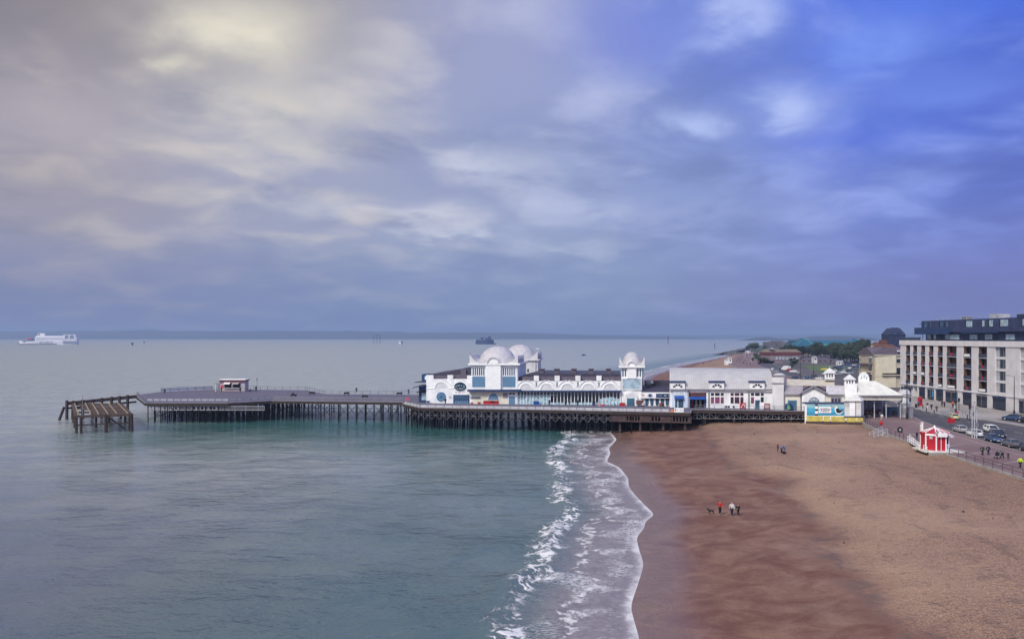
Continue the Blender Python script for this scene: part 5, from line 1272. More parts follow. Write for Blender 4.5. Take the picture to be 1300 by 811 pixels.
house('beach_kiosk', 'narrow white kiosk standing at the top of the far beach', 925, 929, 560, 453.8, 455, 4, WHITE, LGREY, 1, 'hip', 'kiosk')
house('beach_kiosk', 'white flat roofed kiosk next to the narrow kiosk above the far beach', 921.4, 924.6, 540, 456, 457, 4, WHITE, LGREY, 0, 'flat', 'kiosk')
house('beach_kiosk', 'pale cabin at the root of the dark headland rocks', 948, 953, 930, 445, 446, 6, WHITE, LGREY, 0, 'hip', 'cabin')
house('park_wall_house', 'low mauve park building between the long cafe and the dark trees', 1017, 1058, 600, 454.4, 456.6, 8, M('mauve_brick', (.26,.19,.21)), MROOF, 6, 'hip', 'building')
# ------------------------------------------------------------------ people
def skin_mesh(name, pts, edges, sub=1):
    me = bpy.data.meshes.new(name); me.from_pydata([p[0] for p in pts], edges, [])
    ob = bpy.data.objects.new(name, me); COL.objects.link(ob)
    md = ob.modifiers.new('s', 'SKIN'); sk = me.skin_vertices[0].data
    for i, p in enumerate(pts):
        r = p[1]; sk[i].radius = (r, r) if not isinstance(r, tuple) else r; sk[i].use_root = (i == 0)
    s2 = ob.modifiers.new('d', 'SUBSURF'); s2.levels = sub; s2.render_levels = sub
    dg = bpy.context.evaluated_depsgraph_get()
    out = bpy.data.meshes.new_from_object(ob.evaluated_get(dg)); out.name = name
    for p in out.polygons: p.use_smooth = True
    bpy.data.objects.remove(ob); bpy.data.meshes.remove(me)
    return out
POSES = {
 'stand': dict(kn=((.10,.03,.48),(-.10,.03,.48)), an=((.11,0,.09),(-.11,0,.09)), el=((.25,-.04,1.15),(-.25,-.04,1.15)), ha=((.24,.06,.90),(-.24,.06,.90)), lean=0, pz=.92),
 'walk':  dict(kn=((.09,.20,.50),(-.09,-.02,.47)), an=((.09,.24,.09),(-.09,-.30,.13)), el=((.25,-.16,1.18),(-.25,.08,1.15)), ha=((.23,-.10,.94),(-.23,.28,.98)), lean=.03, pz=.90),
 'sit':   dict(kn=((.11,.44,.50),(-.11,.44,.50)), an=((.11,.46,.08),(-.11,.46,.08)), el=((.25,.05,.78),(-.25,.05,.78)), ha=((.16,.32,.62),(-.16,.32,.62)), lean=.05, pz=.50),
 'push':  dict(kn=((.09,.18,.50),(-.09,-.04,.48)), an=((.09,.20,.09),(-.09,-.30,.12)), el=((.22,.18,1.15),(-.22,.18,1.15)), ha=((.18,.44,1.02),(-.18,.44,1.02)), lean=.12, pz=.90),
 'bend':  dict(kn=((.10,.10,.48),(-.10,.02,.48)), an=((.10,.02,.09),(-.10,-.08,.09)), el=((.24,.52,.98),(-.24,.50,.95)), ha=((.18,.62,.70),(-.18,.60,.66)), lean=.42, pz=.88),
}
PM = {}
for k, q in POSES.items():
    pz, ln = q['pz'], q['lean']
    dz = pz-.92
    pv_, sp, ch = (0,0,pz), (0,ln*.45,1.14+dz-ln*.08), (0,ln*.9,1.36+dz-ln*.30)
    nk, h0, h1 = (0,ln*1.1+.01,1.49+dz-ln*.36), (0,ln*1.2+.03,1.57+dz-ln*.40), (0,ln*1.3+.02,1.66+dz-ln*.42)
    sh_ = lambda s: (s*.18, ln*.92, 1.42+dz-ln*.30)
    body = [(pv_,.12),(sp,.12),(ch,.14),(nk,.055),(h0,(.078,.088)),(h1,(.080,.092))]; ed = [(0,1),(1,2),(2,3),(3,4),(4,5)]
    jac = [(pv_,.165),(sp,.155),(ch,(.185,.15)),(nk,.085)]; je = [(0,1),(1,2),(2,3)]
    tro = [(pv_,.15)]; te = []
    shoe = []; se = []
    for s, i in ((1,0),(-1,1)):
        el_, ha_ = q['el'][i], q['ha'][i]; kn, an = q['kn'][i], q['an'][i]
        n = len(body); fw = tuple(Vector(ha_)+(Vector(ha_)-Vector(el_)).normalized()*.11)
        body += [(sh_(s),.062),(el_,.046),(ha_,.034),(fw,(.038,.022))]; ed += [(2,n),(n,n+1),(n+1,n+2),(n+2,n+3)]
        n = len(body); hp = (s*.09, 0, pz-.03)
        body += [(hp,.09),(kn,.058),(an,.042),((an[0],an[1]+.14,an[2]-.045),.04)]; ed += [(0,n),(n,n+1),(n+1,n+2),(n+2,n+3)]
        n = len(jac); jac += [(sh_(s),.095),(el_,.072),(ha_,.056)]; je += [(2,n),(n,n+1),(n+1,n+2)]
        n = len(tro); tro += [(hp,.118),(kn,.085),((an[0],an[1],an[2]+.03),.066)]; te += [(0,n),(n,n+1),(n+1,n+2)]
    PM[k] = dict(body=skin_mesh('body_'+k, body, ed), jacket=skin_mesh('jacket_'+k, jac, je), trousers=skin_mesh('trousers_'+k, tro, te),
                 hair=skin_mesh('hair_'+k, [((h0[0],h0[1]-.03,h0[2]+.02),(.085,.085)),((h1[0],h1[1]-.015,h1[2]+.02),(.088,.098))], [(0,1)]))
def cloth(name, c): return M('cloth_'+name, c, .85, .15, 6)
CL_ = dict(black=cloth('black',(.012,.012,.016)), navy=cloth('navy',(.012,.018,.055)), grey=cloth('grey',(.13,.13,.16)), red=cloth('red',(.50,.02,.02)), green=cloth('green',(.02,.045,.03)),
   white=cloth('white',(.62,.62,.62)), blue=cloth('blue',(.03,.10,.30)), hivis=cloth('hivis',(.62,.85,.02)), brown=cloth('brown',(.08,.045,.03)), orange=cloth('orange',(.62,.10,.02)), beige=cloth('beige',(.38,.32,.26)), teal=cloth('teal',(.03,.22,.22)), plum=cloth('plum',(.10,.02,.06)), denim=cloth('denim',(.035,.05,.11)))
HAIR = dict(dark=cloth('dark_hair',(.02,.014,.010)), fair=cloth('fair_hair',(.30,.20,.10)), grey=cloth('grey_hair',(.32,.31,.30)), white=cloth('white_hat',(.6,.6,.6)), red=cloth('red_hat',(.45,.03,.02)))
def person(loc, label, pose='stand', rot=0, top='black', legs='black', hair='dark', h=1.06, group=None, extra=None, cat='person'):
    t = thing('person', label, cat, loc, group, rot, local=True)
    t.scale = (h, h, h)
    for nm, m in (('body', SKIN), ('jacket', CL_[top]), ('trousers', CL_[legs]), ('hair', HAIR[hair])):
        ob = bpy.data.objects.new(nm, PM[pose][nm]); COL.objects.link(ob); ob.parent = t; ORG[ob.name] = Vector((0,0,0))
        if not ob.data.materials: ob.data.materials.append(m)
        ob.material_slots[0].link = 'OBJECT'; ob.material_slots[0].material = m
    if extra: extra(t)
    return t
def ground_at(px, py, zf):
    z = 2.0
    for _ in range(12): 
        p = gp(px, py, z); z = zf(p.x, p.y)
    p.z = z; return p
sand = lambda px, py: ground_at(px, py, lambda x, y: beach_z(x, y)+.04)
prom = lambda px, py: gp(px, py, LAND+.006)
deck = lambda px, py: gp(px, py, DECK+.004)
def pack(col):
    def f(t): part('backpack', MB().box(-.14,.14,-.30,-.14,1.0,1.40), CL_[col], t)
    return f
person(sand(914,653), 'person in a bright red jacket and black trousers walking on the wet sand', 'walk', R(170), 'red', 'black')
person(sand(929,655), 'person with white sleeves and a navy pack walking on the wet sand', 'walk', R(176), 'white', 'navy', 'white', extra=pack('navy'))
person(sand(937,655), 'shorter person all in black beside the white sleeved walker', 'walk', R(182), 'black', 'black', h=.9)
person(sand(987.5,574.5), 'person in a dark plum coat standing on the dry shingle', 'stand', R(70), 'plum', 'navy')
person(sand(992,576), 'person in a blue coat stooping over a bag on the shingle', 'bend', R(-100), 'blue', 'navy')
person(prom(1247,579), 'person in a dark green coat walking along the railed promenade', 'walk', R(200), 'green', 'black')
person(prom(1254.5,578.6), 'person in a navy coat walking beside the green coated person', 'walk', R(200), 'navy', 'navy')
person(prom(1272.5,583), 'person in a pale grey coat pushing a dark pram on the promenade', 'push', R(105), 'grey', 'black')
person(prom(1280,583.5), 'child in a black coat walking behind the pram', 'walk', R(105), 'black', 'brown', h=.72)
person(prom(1295,595), 'person in a bright yellow high visibility jacket at the promenade edge', 'walk', R(190), 'hivis', 'black')
person(prom(1164,559), 'person in a black coat and jeans standing beside the upright banner boards', 'stand', R(40), 'black', 'denim')
person(prom(1171,561), 'child in teal standing between the banner boards and the red kiosk', 'stand', R(300), 'teal', 'navy', h=.65)
# under the entrance canopy
for px, py, ps, rt, tp, lg, hr_, lb in ((1096.5,529,'stand',60,'plum','navy','dark','person in plum standing in the shade beside the white hut corner'),
    (1101,530,'sit',200,'black','black','grey','person in black sitting at the table nearest the white hut'),
    (1106,528.6,'sit',120,'grey','black','dark','person in grey sitting behind the cafe table under the canopy'),
    (1108.5,525,'stand',190,'brown','black','dark','person in brown standing at the back of the canopy'),
    (1117,528,'stand',180,'black','white','fair','person in a black top and white trousers in the canopy middle'),
    (1119.5,534.5,'walk',150,'white','beige','dark','person in a white top stepping out of the canopy'),
    (1122.5,528,'stand',210,'navy','black','dark','person in navy standing behind the white trousered person'),
    (1134,529.4,'stand',160,'black','black','dark','person in black standing alone at the street end of the canopy')):
    person(prom(px, py), lb, ps, R(rt), tp, lg, hr_)
pav_ = lambda px, py: gp(px, py, LAND+.10)
for px, py, ps, rt, tp, lg, hr_, lb in ((1177.4,519,'walk',20,'black','white','dark','person in a black top and pale trousers walking past the shop fronts'),
    (1182.6,520.4,'walk',20,'navy','black','grey','grey haired person in navy beside the pale trousered walker'),
    (1189,523,'walk',200,'black','black','dark','person all in black walking alone near the pavement kerb'),
    (1196,516.4,'stand',100,'black','brown','white','person in black with a pale hat by the third shop front'),
    (1199,517,'stand',280,'plum','black','dark','person in plum facing the person with a pale hat'),
    (1209.6,517.5,'stand',160,'orange','black','red','person in bright orange outside the widest shop front'),
    (1212,519.5,'walk',200,'teal','white','dark','person in teal and white beside the bright orange person'),
    (1166,517,'walk',30,'blue','black','dark','person in blue walking by the red pillar at the road bend'),
    (1235,529,'walk',200,'beige','navy','dark','person in beige walking behind the tall grey poles')):
    person(pav_(px, py), lb, ps, R(rt), tp, lg, hr_)
for px, py, ps, rt, tp, lg, lb in ((452.5,498.6,'stand',10,'black','black','person in black leaning at the far rail in the middle of the pier neck'),
    (518.5,500.6,'stand',60,'navy','black','person in navy at the far rail near the blue hut'),
    (325,496.5,'stand',20,'green','black','person in dark green standing next to the signal pole on the pier head'),
    (305,498.4,'stand',20,'black','black','person in black waiting at the serving hatch of the pier head kiosk'),
    (318,497.6,'sit',90,'plum','black','person in plum sitting right of the pier head kiosk'),
    (281,497.8,'stand',330,'black','navy','person in black at the red panel end of the pier head kiosk'),
    (209,500,'stand',30,'navy','plum','person in navy and plum looking over the bright boards of the pier head'),
    (372,503,'sit',200,'black','black','person in black sitting on the open deck of the pier neck'),
    (565.4,513.2,'stand',160,'black','black','person in black standing in front of the round blue window'),
    (697.5,515.3,'stand',150,'navy','black','person in navy in front of the frosted glass bays'),
    (718,515.6,'stand',200,'black','black','person in black outside the clear glazed middle bays'),
    (723,515.6,'stand',100,'brown','black','person in brown next to the black dressed person by the middle bays'),
    (733.2,515.8,'stand',180,'green','black','person in dark green alone by the fourth bay'),
    (838,517,'sit',200,'red','black','person in red sitting outside the snack bar windows'),
    (842,517.6,'sit',150,'black','black','person in black sitting at the right of the person in red'),
    (816.5,517.4,'sit',170,'white','black','person in white sitting beneath the brown awning')):
    person(deck(px, py), lb, ps, R(rt), tp, lg)
# dogs
def dog_parts():
    return skin_mesh('dog_body', [((0,-.25,.42),.10),((0,0,.43),.11),((0,.22,.46),.12),((0,.36,.58),.07),((0,.46,.66),.075),((0,.60,.63),.04),
        ((.07,.24,.24),.04),((.07,.26,.03),.03),((-.07,.22,.24),.04),((-.07,.16,.03),.03),((.07,-.24,.30),.06),((.07,-.33,.16),.03),((.07,-.28,.03),.03),((-.07,-.26,.30),.06),((-.07,-.37,.16),.03),((-.07,-.33,.03),.03),((0,-.42,.52),.025),((0,-.56,.60),.018),((.05,.43,.76),.02),((-.05,.43,.76),.02)],
        [(0,1),(1,2),(2,3),(3,4),(4,5),(2,6),(6,7),(2,8),(8,9),(0,10),(10,11),(11,12),(0,13),(13,14),(14,15),(0,16),(16,17),(4,18),(4,19)])
DOGM = cloth('black', (.012,.012,.016))
dm_ = dog_parts(); dm_.materials.append(DOGM)
d = bpy.data.objects.new('dog', dm_); COL.objects.link(d); d.location = sand(902.5,652); d.rotation_euler.z = R(80); tag(d, 'black dog trotting on the wet sand beside the red jacket walker', 'dog')
def bag(loc, lb):
    t = thing('bag', lb, 'bag', loc, local=True)
    part('holdall', MB().lathe([(.12,0),(.34,.08),(.36,.26),(.22,.42),(.06,.46)], (0,0,0), 10, .6), CL_['black'], t, smooth=True)
    part('handle', MB().tube((-.18,0,.42),(0,0,.58),.02).tube((0,0,.58),(.18,0,.42),.02), CL_['grey'], t); return t
bag(sand(995.5,575.6), 'dark bulging bag on the shingle beside the stooping person')
pr_ = thing('pram', 'dark pram with a folded hood pushed along the promenade', 'pram', prom(1266,582), None, R(105), local=True)
part('seat', MB().lathe([(.16,.45),(.28,.6),(.30,.85)], (0,0,0), 10, 1.3), CL_['navy'], pr_, smooth=True); part('hood', MB().lathe([(.31,.86),(.28,1.02),(.12,1.12)], (0,-.1,0), 10, .8), CL_['black'], pr_, smooth=True)
part('handle', MB().bar((-.2,-.3,.8),(-.2,-.62,1.02),.04).bar((.2,-.3,.8),(.2,-.62,1.02),.04).bar((-.2,-.62,1.02),(.2,-.62,1.02),.04), GREY, pr_)
for x, y in ((-.26,.3),(.26,.3),(-.28,-.3),(.28,-.3)):
    part('wheel', MB().tube((x-.03,y,.14),(x+.03,y,.14),.14,n=10), BLACK, pr_); part('strut', MB().bar((x,y,.14),(x*.6,y*.3,.5),.04), GREY, pr_)
# tiny figures on the far beach and promenade
FM = MB()
FM.lathe([(.10,0),(.16,.45),(.20,.9),(.24,1.35),(.10,1.5),(.12,1.6),(.06,1.74)], (0,0,0), 8, .7)
fpm = FM.mesh('far_person', smooth=True)
FPC = ['black','navy','red','white','brown','grey','green','plum']
fpm.materials.append(CL_['black'])
rr = random.Random(8); k = 0
for i in range(34):
    Y = rr.uniform(520, 900); x = L_(Y)+rr.uniform(3, 34)
    if (CX+F*x/Y) > 972: continue
    o = bpy.data.objects.new('person', fpm); COL.objects.link(o); o.location = (x, Y, LAND)
    o.material_slots[0].link = 'OBJECT'; o.material_slots[0].material = CL_[FPC[k % 8]]; k += 1
    tag(o, 'tiny figure strolling on the distant promenade beyond the barrel roof', 'person', 'strollers on the distant promenade')
for px, py in ((881,464),(886,463),(893,462.4),(938,457.6),(902,459.4),(913,455.5)):
    o = bpy.data.objects.new('person', fpm); COL.objects.link(o); o.location = ground_at(px, py, lambda x, y: max(0.02, beach_z(x, y)))
    tag(o, 'tiny dark figure at the water edge of the distant beach', 'person', 'figures on the distant beach')

# ------------------------------------------------------------------ cars
def car_mesh_set():
    def sec(y, w, zb, zt, tw=None):
        tw = w*.9 if tw is None else tw
        return [Vector(p) for p in ((-w*.92,y,zb),(w*.92,y,zb),(w,y,zb+.18),(w,y,(zb+zt)*.55),(tw,y,zt),(-tw,y,zt),(-w,y,(zb+zt)*.55),(-w,y,zb+.18))]
    body = MB().loft([sec(-2.15,.62,.42,.72,.5), sec(-2.08,.78,.30,.92), sec(-1.6,.86,.22,.98), sec(-.6,.88,.20,.97), sec(.7,.88,.20,.95), sec(1.45,.86,.22,.88), sec(1.95,.78,.28,.76), sec(2.14,.62,.36,.62,.5)])
    gh = MB().loft([[Vector(p) for p in ((-.76,y0,z0),(.76,y0,z0),(.76,y1,z0),(-.76,y1,z0))] for (y0,y1,z0) in ((-1.75,1.05,.93),)]+[[Vector(p) for p in ((-.58,-1.38,1.40),(.58,-1.38,1.40),(.58,.30,1.40),(-.58,.30,1.40))]])
    roof = MB().loft([[Vector(p) for p in ((-.61,-1.44,1.39),(.61,-1.44,1.39),(.61,.36,1.39),(-.61,.36,1.39))], [Vector(p) for p in ((-.52,-1.25,1.47),(.52,-1.25,1.47),(.52,.16,1.47),(-.52,.16,1.47))]])
    for sx in (-1, 1):
        roof.bar((sx*.755,1.04,.95),(sx*.59,.30,1.42),.07); roof.bar((sx*.755,-1.74,.95),(sx*.59,-1.38,1.42),.11); roof.bar((sx*.765,-.35,.95),(sx*.60,-.42,1.42),.07)
    return body, gh, roof
_b, _g, _r = car_mesh_set()
CARW = M('car_white', (.74,.74,.74), .25, .05, 1, spec=.6); CARS = M('car_silver', (.35,.36,.38), .25, .08, 1, spec=.6); CARB = M('car_dark', (.018,.02,.03), .22, .1, 1, spec=.7); CARN = M('car_blue', (.03,.06,.14), .22, .1, 1, spec=.7); CARR = M('car_red', (.36,.02,.02), .25, .1, 1, spec=.6); CARY = M('car_yellow', (.50,.50,.27), .3, .1, 1, spec=.6); CARG = M('car_grey', (.10,.105,.12), .25, .1, 1, spec=.6)
cproto = thing('parked_car', 'x', 'car', (0,0,-300), 'cars parked along the promenade kerb', local=True)
part('body', _b, CARS, cproto, smooth=True); part('windows', _g, GLASSD, cproto); part('roof', _r, CARS, cproto)
for sx in (-1, 1):
    for y in (-1.35, 1.32):
        wv = part('wheel', MB().tube((sx*.70,y,.31),(sx*.90,y,.31),.31,n=14), BLACK, cproto); part('rim', MB().tube((sx*.90,y,.31),(sx*.915,y,.31),.19,n=10), LGREY, wv)
    part('headlight', MB().box(sx*.62-.14,sx*.62+.14,2.0,2.13,.56,.70), LGREY, cproto); part('tail_light', MB().box(sx*.62-.13,sx*.62+.13,-2.15,-2.05,.66,.84), DRED, cproto)
    part('mirror', MB().box(sx*.94-.08,sx*.94+.08,.62,.74,.93,1.06), BLACK, cproto)
part('number_plate', MB().box(-.25,.25,2.13,2.16,.42,.52), TRIM, cproto)
first = [True]
def car(loc, rot, m, label, group=None, s=1.0, roofm=None, name='parked_car'):
    c = cproto if first[0] else copy_tree(cproto)
    first[0] = False
    c.location = loc; c.rotation_euler.z = rot; c.scale = (s, s, s); c['label'] = label
    if group: c['group'] = group
    elif 'group' in c: del c['group']
    paint(c, {'body': m, 'roof': roofm or m}); return c
RZ = LAND-.03
rdir = lambda Y: math.atan2(-(interp(KERBN, Y+4)-interp(KERBN, Y-4)), 8.0)      # heading along the road
def curb(Y, o=1.15): return Vector((interp(KERBN, Y)+o, Y, RZ))
G1 = 'cars parked along the promenade kerb'
for Y, m, lb in ((154.5,CARS,'silver hatchback parked furthest back along the promenade kerb'),(147.8,CARW,'white car parked at the promenade kerb beside the tall grey poles'),(140.2,CARN,'blue car parked third from the back at the promenade kerb'),(133.6,CARG,'grey car parked between the blue car and the frame edge'),(127.2,CARB,'black car parked nearest on the promenade kerb')):
    c = car(curb(Y), rdir(Y)+(math.pi if m in (CARN, CARB) else 0), m, lb, G1)
car(gp(1259,549,RZ), rdir(153)+math.pi, CARW, 'white car driving along the seafront road towards the viewer', s=1.08)
car(gp(1266,554.5,RZ), rdir(146)+math.pi, CARB, 'dark car following close beside the white car on the road', s=1.0)
car(gp(1211,532,RZ), rdir(178), CARY, 'pale yellow car at the crossing by the red road sign', s=.98)
G2 = 'cars parked in front of the apartment block'
for x, y, m, lb in ((118,176.4,CARN,'dark blue car parked furthest along beneath the apartment block'),(118.2,171.6,CARB,'black car parked second beneath the apartment block'),(118.1,166.4,CARG,'dark grey car parked third beneath the apartment block'),(118.4,161,CARB,'black car parked closest to the frame edge beneath the apartment block')):
    car(Vector((x,y,LAND-.02)), R(35), m, lb, G2)
G3 = 'cars in the far car parks'
rr = random.Random(21); cc = [CARS,CARW,CARB,CARN,CARG,CARN,CARS,CARG]
spots = [(px, py) for px, py in ((1052,473.5),(1058,472.2),(1063,470),(1068,468.4),(1073,467),(1078,466),(1083,464.6),(1088,463.4),(1064,476),(1070,474),(1076,472.4),(1082,470.6),(1087,469),(1075,462.6),(1081,461),(1086,459.8),(1056,466.5),(1048,476),(1032,479),(1024,481),(1007,472.6),(1001.6,471),(1014,474.5),(990,476.5),(985,473),(981,470),(1060,468),(1066,466.6),(1071,465),(1077,463.8),(1060,474.6),(1066,473),(1074,471),(1079,468.4),(1084,467),(1089,466),(1091,461),(1070,461),(1064,463.4),(1086,472.4),(1079,475),(1040,482),(1008,482),(992,470))]
for i, (px, py) in enumerate(spots):
    p = gp(px, py, LAND-.01)
    m = CARR if px == 1001.6 else CARW if px == 1007 else cc[i % 8]
    if px > 1092: continue
    car(p, R(rr.choice((20, 110, -30, 70))), m, 'small car parked in the distant seafront car parks beyond the pier roofs', G3)
car(gp(1046.5,470,LAND), R(80), M('car_bright_yellow', (.72,.62,.04), .3, .1), 'bright yellow car beside the lawn beyond the pier roofs')
van = thing('white_van', 'white box van parked beyond the right end of the barrel roof', 'van', gp(997.5,470.5,LAND), None, R(25), local=True)
part('box', MB().box(-1.0,1.0,-3.0,.9,.5,2.9), CARW, van); part('cab', MB().loft([[Vector(p) for p in ((-1,.95,.4),(1,.95,.4),(1,2.6,.4),(-1,2.6,.4))],[Vector(p) for p in ((-1,.95,1.3),(1,.95,1.3),(1,2.5,1.3),(-1,2.5,1.3))],[Vector(p) for p in ((-.9,.95,2.2),(.9,.95,2.2),(.9,1.7,2.2),(-.9,1.7,2.2))]]), CARW, van)
part('windscreen', MB().hexa([(-.8,2.46,1.34),(.8,2.46,1.34),(.8,2.5,1.34),(-.8,2.5,1.34),(-.75,1.76,2.12),(.75,1.76,2.12),(.75,1.80,2.12),(-.75,1.80,2.12)]), GLASSD, van)
for x in (-.9, .9):
    for y in (-1.9, 1.8): part('wheel', MB().tube((x-.12,y,.4),(x+.12,y,.4),.4,n=12), BLACK, van)
# ------------------------------------------------------------------ red and white kiosk on the promenade
kc = Vector((72.5, 128.4, LAND))
kk = thing('striped_kiosk', 'octagonal red and white kiosk with a striped pointed roof on a white deck', 'kiosk', kc)
P = lambda name, mb, m, label=None: part(name, mb, m, kk, label)
RO, HW = 2.12, 2.95
oct_ = lambda r, z, k: kc+Vector((r*math.cos(R(k*45-112.5)), r*math.sin(R(k*45-112.5)), z))
for k in range(8):
    a, b = oct_(RO,.35,k), oct_(RO,.35,k+1); u = (b-a)
    op = k == 1                                    # serving side
    q = lambda t, z: a+u*t+Vector((0,0,z))
    inn = -((a+b)/2-kc-Vector((0,0,.35))).normalized()*.1
    if op:
        P('wall_panel', MB().extr([q(.04,0), q(.96,0), q(.96,1.0), q(.04,1.0)], inn), TRIM); P('hatch', MB().extr([q(.04,1.0)+inn*3, q(.96,1.0)+inn*3, q(.96,HW-.5)+inn*3, q(.04,HW-.5)+inn*3], inn), DRED)
        P('menu_board', MB().extr([q(.2,.2)-inn*.3, q(.8,.2)-inn*.3, q(.8,.8)-inn*.3, q(.2,.8)-inn*.3], inn*.2), LGREY)
        o_ = -inn*9; P('awning', MB().extr([q(.0,HW-.1), q(1,HW-.1), q(1.02,HW-.75)+o_, q(-.02,HW-.75)+o_], (0,0,.08)), M('pink_awning', (.62,.50,.52), .6, .2, 4))
    else:
        wp = P('wall_panel', MB().extr([q(.04,0), q(.96,0), q(.96,HW), q(.04,HW)], inn), RED)
        if k == 0: part('white_strip', MB().extr([q(.47,0)-inn*.3, q(.53,0)-inn*.3, q(.53,HW-.7)-inn*.3, q(.47,HW-.7)-inn*.3], inn*.2), TRIM, wp)
        if k == 7: part('white_mark', MB().extr([q(.35,1.9)-inn*.3, q(.65,1.9)-inn*.3, q(.65,2.4)-inn*.3, q(.35,2.4)-inn*.3], inn*.2), LGREY, wp)
    P('corner_post', MB().bar(a-Vector((0,0,.02)), a+Vector((0,0,HW+.05)), .16), TRIM)
    ra_, rb_ = oct_(RO+.14, HW+.3, k), oct_(RO+.14, HW+.3, k+1); ap = kc+Vector((0,0,HW+1.12))
    seg = P('roof_panel', MB().add([ra_, rb_, ap, ra_-Vector((0,0,.12)), rb_-Vector((0,0,.12)), ap-Vector((0,0,.2))], [(0,1,2),(3,5,4),(0,3,4,1)]), RED)
    w_ = MB().bar(ra_+Vector((0,0,.03)), ap+Vector((0,0,.02)), .16, .08)
    m0 = ra_+(rb_-ra_)*.36; m1 = ra_+(rb_-ra_)*.64
    part('white_stripe', w_, TRIM, seg)
    if k % 2 == 0: part('white_stripe', MB().add([m0+Vector((0,0,.03)), m1+Vector((0,0,.03)), ap+(m1-ap)*.06+Vector((0,0,.03)), ap+(m0-ap)*.06+Vector((0,0,.03))], [(0,1,2,3)]), TRIM, seg)
    P('valance', MB().extr([ra_-Vector((0,0,.121)), rb_-Vector((0,0,.121)), rb_-Vector((0,0,.42)), ra_-Vector((0,0,.42))], (kc-ra_).normalized()*.04), TRIM if k % 2 else RED)
a, b = oct_(RO,.35,0), oct_(RO,.35,1); u = (b-a).normalized(); nn = Vector((u.y,-u.x,0))
sgn = P('name_board', MB().extr([a+nn*.4+Vector((0,0,2.35)), b+nn*.4+Vector((0,0,2.35)), b+nn*.4+Vector((0,0,3.05)), a+nn*.4+Vector((0,0,3.05))], nn*.08), TRIM)
KL = Line(CX+F*a.x/a.y, a.y-.5, CX+F*b.x/b.y, b.y-.5)
part('lettering', scribble(MB(), KL, 1183, 1192.6, 546.6, 549.6, 8, -.0, 31), M('grey_letters', (.30,.32,.36)), sgn)
P('finial', MB().lathe([(.12,0),(.2,.12),(.05,.35)], kc+Vector((0,0,HW+1.1)), 8), TRIM)
P('deck', MB().box(kc.x-2.5, kc.x+3.6, kc.y-2.7, kc.y+2.4, LAND+.1, LAND+.34), M('white_boards', (.72,.70,.66), .7, .15, 1.5, streak=.2))
P('deck_skirt', MB().box(kc.x-2.45, kc.x+3.55, kc.y-2.66, kc.y-2.55, LAND-.4, LAND+.099), CONC)
rp = thing('white_handrail', 'white timber handrail and ramp leading down to the beach beside the striped kiosk', 'handrail', gp(1152,560,LAND))
a, b = gp(1152.5,560,LAND+.1), kc+Vector((-2.7,-2.5,.1)); b.z = LAND+.1
part('rail', railing([a, (a+b)/2+Vector((.1,0,-.1)), b], 1.0, 1.3, r=.06, rails=(1,.55)), TRIM, rp)
part('rail', railing([a+Vector((1.6,2.4,0)), b+Vector((.2,2.6,0))], 1.0, 1.5, r=.06, rails=(1,.55)), TRIM, rp)
part('ramp', MB().extr([a+Vector((0,.1,-.1)), b+Vector((0,.1,-.1)), b+Vector((.2,2.5,-.1)), a+Vector((1.6,2.3,-.1))], (0,0,.08)), M('white_boards', (.72,.70,.66)), rp)
# banner boards left of the kiosk
bb = prom(1168, 556)
fl_ = thing('banner_board', 'tall upright red yellow and blue banner board beside a white post', 'banner', bb)
part('pole', MB().tube(bb, bb+Vector((0,0,3.2)), .04), LGREY, fl_)
for z0, z1, m in ((.9,1.5,M('sky_blue_poster', (.05,.30,.55))),(1.5,2.2,M('banner_yellow', (.75,.62,.08), .6, .1)),(2.2,2.6,TRIM),(2.6,3.2,RED)): part('panel', MB().box(bb.x+.03,bb.x+.5,bb.y-.02,bb.y+.02,z0+LAND+.002,z1+LAND-.002), m, fl_)
p = prom(1170.5, 557); solo('white_post', MB().box(p.x-.16,p.x+.16,p.y-.16,p.y+.16,LAND,LAND+3.1).box(p.x-.22,p.x+.22,p.y-.22,p.y+.22,LAND+3.101,LAND+3.2), TRIM, 'plain white square post between the banner board and the kiosk', 'post')
p = prom(1172, 563); t = thing('notice_stand', 'white notice box on a post against the left of the striped kiosk', 'notice', p); part('box', MB().box(p.x-.45,p.x+.45,p.y-.1,p.y+.1,LAND+1.3,LAND+2.3), TRIM, t); part('post', MB().tube(p, p+Vector((0,0,1.3)), .07), GREY, t)

# ------------------------------------------------------------------ railings, lamps, poles, signs
def fence(pts, name, label, h=1.1, gap=2.4, m=RAILM, rails=(1,.55), r=.065, cat='railing'):
    t = thing(name, label, cat, pts[0])
    rl = MB()
    for a, b in zip(pts, pts[1:]):
        for q in rails: rl.tube(a+Vector((0,0,h*q)), b+Vector((0,0,h*q)), r*.75, n=5)
        n = max(1, round((b-a).length/gap))
        for i in range(n): p = a+(b-a)*i/n; part('post', MB().tube(p-Vector((0,0,.1)), p+Vector((0,0,h)), r, n=6), m, t)
    part('post', MB().tube(pts[-1]-Vector((0,0,.1)), pts[-1]+Vector((0,0,h)), r, n=6), m, t)
    part('rail', rl, m, t); return t
pe = lambda y: Vector((L_(y)-.18, y, LAND+.12))
RUST = M('mauve_brown_iron', (.115,.085,.10), .7, .25, 2)
fence([pe(y) for y in (101,106,111,116,121,124)], 'promenade_railing', 'iron railing along the promenade edge in front of the striped kiosk', m=RUST)
fence([pe(y) for y in (134,140,146,151)], 'promenade_railing', 'iron railing along the promenade edge behind the white handrail', m=RUST)
fence([pe(y) for y in (156,162,168,175)], 'promenade_railing', 'iron railing along the promenade edge by the painted wall', m=RUST)
a = Vector((L_(150)-.3, 150, LAND+.1))
fence([a, a+Vector((-3.4,-1.5,-1.1))], 'step_rail', 'grey handrail slanting down the beach steps below the black ring', m=LGREY, gap=1.2)
a = Vector((L_(153.5)-.3, 153.5, LAND+.1))
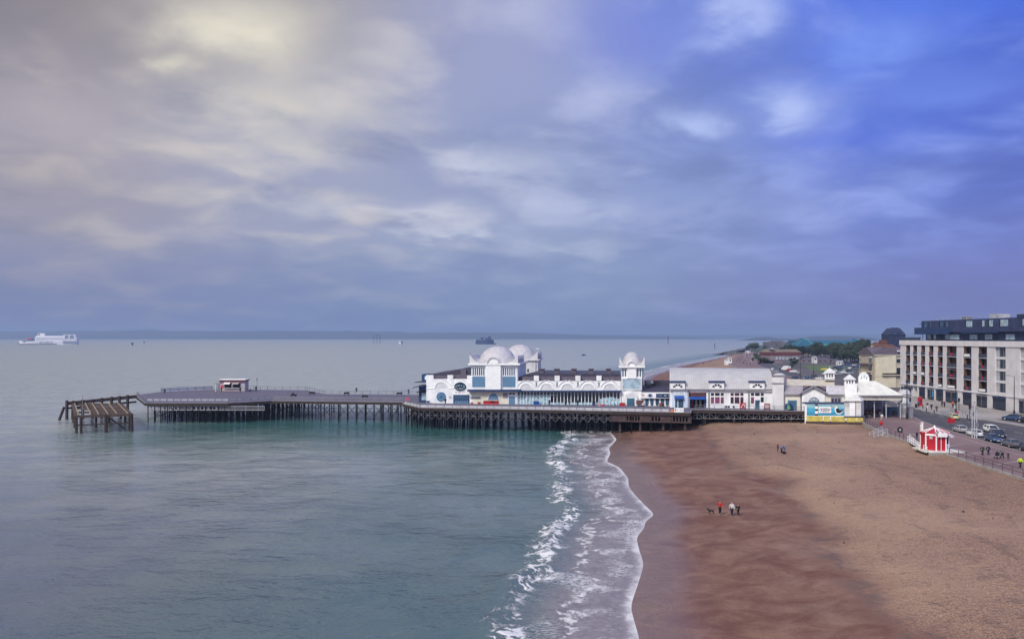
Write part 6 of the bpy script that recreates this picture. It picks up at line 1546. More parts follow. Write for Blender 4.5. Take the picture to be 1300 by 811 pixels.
fence([a, a+Vector((-3.4,-1.5,-1.1))], 'step_rail', 'second grey handrail behind the first on the beach steps', m=LGREY, gap=1.2)
mb = MB()
for i in range(7): mb.box(L_(151)-3.6+i*.5, L_(151)-3.1+i*.5, 148.4, 152.2, 2.2, 2.75+i*.19)
solo('beach_steps', mb, CONC, 'concrete steps from the promenade down to the shingle between two handrails', 'steps')
# ornate lamp at the pier entrance
def lamp(px, py, top, label, arms=True, name='street_lamp', group=None):
    p = prom(px, py); h = zy(top, p.y)-LAND
    t = thing(name, label, 'street lamp', p, group)
    part('pole', MB().tube(p, p+Vector((0,0,h*.16)), .26, .2, 10).tube(p+Vector((0,0,h*.16)), p+Vector((0,0,h)), .14 if arms else .11, .10 if arms else .07, 8), BLACK, t)
    if arms:
        part('cross_arm', MB().tube(p+Vector((-1.15,0,h*.86)), p+Vector((1.15,0,h*.86)), .09), BLACK, t)
        for dx, dz in ((-1.15,.86),(1.15,.86),(-.5,.86),(0,1.0)):
            l_ = part('lantern', MB().lathe([(.1,0),(.26,.12),(.32,.45),(.14,.65)], p+Vector((dx,0,h*dz-(.0 if dz == 1 else .25))), 8), GLASSB, t)
            part('cap', MB().lathe([(.36,0),(.05,.28)], p+Vector((dx,0,h*dz+(.6 if dz == 1 else .35))), 8), BLACK, l_)
    else:
        part('arm', MB().tube(p+Vector((0,0,h)), p+Vector((-1.3,0,h+.25)), .045), GREY, t); part('lantern', MB().box(p.x-1.9,p.x-1.2,p.y-.12,p.y+.12,p.z+h+.2,p.z+h+.34), GREY, t)
    return t
lamp(1151.4, 531.6, 487, 'tall black ornate lamp with four lanterns beside the grey round kiosk')
G4 = 'plain lamp columns on the seafront'
lamp(1287.6, 529, 478, 'slim lamp column against the ground floor of the apartment block', False)
lamp(1213.6, 528, 470, 'slim lamp column in front of the widest shop front', False)
for px, py in ((1016,484),(1033,474),(1098,486),(1054,462),(1003,465),(977,458),(1066,459)):
    p = prom(px, py); lamp(px, py, HY-(14-HC)*F/p.y if False else HY+(HC-13.5)*F/p.y, 'thin lamp column along the distant seafront road beyond the pier roofs', False, group=G4)
# grey poles by the parked cars
G5 = 'tall grey poles at the kerb'
for px, py, top, lb in ((1234.2,555.5,517,'shortest of the three grey poles beside the white parked car'),(1237.2,556.4,511,'middle and tallest of the three grey poles beside the white parked car'),(1240,556,519,'grey pole with a small plate beside the white parked car')):
    p = prom(px, py); t = thing('kerb_pole', lb, 'pole', p, G5)
    part('pole', MB().tube(p, Vector((p.x,p.y,zy(top,p.y))), .11, .09, 8), LGREY, t); part('cap', MB().lathe([(.14,0),(.14,.1),(.02,.25)], Vector((p.x,p.y,zy(top,p.y))), 8), GREY, t)
    if px == 1240: part('plate', MB().box(p.x-.3,p.x+.3,p.y-.12,p.y-.09,p.z+2.2,p.z+3.0), GREY, t)
# traffic signals
def signal(px, py, top, label):
    p = pav_(px, py); t = thing('traffic_signal', label, 'traffic signal', p, 'traffic signals at the crossing'); z = zy(top, p.y)
    part('pole', MB().tube(p, Vector((p.x,p.y,z)), .07), BLACK, t); hd = part('signal_head', MB().box(p.x-.2,p.x+.2,p.y-.2,p.y+.12,z-1.1,z), BLACK, t)
    for k, m in ((0,DRED),(1,BROWN),(2,TEAL)): part('lens', MB().tube((p.x,p.y-.2,z-.2-.33*k),(p.x,p.y-.24,z-.2-.33*k),.11,n=10), m, hd)
signal(1231.2, 535.5, 513, 'traffic signal on a black pole just behind the tall grey poles')
signal(1217.4, 521, 505, 'traffic signal near the guard rails by the bright orange person')
# guard rails, bollards
fence([pav_(1194.6,527), pav_(1203,529)], 'guard_rail', 'grey pedestrian guard rail left of the pale yellow car', m=GREY, gap=1.3, h=1.15)
fence([pav_(1206,523), pav_(1214,525)], 'guard_rail', 'grey pedestrian guard rail behind the magenta round sign', m=GREY, gap=1.3, h=1.15)
fence([pav_(1222,527), pav_(1230,528.6)], 'guard_rail', 'grey pedestrian guard rail beside the recessed shop front', m=GREY, gap=1.3, h=1.15)
for px, py, lb in ((1171.6,518.6,'black bollard nearest the red pillar on the pavement'),(1176,522,'black bollard in front of the pale trousered walker'),(1186,525,'black bollard by the kerb near the lone black dressed walker'),(1228,531.6,'black bollard by the kerb next to the traffic signal')):
    p = pav_(px, py); solo('bollard', MB().lathe([(.13,0),(.11,.1),(.10,.9),(.14,.95),(.05,1.08)], p, 8), BLACK, lb, 'bollard', 'bollards on the pavement')
p = pav_(1214.2, 531); t = thing('round_sign', 'magenta round road sign on a short pole beside the pale yellow car', 'road sign', p)
part('pole', MB().tube(p, p+Vector((0,0,1.5)), .05), GREY, t); part('plate', MB().tube(p+Vector((0,-.06,1.3)), p+Vector((0,-.10,1.3)), .45, n=18), M('magenta_sign', (.40,.01,.12), .45, .1), t)
p = gp(1207.3, 541, LAND); t = thing('road_sign', 'wide red sign panel on two grey legs by the promenade kerb', 'road sign', p)
part('panel', MB().box(p.x-.8,p.x+.8,p.y-.05,p.y,p.z+.75,p.z+1.75), RED, t)
for dx in (-.7,.7): part('leg', MB().tube(p+Vector((dx,.03,0)), p+Vector((dx,.03,1.6)), .05), GREY, t)
p = pav_(1168, 515); t = thing('phone_box', 'red phone box on the pavement corner by the road bend', 'phone box', p)
part('cabin', MB().box(p.x-.45,p.x+.45,p.y-.45,p.y+.45,p.z,p.z+2.3), RED, t); part('roof', MB().lathe([(.55,0),(.5,.15),(.1,.3)], p+Vector((0,0,2.3)), 8), RED, t); part('pane', MB().box(p.x-.33,p.x+.33,p.y-.48,p.y-.451,p.z+.5,p.z+1.9), DRED, t)
p = pav_(1163, 517.4); solo('litter_bin', MB().lathe([(.28,0),(.3,.1),(.3,.95),(.22,1.1)], p, 10), BLACK, 'black litter bin left of the red phone box', 'bin')
p = prom(1118.4, 542); t = thing('lifebuoy', 'red lifebuoy housing on a short post at the promenade edge', 'lifebuoy', p)
part('post', MB().tube(p, p+Vector((0,0,.7)), .06), GREY, t); part('housing', MB().lathe([(.3,.45),(.38,.6),(.36,1.15),(.16,1.4)], p, 12, .6), RED, t, smooth=True)
p = prom(1142.6, 548.6); t = thing('ring_stand', 'upright black ring with a pale disc in its middle on the promenade', 'ring stand', p)
mb = MB()
for i in range(20):
    a0, a1 = 2*math.pi*i/20, 2*math.pi*(i+1)/20
    mb.tube(p+Vector((.42*math.cos(a0),0,.55+.42*math.sin(a0))), p+Vector((.42*math.cos(a1),0,.55+.42*math.sin(a1))), .17, n=7)
part('ring', mb, BLACK, t); part('disc', MB().tube(p+Vector((0,-.02,.55)), p+Vector((0,.02,.55)), .24, n=14), LGREY, t); part('foot', MB().box(p.x-.5,p.x+.5,p.y-.2,p.y+.2,p.z,p.z+.09), BLACK, t)
# round grey kiosk at the pier gates
p = Vector(((1148-CX)*184/F, 184, LAND)); t = thing('round_kiosk', 'round grey white pier gate kiosk with a domed cap behind the ornate lamp', 'kiosk', p)
part('drum', MB().lathe([(1.35,0),(1.3,.2),(1.3,3.0),(1.45,3.1)], p, 16), SHADEW, t); part('band', MB().lathe([(1.55,3.1),(1.55,3.5),(1.3,3.55)], p, 16), LGREY, t); part('upper_drum', MB().lathe([(1.15,3.5),(1.15,5.0),(1.5,5.05),(1.5,5.3)], p, 16), SHADEW, t)
part('dome', MB().lathe([(1.6,5.3),(1.5,5.7),(1.2,6.3),(.6,6.9),(.1,7.1)], p, 16), LEAD, t, smooth=True)
part('door', MB().box(p.x-.45,p.x+.45,p.y-1.36,p.y-1.2,p.z+.1,p.z+2.3), LGREY, t)
for a in (-150, -30): part('window', MB().box(p.x+1.2*math.cos(R(a))-.25,p.x+1.2*math.cos(R(a))+.25,p.y+1.2*math.sin(R(a))-.15,p.y+1.2*math.sin(R(a))+.1,p.z+3.7,p.z+4.7), GLASSD, t)
p = prom(1155.6, 530.6); solo('ticket_box', MB().box(p.x-.5,p.x+.5,p.y-.4,p.y+.4,LAND,LAND+2.6).box(p.x-.6,p.x+.6,p.y-.5,p.y+.5,LAND+2.601,LAND+2.75), GREY, 'dark grey cabinet standing right beside the ornate lamp', 'cabinet')
p = gp(1106, 533, LAND)
for px, py, lb in ((1103.6,531.4,'round cafe table beside the person in black under the canopy'),(1110.6,530,'round cafe table furthest from the white hut under the canopy')):
    p = prom(px, py); t = thing('cafe_table', lb, 'table', p, 'cafe tables under the canopy'); part('top', MB().lathe([(.5,.72),(.5,.76)], p, 12), SUNWOOD, t); part('leg', MB().tube(p, p+Vector((0,0,.72)), .05), GREY, t)
# low planted wall in front of the apartment block
t = thing('planter_wall', 'low tan wall with hedge along the front of the apartment block', 'wall', (125, 178, LAND))
part('wall', MB().box(124.4,124.9,130,186,LAND-.05,LAND+.7), M('tan_wall', (.40,.33,.22), .8, .2, .6), t)
part('coping', MB().box(124.3,125.0,130,186.1,LAND+.701,LAND+.8), PALE, t)

# ------------------------------------------------------------------ things standing on the pier
def fbox(name, L, x0, x1, y0, y1, t0, t1, m, label, cat, legs=False, extra=None):
    t = thing(name, label, cat, L.pt((x0+x1)/2, y1, t0))
    part('body', MB().fb(L, x0, x1, y0, y1, t0, t1), m, t)
    part('rim', MB().fb(L, x0-.25, x1+.25, y0-.35, y0-.01, t0-.04, t1+.04), extra or BLACK, t); return t
t = fbox('red_counter', FP, 616, 634.6, 508.2, 515, -3, -1.6, RED, 'long red counter below the blue fan window of the front tower', 'counter', extra=DRED)
part('case', MB().fb(FP, 625, 630, 507.4, 509.4, -3.1, -2.9), BLACK, t)
fbox('red_bin', FP, 599.4, 602.4, 510.4, 515, -2.4, -1.8, RED, 'small red bin at the left of the front tower', 'bin'); fbox('red_bin', FP, 608.4, 611.8, 510, 515, -2.4, -1.8, RED, 'red bin between the small red bin and the long red counter', 'bin')
fbox('blue_cabinet', FP, 678, 685, 509.2, 516, -2, -.6, ROYAL, 'royal blue cabinet outside the frosted bays', 'cabinet', extra=NAVY)
fbox('blue_cabinet', FP, 752, 756, 509.6, 516, -2, -1, NAVY, 'navy cabinet outside the fourth bay', 'cabinet'); fbox('red_cabinet', FP, 786.4, 793, 511, 517, -2, -1, RED, 'red chest at the foot of the small domed tower', 'chest', extra=DRED)
t = thing('children_ride', 'pink and red toy train ride outside the last bay', 'ride', FP.pt(762, 517, -2)); part('engine', MB().fb(FP, 758.6, 762.4, 511.4, 516, -2.2, -1.4), M('pink_paint', (.6,.25,.3), .5, .1), t); part('wagon', MB().fb(FP, 763, 768, 512.8, 516, -2.2, -1.4), RED, t); part('base', MB().fb(FP, 758, 769, 516.01, 518, -2.3, -1.3), GREY, t)
t = thing('teal_crate', 'small teal crate at the west corner of the pavilion', 'crate', FP.pt(544.5,513,-1)); part('box', MB().fb(FP, 543, 546, 509.5, 514, -1.4, -.6), PANEL, t); part('lid', MB().fb(FP, 542.8, 546.2, 508.4, 509.49, -1.5, -.5), DTEAL, t)
t = thing('life_ring_cabinet', 'white round life ring on the wall between the round window and the glazed doors', 'life ring', FP.pt(571.5,504,-.1)); part('ring', MB().arc(FP, 571.5, 504, .7, 1.5, -.16, -.02, 0, 360, 16), LGREY, t)
AL = Line(900, 186.8, 1022, 182.4, zmin=DECK)
def aboard(x0, x1, y0, y1, m, label, mark=None, L=AL):
    t = thing('sign_board', label, 'sign board', L.pt((x0+x1)/2, y1+3, 0)); part('panel', MB().fb(L, x0, x1, y0, y1, 0, .12), m, t)
    part('foot', MB().fb(L, x0+.3, x0+1.1, y1, y1+3, 0, .5), BLACK, t); part('foot', MB().fb(L, x1-1.1, x1-.3, y1, y1+3, 0, .5), BLACK, t)
    if mark: part('mark', mark(MB()), TRIM, t)
aboard(939.4, 947, 511.4, 518.8, RED, 'red sign board with a white swirl in front of the plum windows', lambda mb: mb.arc(AL, 944, 515, 1.3, 2.1, -.03, -.002, -60, 160).disc(AL, 941.4, 516.4, .8, .7, -.03, -.002))
aboard(964.4, 969.8, 510.6, 519.4, TRIM, 'tall plain white sign board next to the hall door')
aboard(970.4, 977.8, 512.2, 519.2, DRED, 'dark red sign board with white lettering right of the white board', lambda mb: scribble(mb, AL, 971.2, 977, 513.4, 518, 4, -.002, 41, 2))
t = thing('toy_car_ride', 'blue and green toy car ride outside the teal door', 'ride', AL.pt(1001,519,0)); part('car', MB().pp(AL, [(996.4,519.6),(996.4,514.6),(998,512.4),(1003,512),(1005,514),(1006.4,515.4),(1006.4,519.6)], -.6, .6), M('deep_blue_paint', (.01,.03,.12), .4, .2), t); part('door', MB().disc(AL, 1000.6, 517.2, 2.4, 2.2, -.66, -.6, 0, 360), M('leaf_green_paint', (.10,.36,.10), .5, .1), t); part('seat', MB().fb(AL, 998.4, 1001.8, 513.2, 515, -.67, -.6), PANEL, t)
for k, (x, lb) in enumerate(((922.4,'dark cafe chair at the left of the row before the plum windows'),(925.6,'dark cafe chair in the middle of the row before the plum windows'),(932,'dark cafe chair nearest the red swirl board'))):
    p = AL.w(x, DECK, .2); t = thing('cafe_chair', lb, 'chair', p, 'cafe chairs before the hall'); part('seat', MB().box(p.x-.25,p.x+.25,p.y-.25,p.y+.25,p.z+.42,p.z+.47), BLACK, t); part('back', MB().box(p.x-.25,p.x+.25,p.y+.2,p.y+.25,p.z+.471,p.z+.95), BLACK, t)
    for dx in (-.22,.22):
        for dy in (-.22,.22): part('leg', MB().tube(p+Vector((dx,dy,0)), p+Vector((dx,dy,.42)), .03), GREY, t)
BL = Line(850, front[7].y-.1, 876, front[8].y-.1)
t = thing('banner', 'white banner with grey lettering hung on the pier edge below the shop door', 'banner', BL.pt(862,523,0)); part('cloth', MB().fb(BL, 856, 868, 517.6, 523, -.08, -.02), TRIM, t); part('lettering', scribble(MB(), BL, 858.6, 867.4, 518.8, 521.6, 6, -.081, 51), LGREY, t); part('mark', MB().fb(BL, 857, 858, 518.6, 521.4, -.12, -.081), BLACK, t)
t = thing('orange_sign', 'small orange sign on the pier edge left of the white banner', 'sign', BL.pt(853.4,523,0)); part('plate', MB().fb(BL, 851.2, 855.6, 519.8, 523.2, -.1, -.02), M('orange_paint', (.66,.18,.06), .5, .2), t)
t = thing('lifebuoy', 'red and white lifebuoy on the rail where the pier widens at the blue hut', 'lifebuoy', front[3]+Vector((.8,.3,0)))
mb = MB().arc(Line(500, front[3].y+.1, 530, front[3].y+.1), 516.6, 506.6, .9, 2.4, 0, .18, 0, 360, 18); part('ring', mb, M('pink_red_paint', (.62,.09,.13), .5, .1), t)
# catering kiosk on the pier head
KP = Line(275, 248, 318, 248, zmin=DECK)
pk = thing('catering_kiosk', 'long pinkish catering kiosk with open serving hatches on the pier head', 'kiosk', KP.w(294, DECK, 2))
P = lambda name, mb, m, label=None: part(name, mb, m, pk, label)
PINKW = M('pinkish_white_panel', (.42,.36,.37), .6, .12, 1)
P('wall', MB().fb(KP, 279, 311, 483.4, 486.2, 0, 3.4).fb(KP, 279, 311, 492.2, 497.4, 0, 3.4).fb(KP, 279, 284.6, 486.21, 492.19, 0, 3.4).fb(KP, 293.4, 295.6, 486.21, 492.19, 0, 3.4).fb(KP, 304.6, 311, 486.21, 492.19, 0, 3.4), PINKW)
P('hatch', MB().fb(KP, 284.7, 293.3, 486.2, 492.2, .8, 1), VOID); P('hatch', MB().fb(KP, 295.7, 304.5, 486.2, 492.2, .8, 1), VOID)
P('roof', MB().fb(KP, 278, 312, 482.2, 483.3, -.7, 3.8), MAROON); P('fascia', MB().fb(KP, 279, 311.4, 483.4, 485.4, -.25, -.001), M('rose_board', (.40,.20,.24), .6, .2, 1)); P('roof_edge', MB().fb(KP, 278, 312, 481.4, 482.15, -.5, 3.6), TRIM)
P('flap', MB().extr([KP.pt(285,485.6,-.26), KP.pt(293,485.6,-.26), KP.pt(293,487.4,-1.2), KP.pt(285,487.4,-1.2)], (0,0,.06)), TRIM); P('flap', MB().extr([KP.pt(296,485.6,-.26), KP.pt(304,485.6,-.26), KP.pt(304,487.4,-1.2), KP.pt(296,487.4,-1.2)], (0,0,.06)), PINKW)
P('red_panel', MB().fb(KP, 280.2, 283.8, 488.8, 492.6, -.06, -.001), M('rose_red_paint', (.55,.05,.10), .5, .1)); P('counter', MB().fb(KP, 284.6, 305, 492.3, 493, -.5, -.001), LGREY); P('blue_sign', MB().fb(KP, 302.4, 305.6, 486.4, 488, -.1, -.001), ROYAL)
P('door', MB().fb(KP, 306.6, 309.8, 487.6, 496, -.06, -.001), LGREY); P('plinth', MB().fb(KP, 279, 311, 496, 498, -.08, -.001), M('mauve_brick', (.26,.19,.21)))
for px, lb in ((273.4,'paler of two posts left of the catering kiosk'),(276.8,'dark post close to the catering kiosk')):
    p = KP.w(px, DECK, .5); t = thing('gate_post', lb, 'post', p); part('shaft', MB().box(p.x-.25,p.x+.25,p.y-.25,p.y+.25,DECK,DECK+2.6), LGREY if px < 275 else GREY, t); part('cap', MB().box(p.x-.32,p.x+.32,p.y-.32,p.y+.32,DECK+2.601,DECK+2.75), GREY, t)
p = KP.w(323.6, DECK, 2); t = thing('signal_pole', 'tall thin pole right of the catering kiosk', 'pole', p); part('pole', MB().tube(p, p+Vector((0,0,4.4)), .07), GREY, t); part('box', MB().box(p.x-.2,p.x+.2,p.y-.15,p.y+.15,DECK+3.6,DECK+4.3), GREY, t)
p = KP.w(293, DECK, -.5); 
for px, py, lb in ((440,501.5,'dark bench against the far rail of the pier neck left of the standing person'),(463,505.6,'dark bench in the middle of the pier neck'),(507,501.8,'dark bench at the far rail nearest the blue hut'),(372.5,504.2,'dark bench under the sitting person on the pier neck'),(396,501.2,'dark bench where the pier head narrows')):
    p = deck(px, py); t = thing('bench', lb, 'bench', p, 'benches on the pier'); part('seat', MB().box(p.x-.9,p.x+.9,p.y-.2,p.y+.25,DECK+.42,DECK+.48), BLACK, t); part('back', MB().box(p.x-.9,p.x+.9,p.y+.22,p.y+.28,DECK+.481,DECK+.95), BLACK, t)
    for dx in (-.7,.7): part('leg', MB().box(p.x+dx-.05,p.x+dx+.05,p.y-.2,p.y+.28,DECK+.003,DECK+.419), BLACK, t)

# wrecked boat-like timbers under the landward pier
for px, py, lb in ((838.6,546.2,'upturned pale timber lying on the sand under the pier'),(786,548.6,'dark timber half buried in the sand near the foam')):
    p = sand(px, py); t = thing('driftwood', lb, 'driftwood', p); part('trunk', MB().tube(p+Vector((-.9,0,.15)), p+Vector((.8,.2,.35)), .22, .14, 7), OLDWOOD if px > 800 else TIMBER, t); part('branch', MB().tube(p+Vector((.1,.1,.3)), p+Vector((.7,-.1,.8)), .09, .04, 5), SUNWOOD if px > 800 else TIMBER, t)
# weed and stones
rr = random.Random(13)
STN = M('dark_stone', (.06,.05,.05), .8, .3)
for i in range(28):
    Y = rr.uniform(62, 165); x = rr.uniform(interp(BERM, Y)-6, L_(Y)-6); s_ = rr.choice((.06,.08,.09,.11,.13,.20))
    mb = MB().lathe([(s_*.7,-.05),(s_,s_*.25),(s_*.5,s_*.6),(.02,s_*.65)], (x, Y, beach_z(x, Y)), 6, rr.uniform(.6, 1))
    solo('beach_stone', mb, STN, 'dark stone or weed clump lying loose on the shingle', 'stone', 'loose stones on the beach', True)
# ------------------------------------------------------------------ ships, fort, buoys, small boats
def hull(L, sect): return MB().loft(sect)
FY = 2350
FL = Line(20, FY, 100, FY+30, zmin=-1)
fe = thing('ferry', 'white car ferry with a dark blue waterline far out on the left', 'ferry', at(60, FY, 0))
FW = M('ferry_white', (.78,.77,.80), .5, .06, .02); FB = M('ferry_navy', (.02,.03,.09), .5, .1, .02); FR = M('ferry_rose', (.42,.14,.22), .5, .1, .02); FG = M('ferry_grey', (.24,.27,.38), .5, .15, .02)
rings = []
for px, hw_, zt in ((21.5,.4,9.5),(26,4.5,8.6),(34,9.5,8.2),(46,12,8.2),(70,12.5,8.4),(88,12.5,9),(96.5,11.5,9)):
    k = .55 if px < 24 else .85
    zt_ = zt+2.5
    rings.append([FL.w(px+(1.6 if px < 24 else 0), -1, 12-hw_*k), FL.w(px+(1.6 if px < 24 else 0), -1, 12+hw_*k), FL.w(px, zt_, 12+hw_), FL.w(px, zt_, 12-hw_)])
part('hull', MB().loft(rings), FW, fe)
part('waterline', MB().wb(FL, 24, 72, .1, 2.6, -1.0, 2), FB, fe)
part('lettering', scribble(MB(), FL, 50, 67, 433.2, 435.4, 9, -.7, 61), FG, fe)
part('superstructure', MB().wb(FL, 44, 97, 11, 24, 1, 23).wb(FL, 45, 81, 24.01, 28, 2, 22), FW, fe)
part('deck_band', MB().wb(FL, 44.5, 82, 15.5, 17, .8, .99).wb(FL, 46, 80, 20, 21.2, .8, .99), FG, fe)
part('stern_opening', MB().wb(FL, 80, 96.4, 4, 12, -1.2, .9), FG, fe); part('stern_gallery', MB().wb(FL, 81.5, 95, 18.4, 28, .5, .99), FG, fe)
part('stern_roof', MB().wb(FL, 80, 96, 30.2, 32, -.5, 23), FW, fe)
for x in (81, 87, 94.4): part('pillar', MB().wb(FL, x, x+1.4, 18, 30.1, -.3, .4), FW, fe)
part('funnel', MB().wb(FL, 46.5, 55.5, 28.01, 36, 6, 18), FW, fe); part('funnel_band', MB().wb(FL, 47, 49.4, 30.4, 34, 5.6, 5.99), FB, fe)
part('bridge', MB().wb(FL, 34, 43.8, 14, 17, 4, 20), FB, fe); part('lifeboat', MB().wb(FL, 32, 40, 17.01, 21.4, 3, 8), FR, fe); part('foredeck', MB().wb(FL, 27, 43.6, 11, 13.4, 2, 22), FG, fe)
part('mast', MB().tube(FL.w(49, 36, 12), FL.w(49, 42, 12), .5), FG, fe); part('mast', MB().tube(FL.w(24, 11, 12), FL.w(24, 20, 12), .4), FG, fe)
# round sea fort
fc = at(615.5, 2490, 0)
ft = thing('sea_fort', 'round dark sea fort standing in the water behind the domed pavilion', 'fort', fc)
FBL = M('fort_blue_grey', (.02,.045,.13), .7, .25, .05); FBR = M('fort_upper', (.03,.06,.16), .7, .25, .05)
part('base', MB().lathe([(33,-2),(31,3),(29,14)], fc, 32), FBL, ft); part('parapet', MB().lathe([(29.5,14),(29.5,15.6),(26,15.6)], fc, 32), FBR, ft)
part('upper_block', MB().box(fc.x+2,fc.x+22,fc.y-14,fc.y+10,15.6,21), FBR, ft); part('tower', MB().lathe([(4,21),(4,25.5),(2,27)], fc+Vector((15,-4,0)), 10), FBL, ft)
part('turret', MB().lathe([(6,18.6),(6,21.4),(2,22.4)], fc+Vector((-9,-6,0)), 10), FBL, ft); part('turret_stem', MB().lathe([(2,15.6),(2,18.6)], fc+Vector((-9,-6,0)), 8), FBL, ft)
for k in range(9):
    a = R(200+k*17.5); part('port', MB().box(fc.x+30.3*math.cos(a)-1.3,fc.x+30.3*math.cos(a)+1.3,fc.y+30.3*math.sin(a)-.8,fc.y+30.3*math.sin(a)+.5,6,9), VOID, ft)
part('landing', MB().box(fc.x+30,fc.x+38,fc.y-6,fc.y+4,-1,3.4), FBL, ft)
PST = M('sea_post_paint', (.03,.035,.06), .6, .2, .1)
def beacon(px, base, top, label, r=.8, group=None, band=None):
    p = gp(px, base, 0); z = zy(top, p.y); t = thing('sea_beacon', label, 'beacon', p, group)
    part('pile', MB().tube(p+Vector((0,0,-2)), Vector((p.x,p.y,z)), r, r*.8, 8), PST, t); part('top_mark', MB().box(p.x-r*1.6,p.x+r*1.6,p.y-r*1.6,p.y+r*1.6,z,z+r*2.4), band or PST, t)
for px, lb in ((474.8,'leftmost of three thin beacon piles near the horizon'),(478.6,'middle one of three thin beacon piles near the horizon'),(482.4,'rightmost of three thin beacon piles near the horizon')): beacon(px, 436, 425.4, lb, .95, 'three beacon piles')
beacon(848.2, 436.5, 428.4, 'dark navigation pile with a red mark beyond the pier', 1.3, band=M('beacon_red', (.3,.03,.05), .5, .1, .1))
beacon(907.4, 443, 437.6, 'short navigation pile off the dark headland rocks', .7)
beacon(168, 438.8, 436.8, 'lone buoy in open water right of the ferry', 1.6); beacon(183, 436.2, 434.4, 'second smaller buoy in open water right of the ferry', 1.2)
beacon(510.4, 437.4, 434.6, 'dark buoy beside the distant sailing boat', 1.4)
SAIL = M('sail_cloth', (.72,.73,.76), .7, .08, .1)
def boat(px, py, label, L_m, sail=0, rot=0, name='small_boat', m=None):
    p = gp(px, py, 0); t = thing(name, label, 'boat', p, None, rot, local=True)
    s = L_m
    part('hull', MB().loft([[Vector((-s/2,-s*.16,-.2)),Vector((-s/2,s*.16,-.2)),Vector((-s/2,s*.18,s*.14)),Vector((-s/2,-s*.18,s*.14))],[Vector((0,-s*.17,-.3)),Vector((0,s*.17,-.3)),Vector((0,s*.2,s*.14)),Vector((0,-s*.2,s*.14))],[Vector((s*.52,-.05,.3)),Vector((s*.52,.05,.3)),Vector((s*.56,.06,s*.18)),Vector((s*.56,-.06,s*.18))]]), m or FW, t)
    if sail: part('mast', MB().tube((0,0,.2),(0,0,sail),.12), GREY, t); part('sail', MB().add([(-.2,0,1),(-s*.48,.3,1.2),(-.15,0,sail*.97),(-.2,.08,1),(-s*.48,.38,1.2),(-.15,.08,sail*.97)], [(0,1,2),(5,4,3),(0,3,4,1),(1,4,5,2),(2,5,3,0)]), SAIL, t); part('jib', MB().add([(.3,0,1),(s*.5,0,.9),(.2,0,sail*.8),(.3,.06,1),(s*.5,.06,.9),(.2,.06,sail*.8)], [(0,1,2),(5,4,3),(0,3,4,1),(1,4,5,2),(2,5,3,0)]), SAIL, t)
    else: part('cabin', MB().box(-s*.15,s*.2,-s*.12,s*.12,s*.14,s*.32), m or FW, t); part('windscreen', MB().box(s*.2+.01,s*.24,-s*.11,s*.11,s*.2,s*.31), GLASSD, t)
    return t
boat(507.6, 436.6, 'white sailed yacht out near the horizon beside the dark buoy', 10, 13, R(10), 'sailing_boat')
boat(682.4, 443.2, 'small motor boat trailing a white wake behind the pavilion domes', 7, 0, R(185), 'motor_boat')
boat(741, 451.4, 'tiny dark open boat on the water above the pavilion roof vents', 6, 0, R(200), 'rowing_boat', FBL)
p, q = gp(684, 443.2, 0), gp(716, 441.2, 0)
d = (q-p).normalized(); nn = Vector((-d.y, d.x, 0)); mb = MB(); n = 24
for i in range(n):
    t0, t1 = i/n, (i+1)/n; w0, w1 = 1.0+3.2*t0, 1.0+3.2*t1
    mb.add([p+(q-p)*t0-nn*w0+Vector((0,0,.05)), p+(q-p)*t0+nn*w0+Vector((0,0,.05)), p+(q-p)*t1+nn*w1+Vector((0,0,.05)), p+(q-p)*t1-nn*w1+Vector((0,0,.05))], [(0,1,2,3)])
solo('wake', mb, M('wake_foam', (.50,.54,.56), .8, .4, .3), 'pale wake line stretching behind the small motor boat', 'wake', kind='stuff')
# groyne posts in the far shallows
for i, (px, py) in enumerate(((845,470),(851,468.6),(873,463.4),(932,449.6),(926,450.6))):
    pass

# ------------------------------------------------------------------ trees
def leaf_mat(name, a, b):
    m, nt, bs = new_mat(name); n1 = noise(nt, posn(nt), .35, 3)
    oi = node(nt, 'ShaderNodeObjectInfo')
    c = mixc(nt, mr(nt, n1, .35, .65), a, b); c = mixc(nt, mth(nt, 'MULTIPLY', oi.outputs['Random'], .35), c, tuple(x*.6 for x in a))
    lnk(nt, c, bs.inputs['Base Color']); bs.inputs['Roughness'].default_value = .7; return m
LEAF = leaf_mat('evergreen_leaves', (.022,.040,.024), (.045,.070,.034)); LEAF2 = leaf_mat('mid_green_leaves', (.035,.062,.026), (.065,.10,.04))
def crown_mesh(seed, h, r, squash=1.0, n=2600, ls=.5):
    rr = random.Random(seed); mb = MB()
    cl = [(Vector((rr.gauss(0,.42)*r, rr.gauss(0,.42)*r, h*(.40+.52*rr.random()))), r*rr.uniform(.28,.5)) for _ in range(17)]
    for i in range(n):
        c, cr = rr.choice(cl); d = Vector((rr.gauss(0,1), rr.gauss(0,1), rr.gauss(0,1)*squash)).normalized()
        p = c+d*cr*rr.uniform(.55, 1.05); a = Vector((rr.gauss(0,1), rr.gauss(0,1), rr.gauss(0,1))).normalized(); b = a.orthogonal().normalized(); s_ = ls*rr.uniform(.6, 1.3)
        mb.v += [p-a*s_, p+b*s_*.6, p+a*s_, p-b*s_*.6]; k = len(mb.v); mb.f.append((k-4,k-3,k-2,k-1))
    me = bpy.data.meshes.new('crown'); me.from_pydata([tuple(v) for v in mb.v], [], mb.f); return me
CR = [crown_mesh(1, 13, 6.0), crown_mesh(2, 11, 5.2), crown_mesh(3, 14, 5.0), crown_mesh(4, 7, 4.6)]
TRK = MB().tube((0,0,-.3),(0.1,0,4.5),.38,.24,8).tube((.1,0,4.4),(1.6,.6,8.4),.18,.05,5).tube((.1,0,4.4),(-1.5,.3,8.0),.18,.05,5).tube((.1,0,4.4),(.2,-1.3,9.2),.18,.05,5).mesh('trunk')
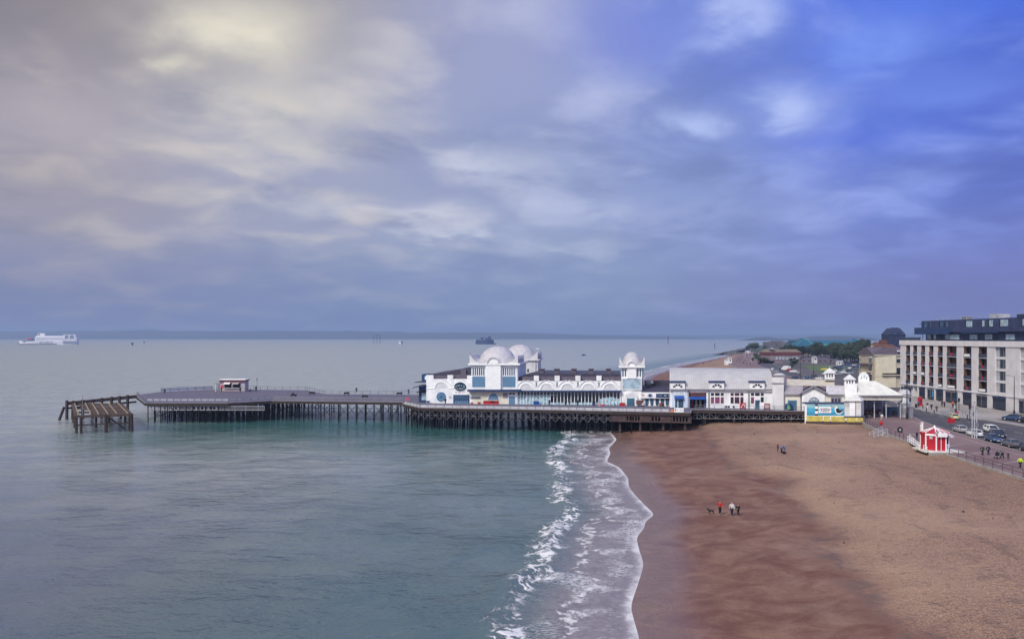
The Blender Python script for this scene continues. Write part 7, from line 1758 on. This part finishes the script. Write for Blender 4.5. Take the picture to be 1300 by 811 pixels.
BARK = M('bark', (.06,.045,.035), .9, .3, 2)
for c in CR: c.materials.append(LEAF)
TRK.materials.append(BARK)
G6 = 'dark trees beside the far car park'
rr = random.Random(31)
def tree(px, Y, s, k, lb, group, m=None, name='evergreen_tree', z=LAND):
    p = at(px, Y, z); t = thing(name, lb, 'tree', p, group, rr.uniform(0, 6), local=True); t.scale = (s*rr.uniform(.9,1.15), s*rr.uniform(.9,1.15), s)
    for nm, me in (('trunk', TRK), ('crown', CR[k])):
        o = bpy.data.objects.new(nm, me); COL.objects.link(o); o.parent = t; ORG[o.name] = Vector((0,0,0))
        if nm == 'crown' and m: o.material_slots[0].link = 'OBJECT'; o.material_slots[0].material = m
lbA = 'tall dark evergreen in the dense clump left of the yellow villa'
for px, Y, s in ((1066,560,.82),(1071,570,.95),(1075,556,1.05),(1080,572,1.15),(1085,560,1.2),(1090,575,1.25),(1095,565,1.25),(1099,580,1.2),(1103,560,1.1),(1082,540,.9),(1090,545,.95),(1098,535,1.0),(1070,545,.8)): tree(px, Y, s, rr.choice((0,1,2)), lbA, 'trees in the clump by the yellow villa')
lbB = 'dark tree in the belt below the turquoise leisure centre'
for px, Y, s in ((996,760,.85),(1002,740,.9),(1008,755,.95),(1014,735,.9),(1020,750,.95),(1026,730,1.0),(1032,745,.85),(1037,720,1.1),(1042,735,.95),(1048,715,1.0),(1054,740,.85),(1059,690,1.3),(1055,680,.9),(1046,690,.8),(1030,700,.75),(1020,705,.8),(1010,710,.7),(1038,690,.7)): tree(px, Y, s, rr.choice((0,1)), lbB, 'trees below the leisure centre')
for px, Y, s, lb in ((955,1080,1.25,'rounded dark tree standing alone on the headland skyline'),(958.5,1090,1.25,'second rounded tree merging with the lone one on the headland skyline'),(971,1130,.7,'small tree at the seaward corner of the castle wall'),(949,1070,.7,'low wind bent tree seaward of the rounded headland tree')): tree(px, Y, s, 3, lb, None, LEAF2, 'rounded_tree', z=5.2)
lbC = 'low shrub on the far promenade gardens beyond the barrel roof'
for i in range(44):
    Y = rr.uniform(560, 930); x = L_(Y)+rr.uniform(14, 70)
    px = CX+F*x/Y
    if px < 974: tree(px, Y, rr.uniform(.28,.5), 3, lbC, 'shrubs in the far promenade gardens', rr.choice((LEAF, LEAF2)), 'garden_shrub')
lbD = 'low hedge shrub around the lawn beyond the pier roofs'
for px, Y in ((1004,600),(1009,606),(1018,604),(1026,605),(1012,560),(1008,520),(1005,480)): tree(px, Y, rr.uniform(.3,.42), 3, lbD, 'hedge shrubs around the lawn', LEAF2, 'hedge_shrub')

# thin posts and lamp columns crowding the far promenade
PW = M('pale_post', (.45,.42,.48), .6, .2, .5); PD = M('dark_post', (.05,.04,.065), .6, .2, .5)
pm_ = {}
for nm, m in (('dark', PD), ('pale', PW)):
    me = MB().tube((0,0,0),(0,0,1.0),.14,.10,6).box(-.35,.35,-.14,.14,.94,1.0).mesh('promenade_post'); me.materials.append(m); pm_[nm] = me
for i in range(46):
    Y = rr.uniform(540, 880); x = L_(Y)+rr.uniform(4, 46); px = CX+F*x/Y
    if px > 972: continue
    nm = 'pale' if i % 3 == 0 else 'dark'
    o = bpy.data.objects.new('promenade_post', pm_[nm]); COL.objects.link(o); o.location = (x, Y, LAND); o.scale = (1,1,rr.uniform(2.2, 6.5))
    tag(o, 'thin %s post among the strollers on the distant promenade' % nm, 'post', '%s posts on the distant promenade' % nm)
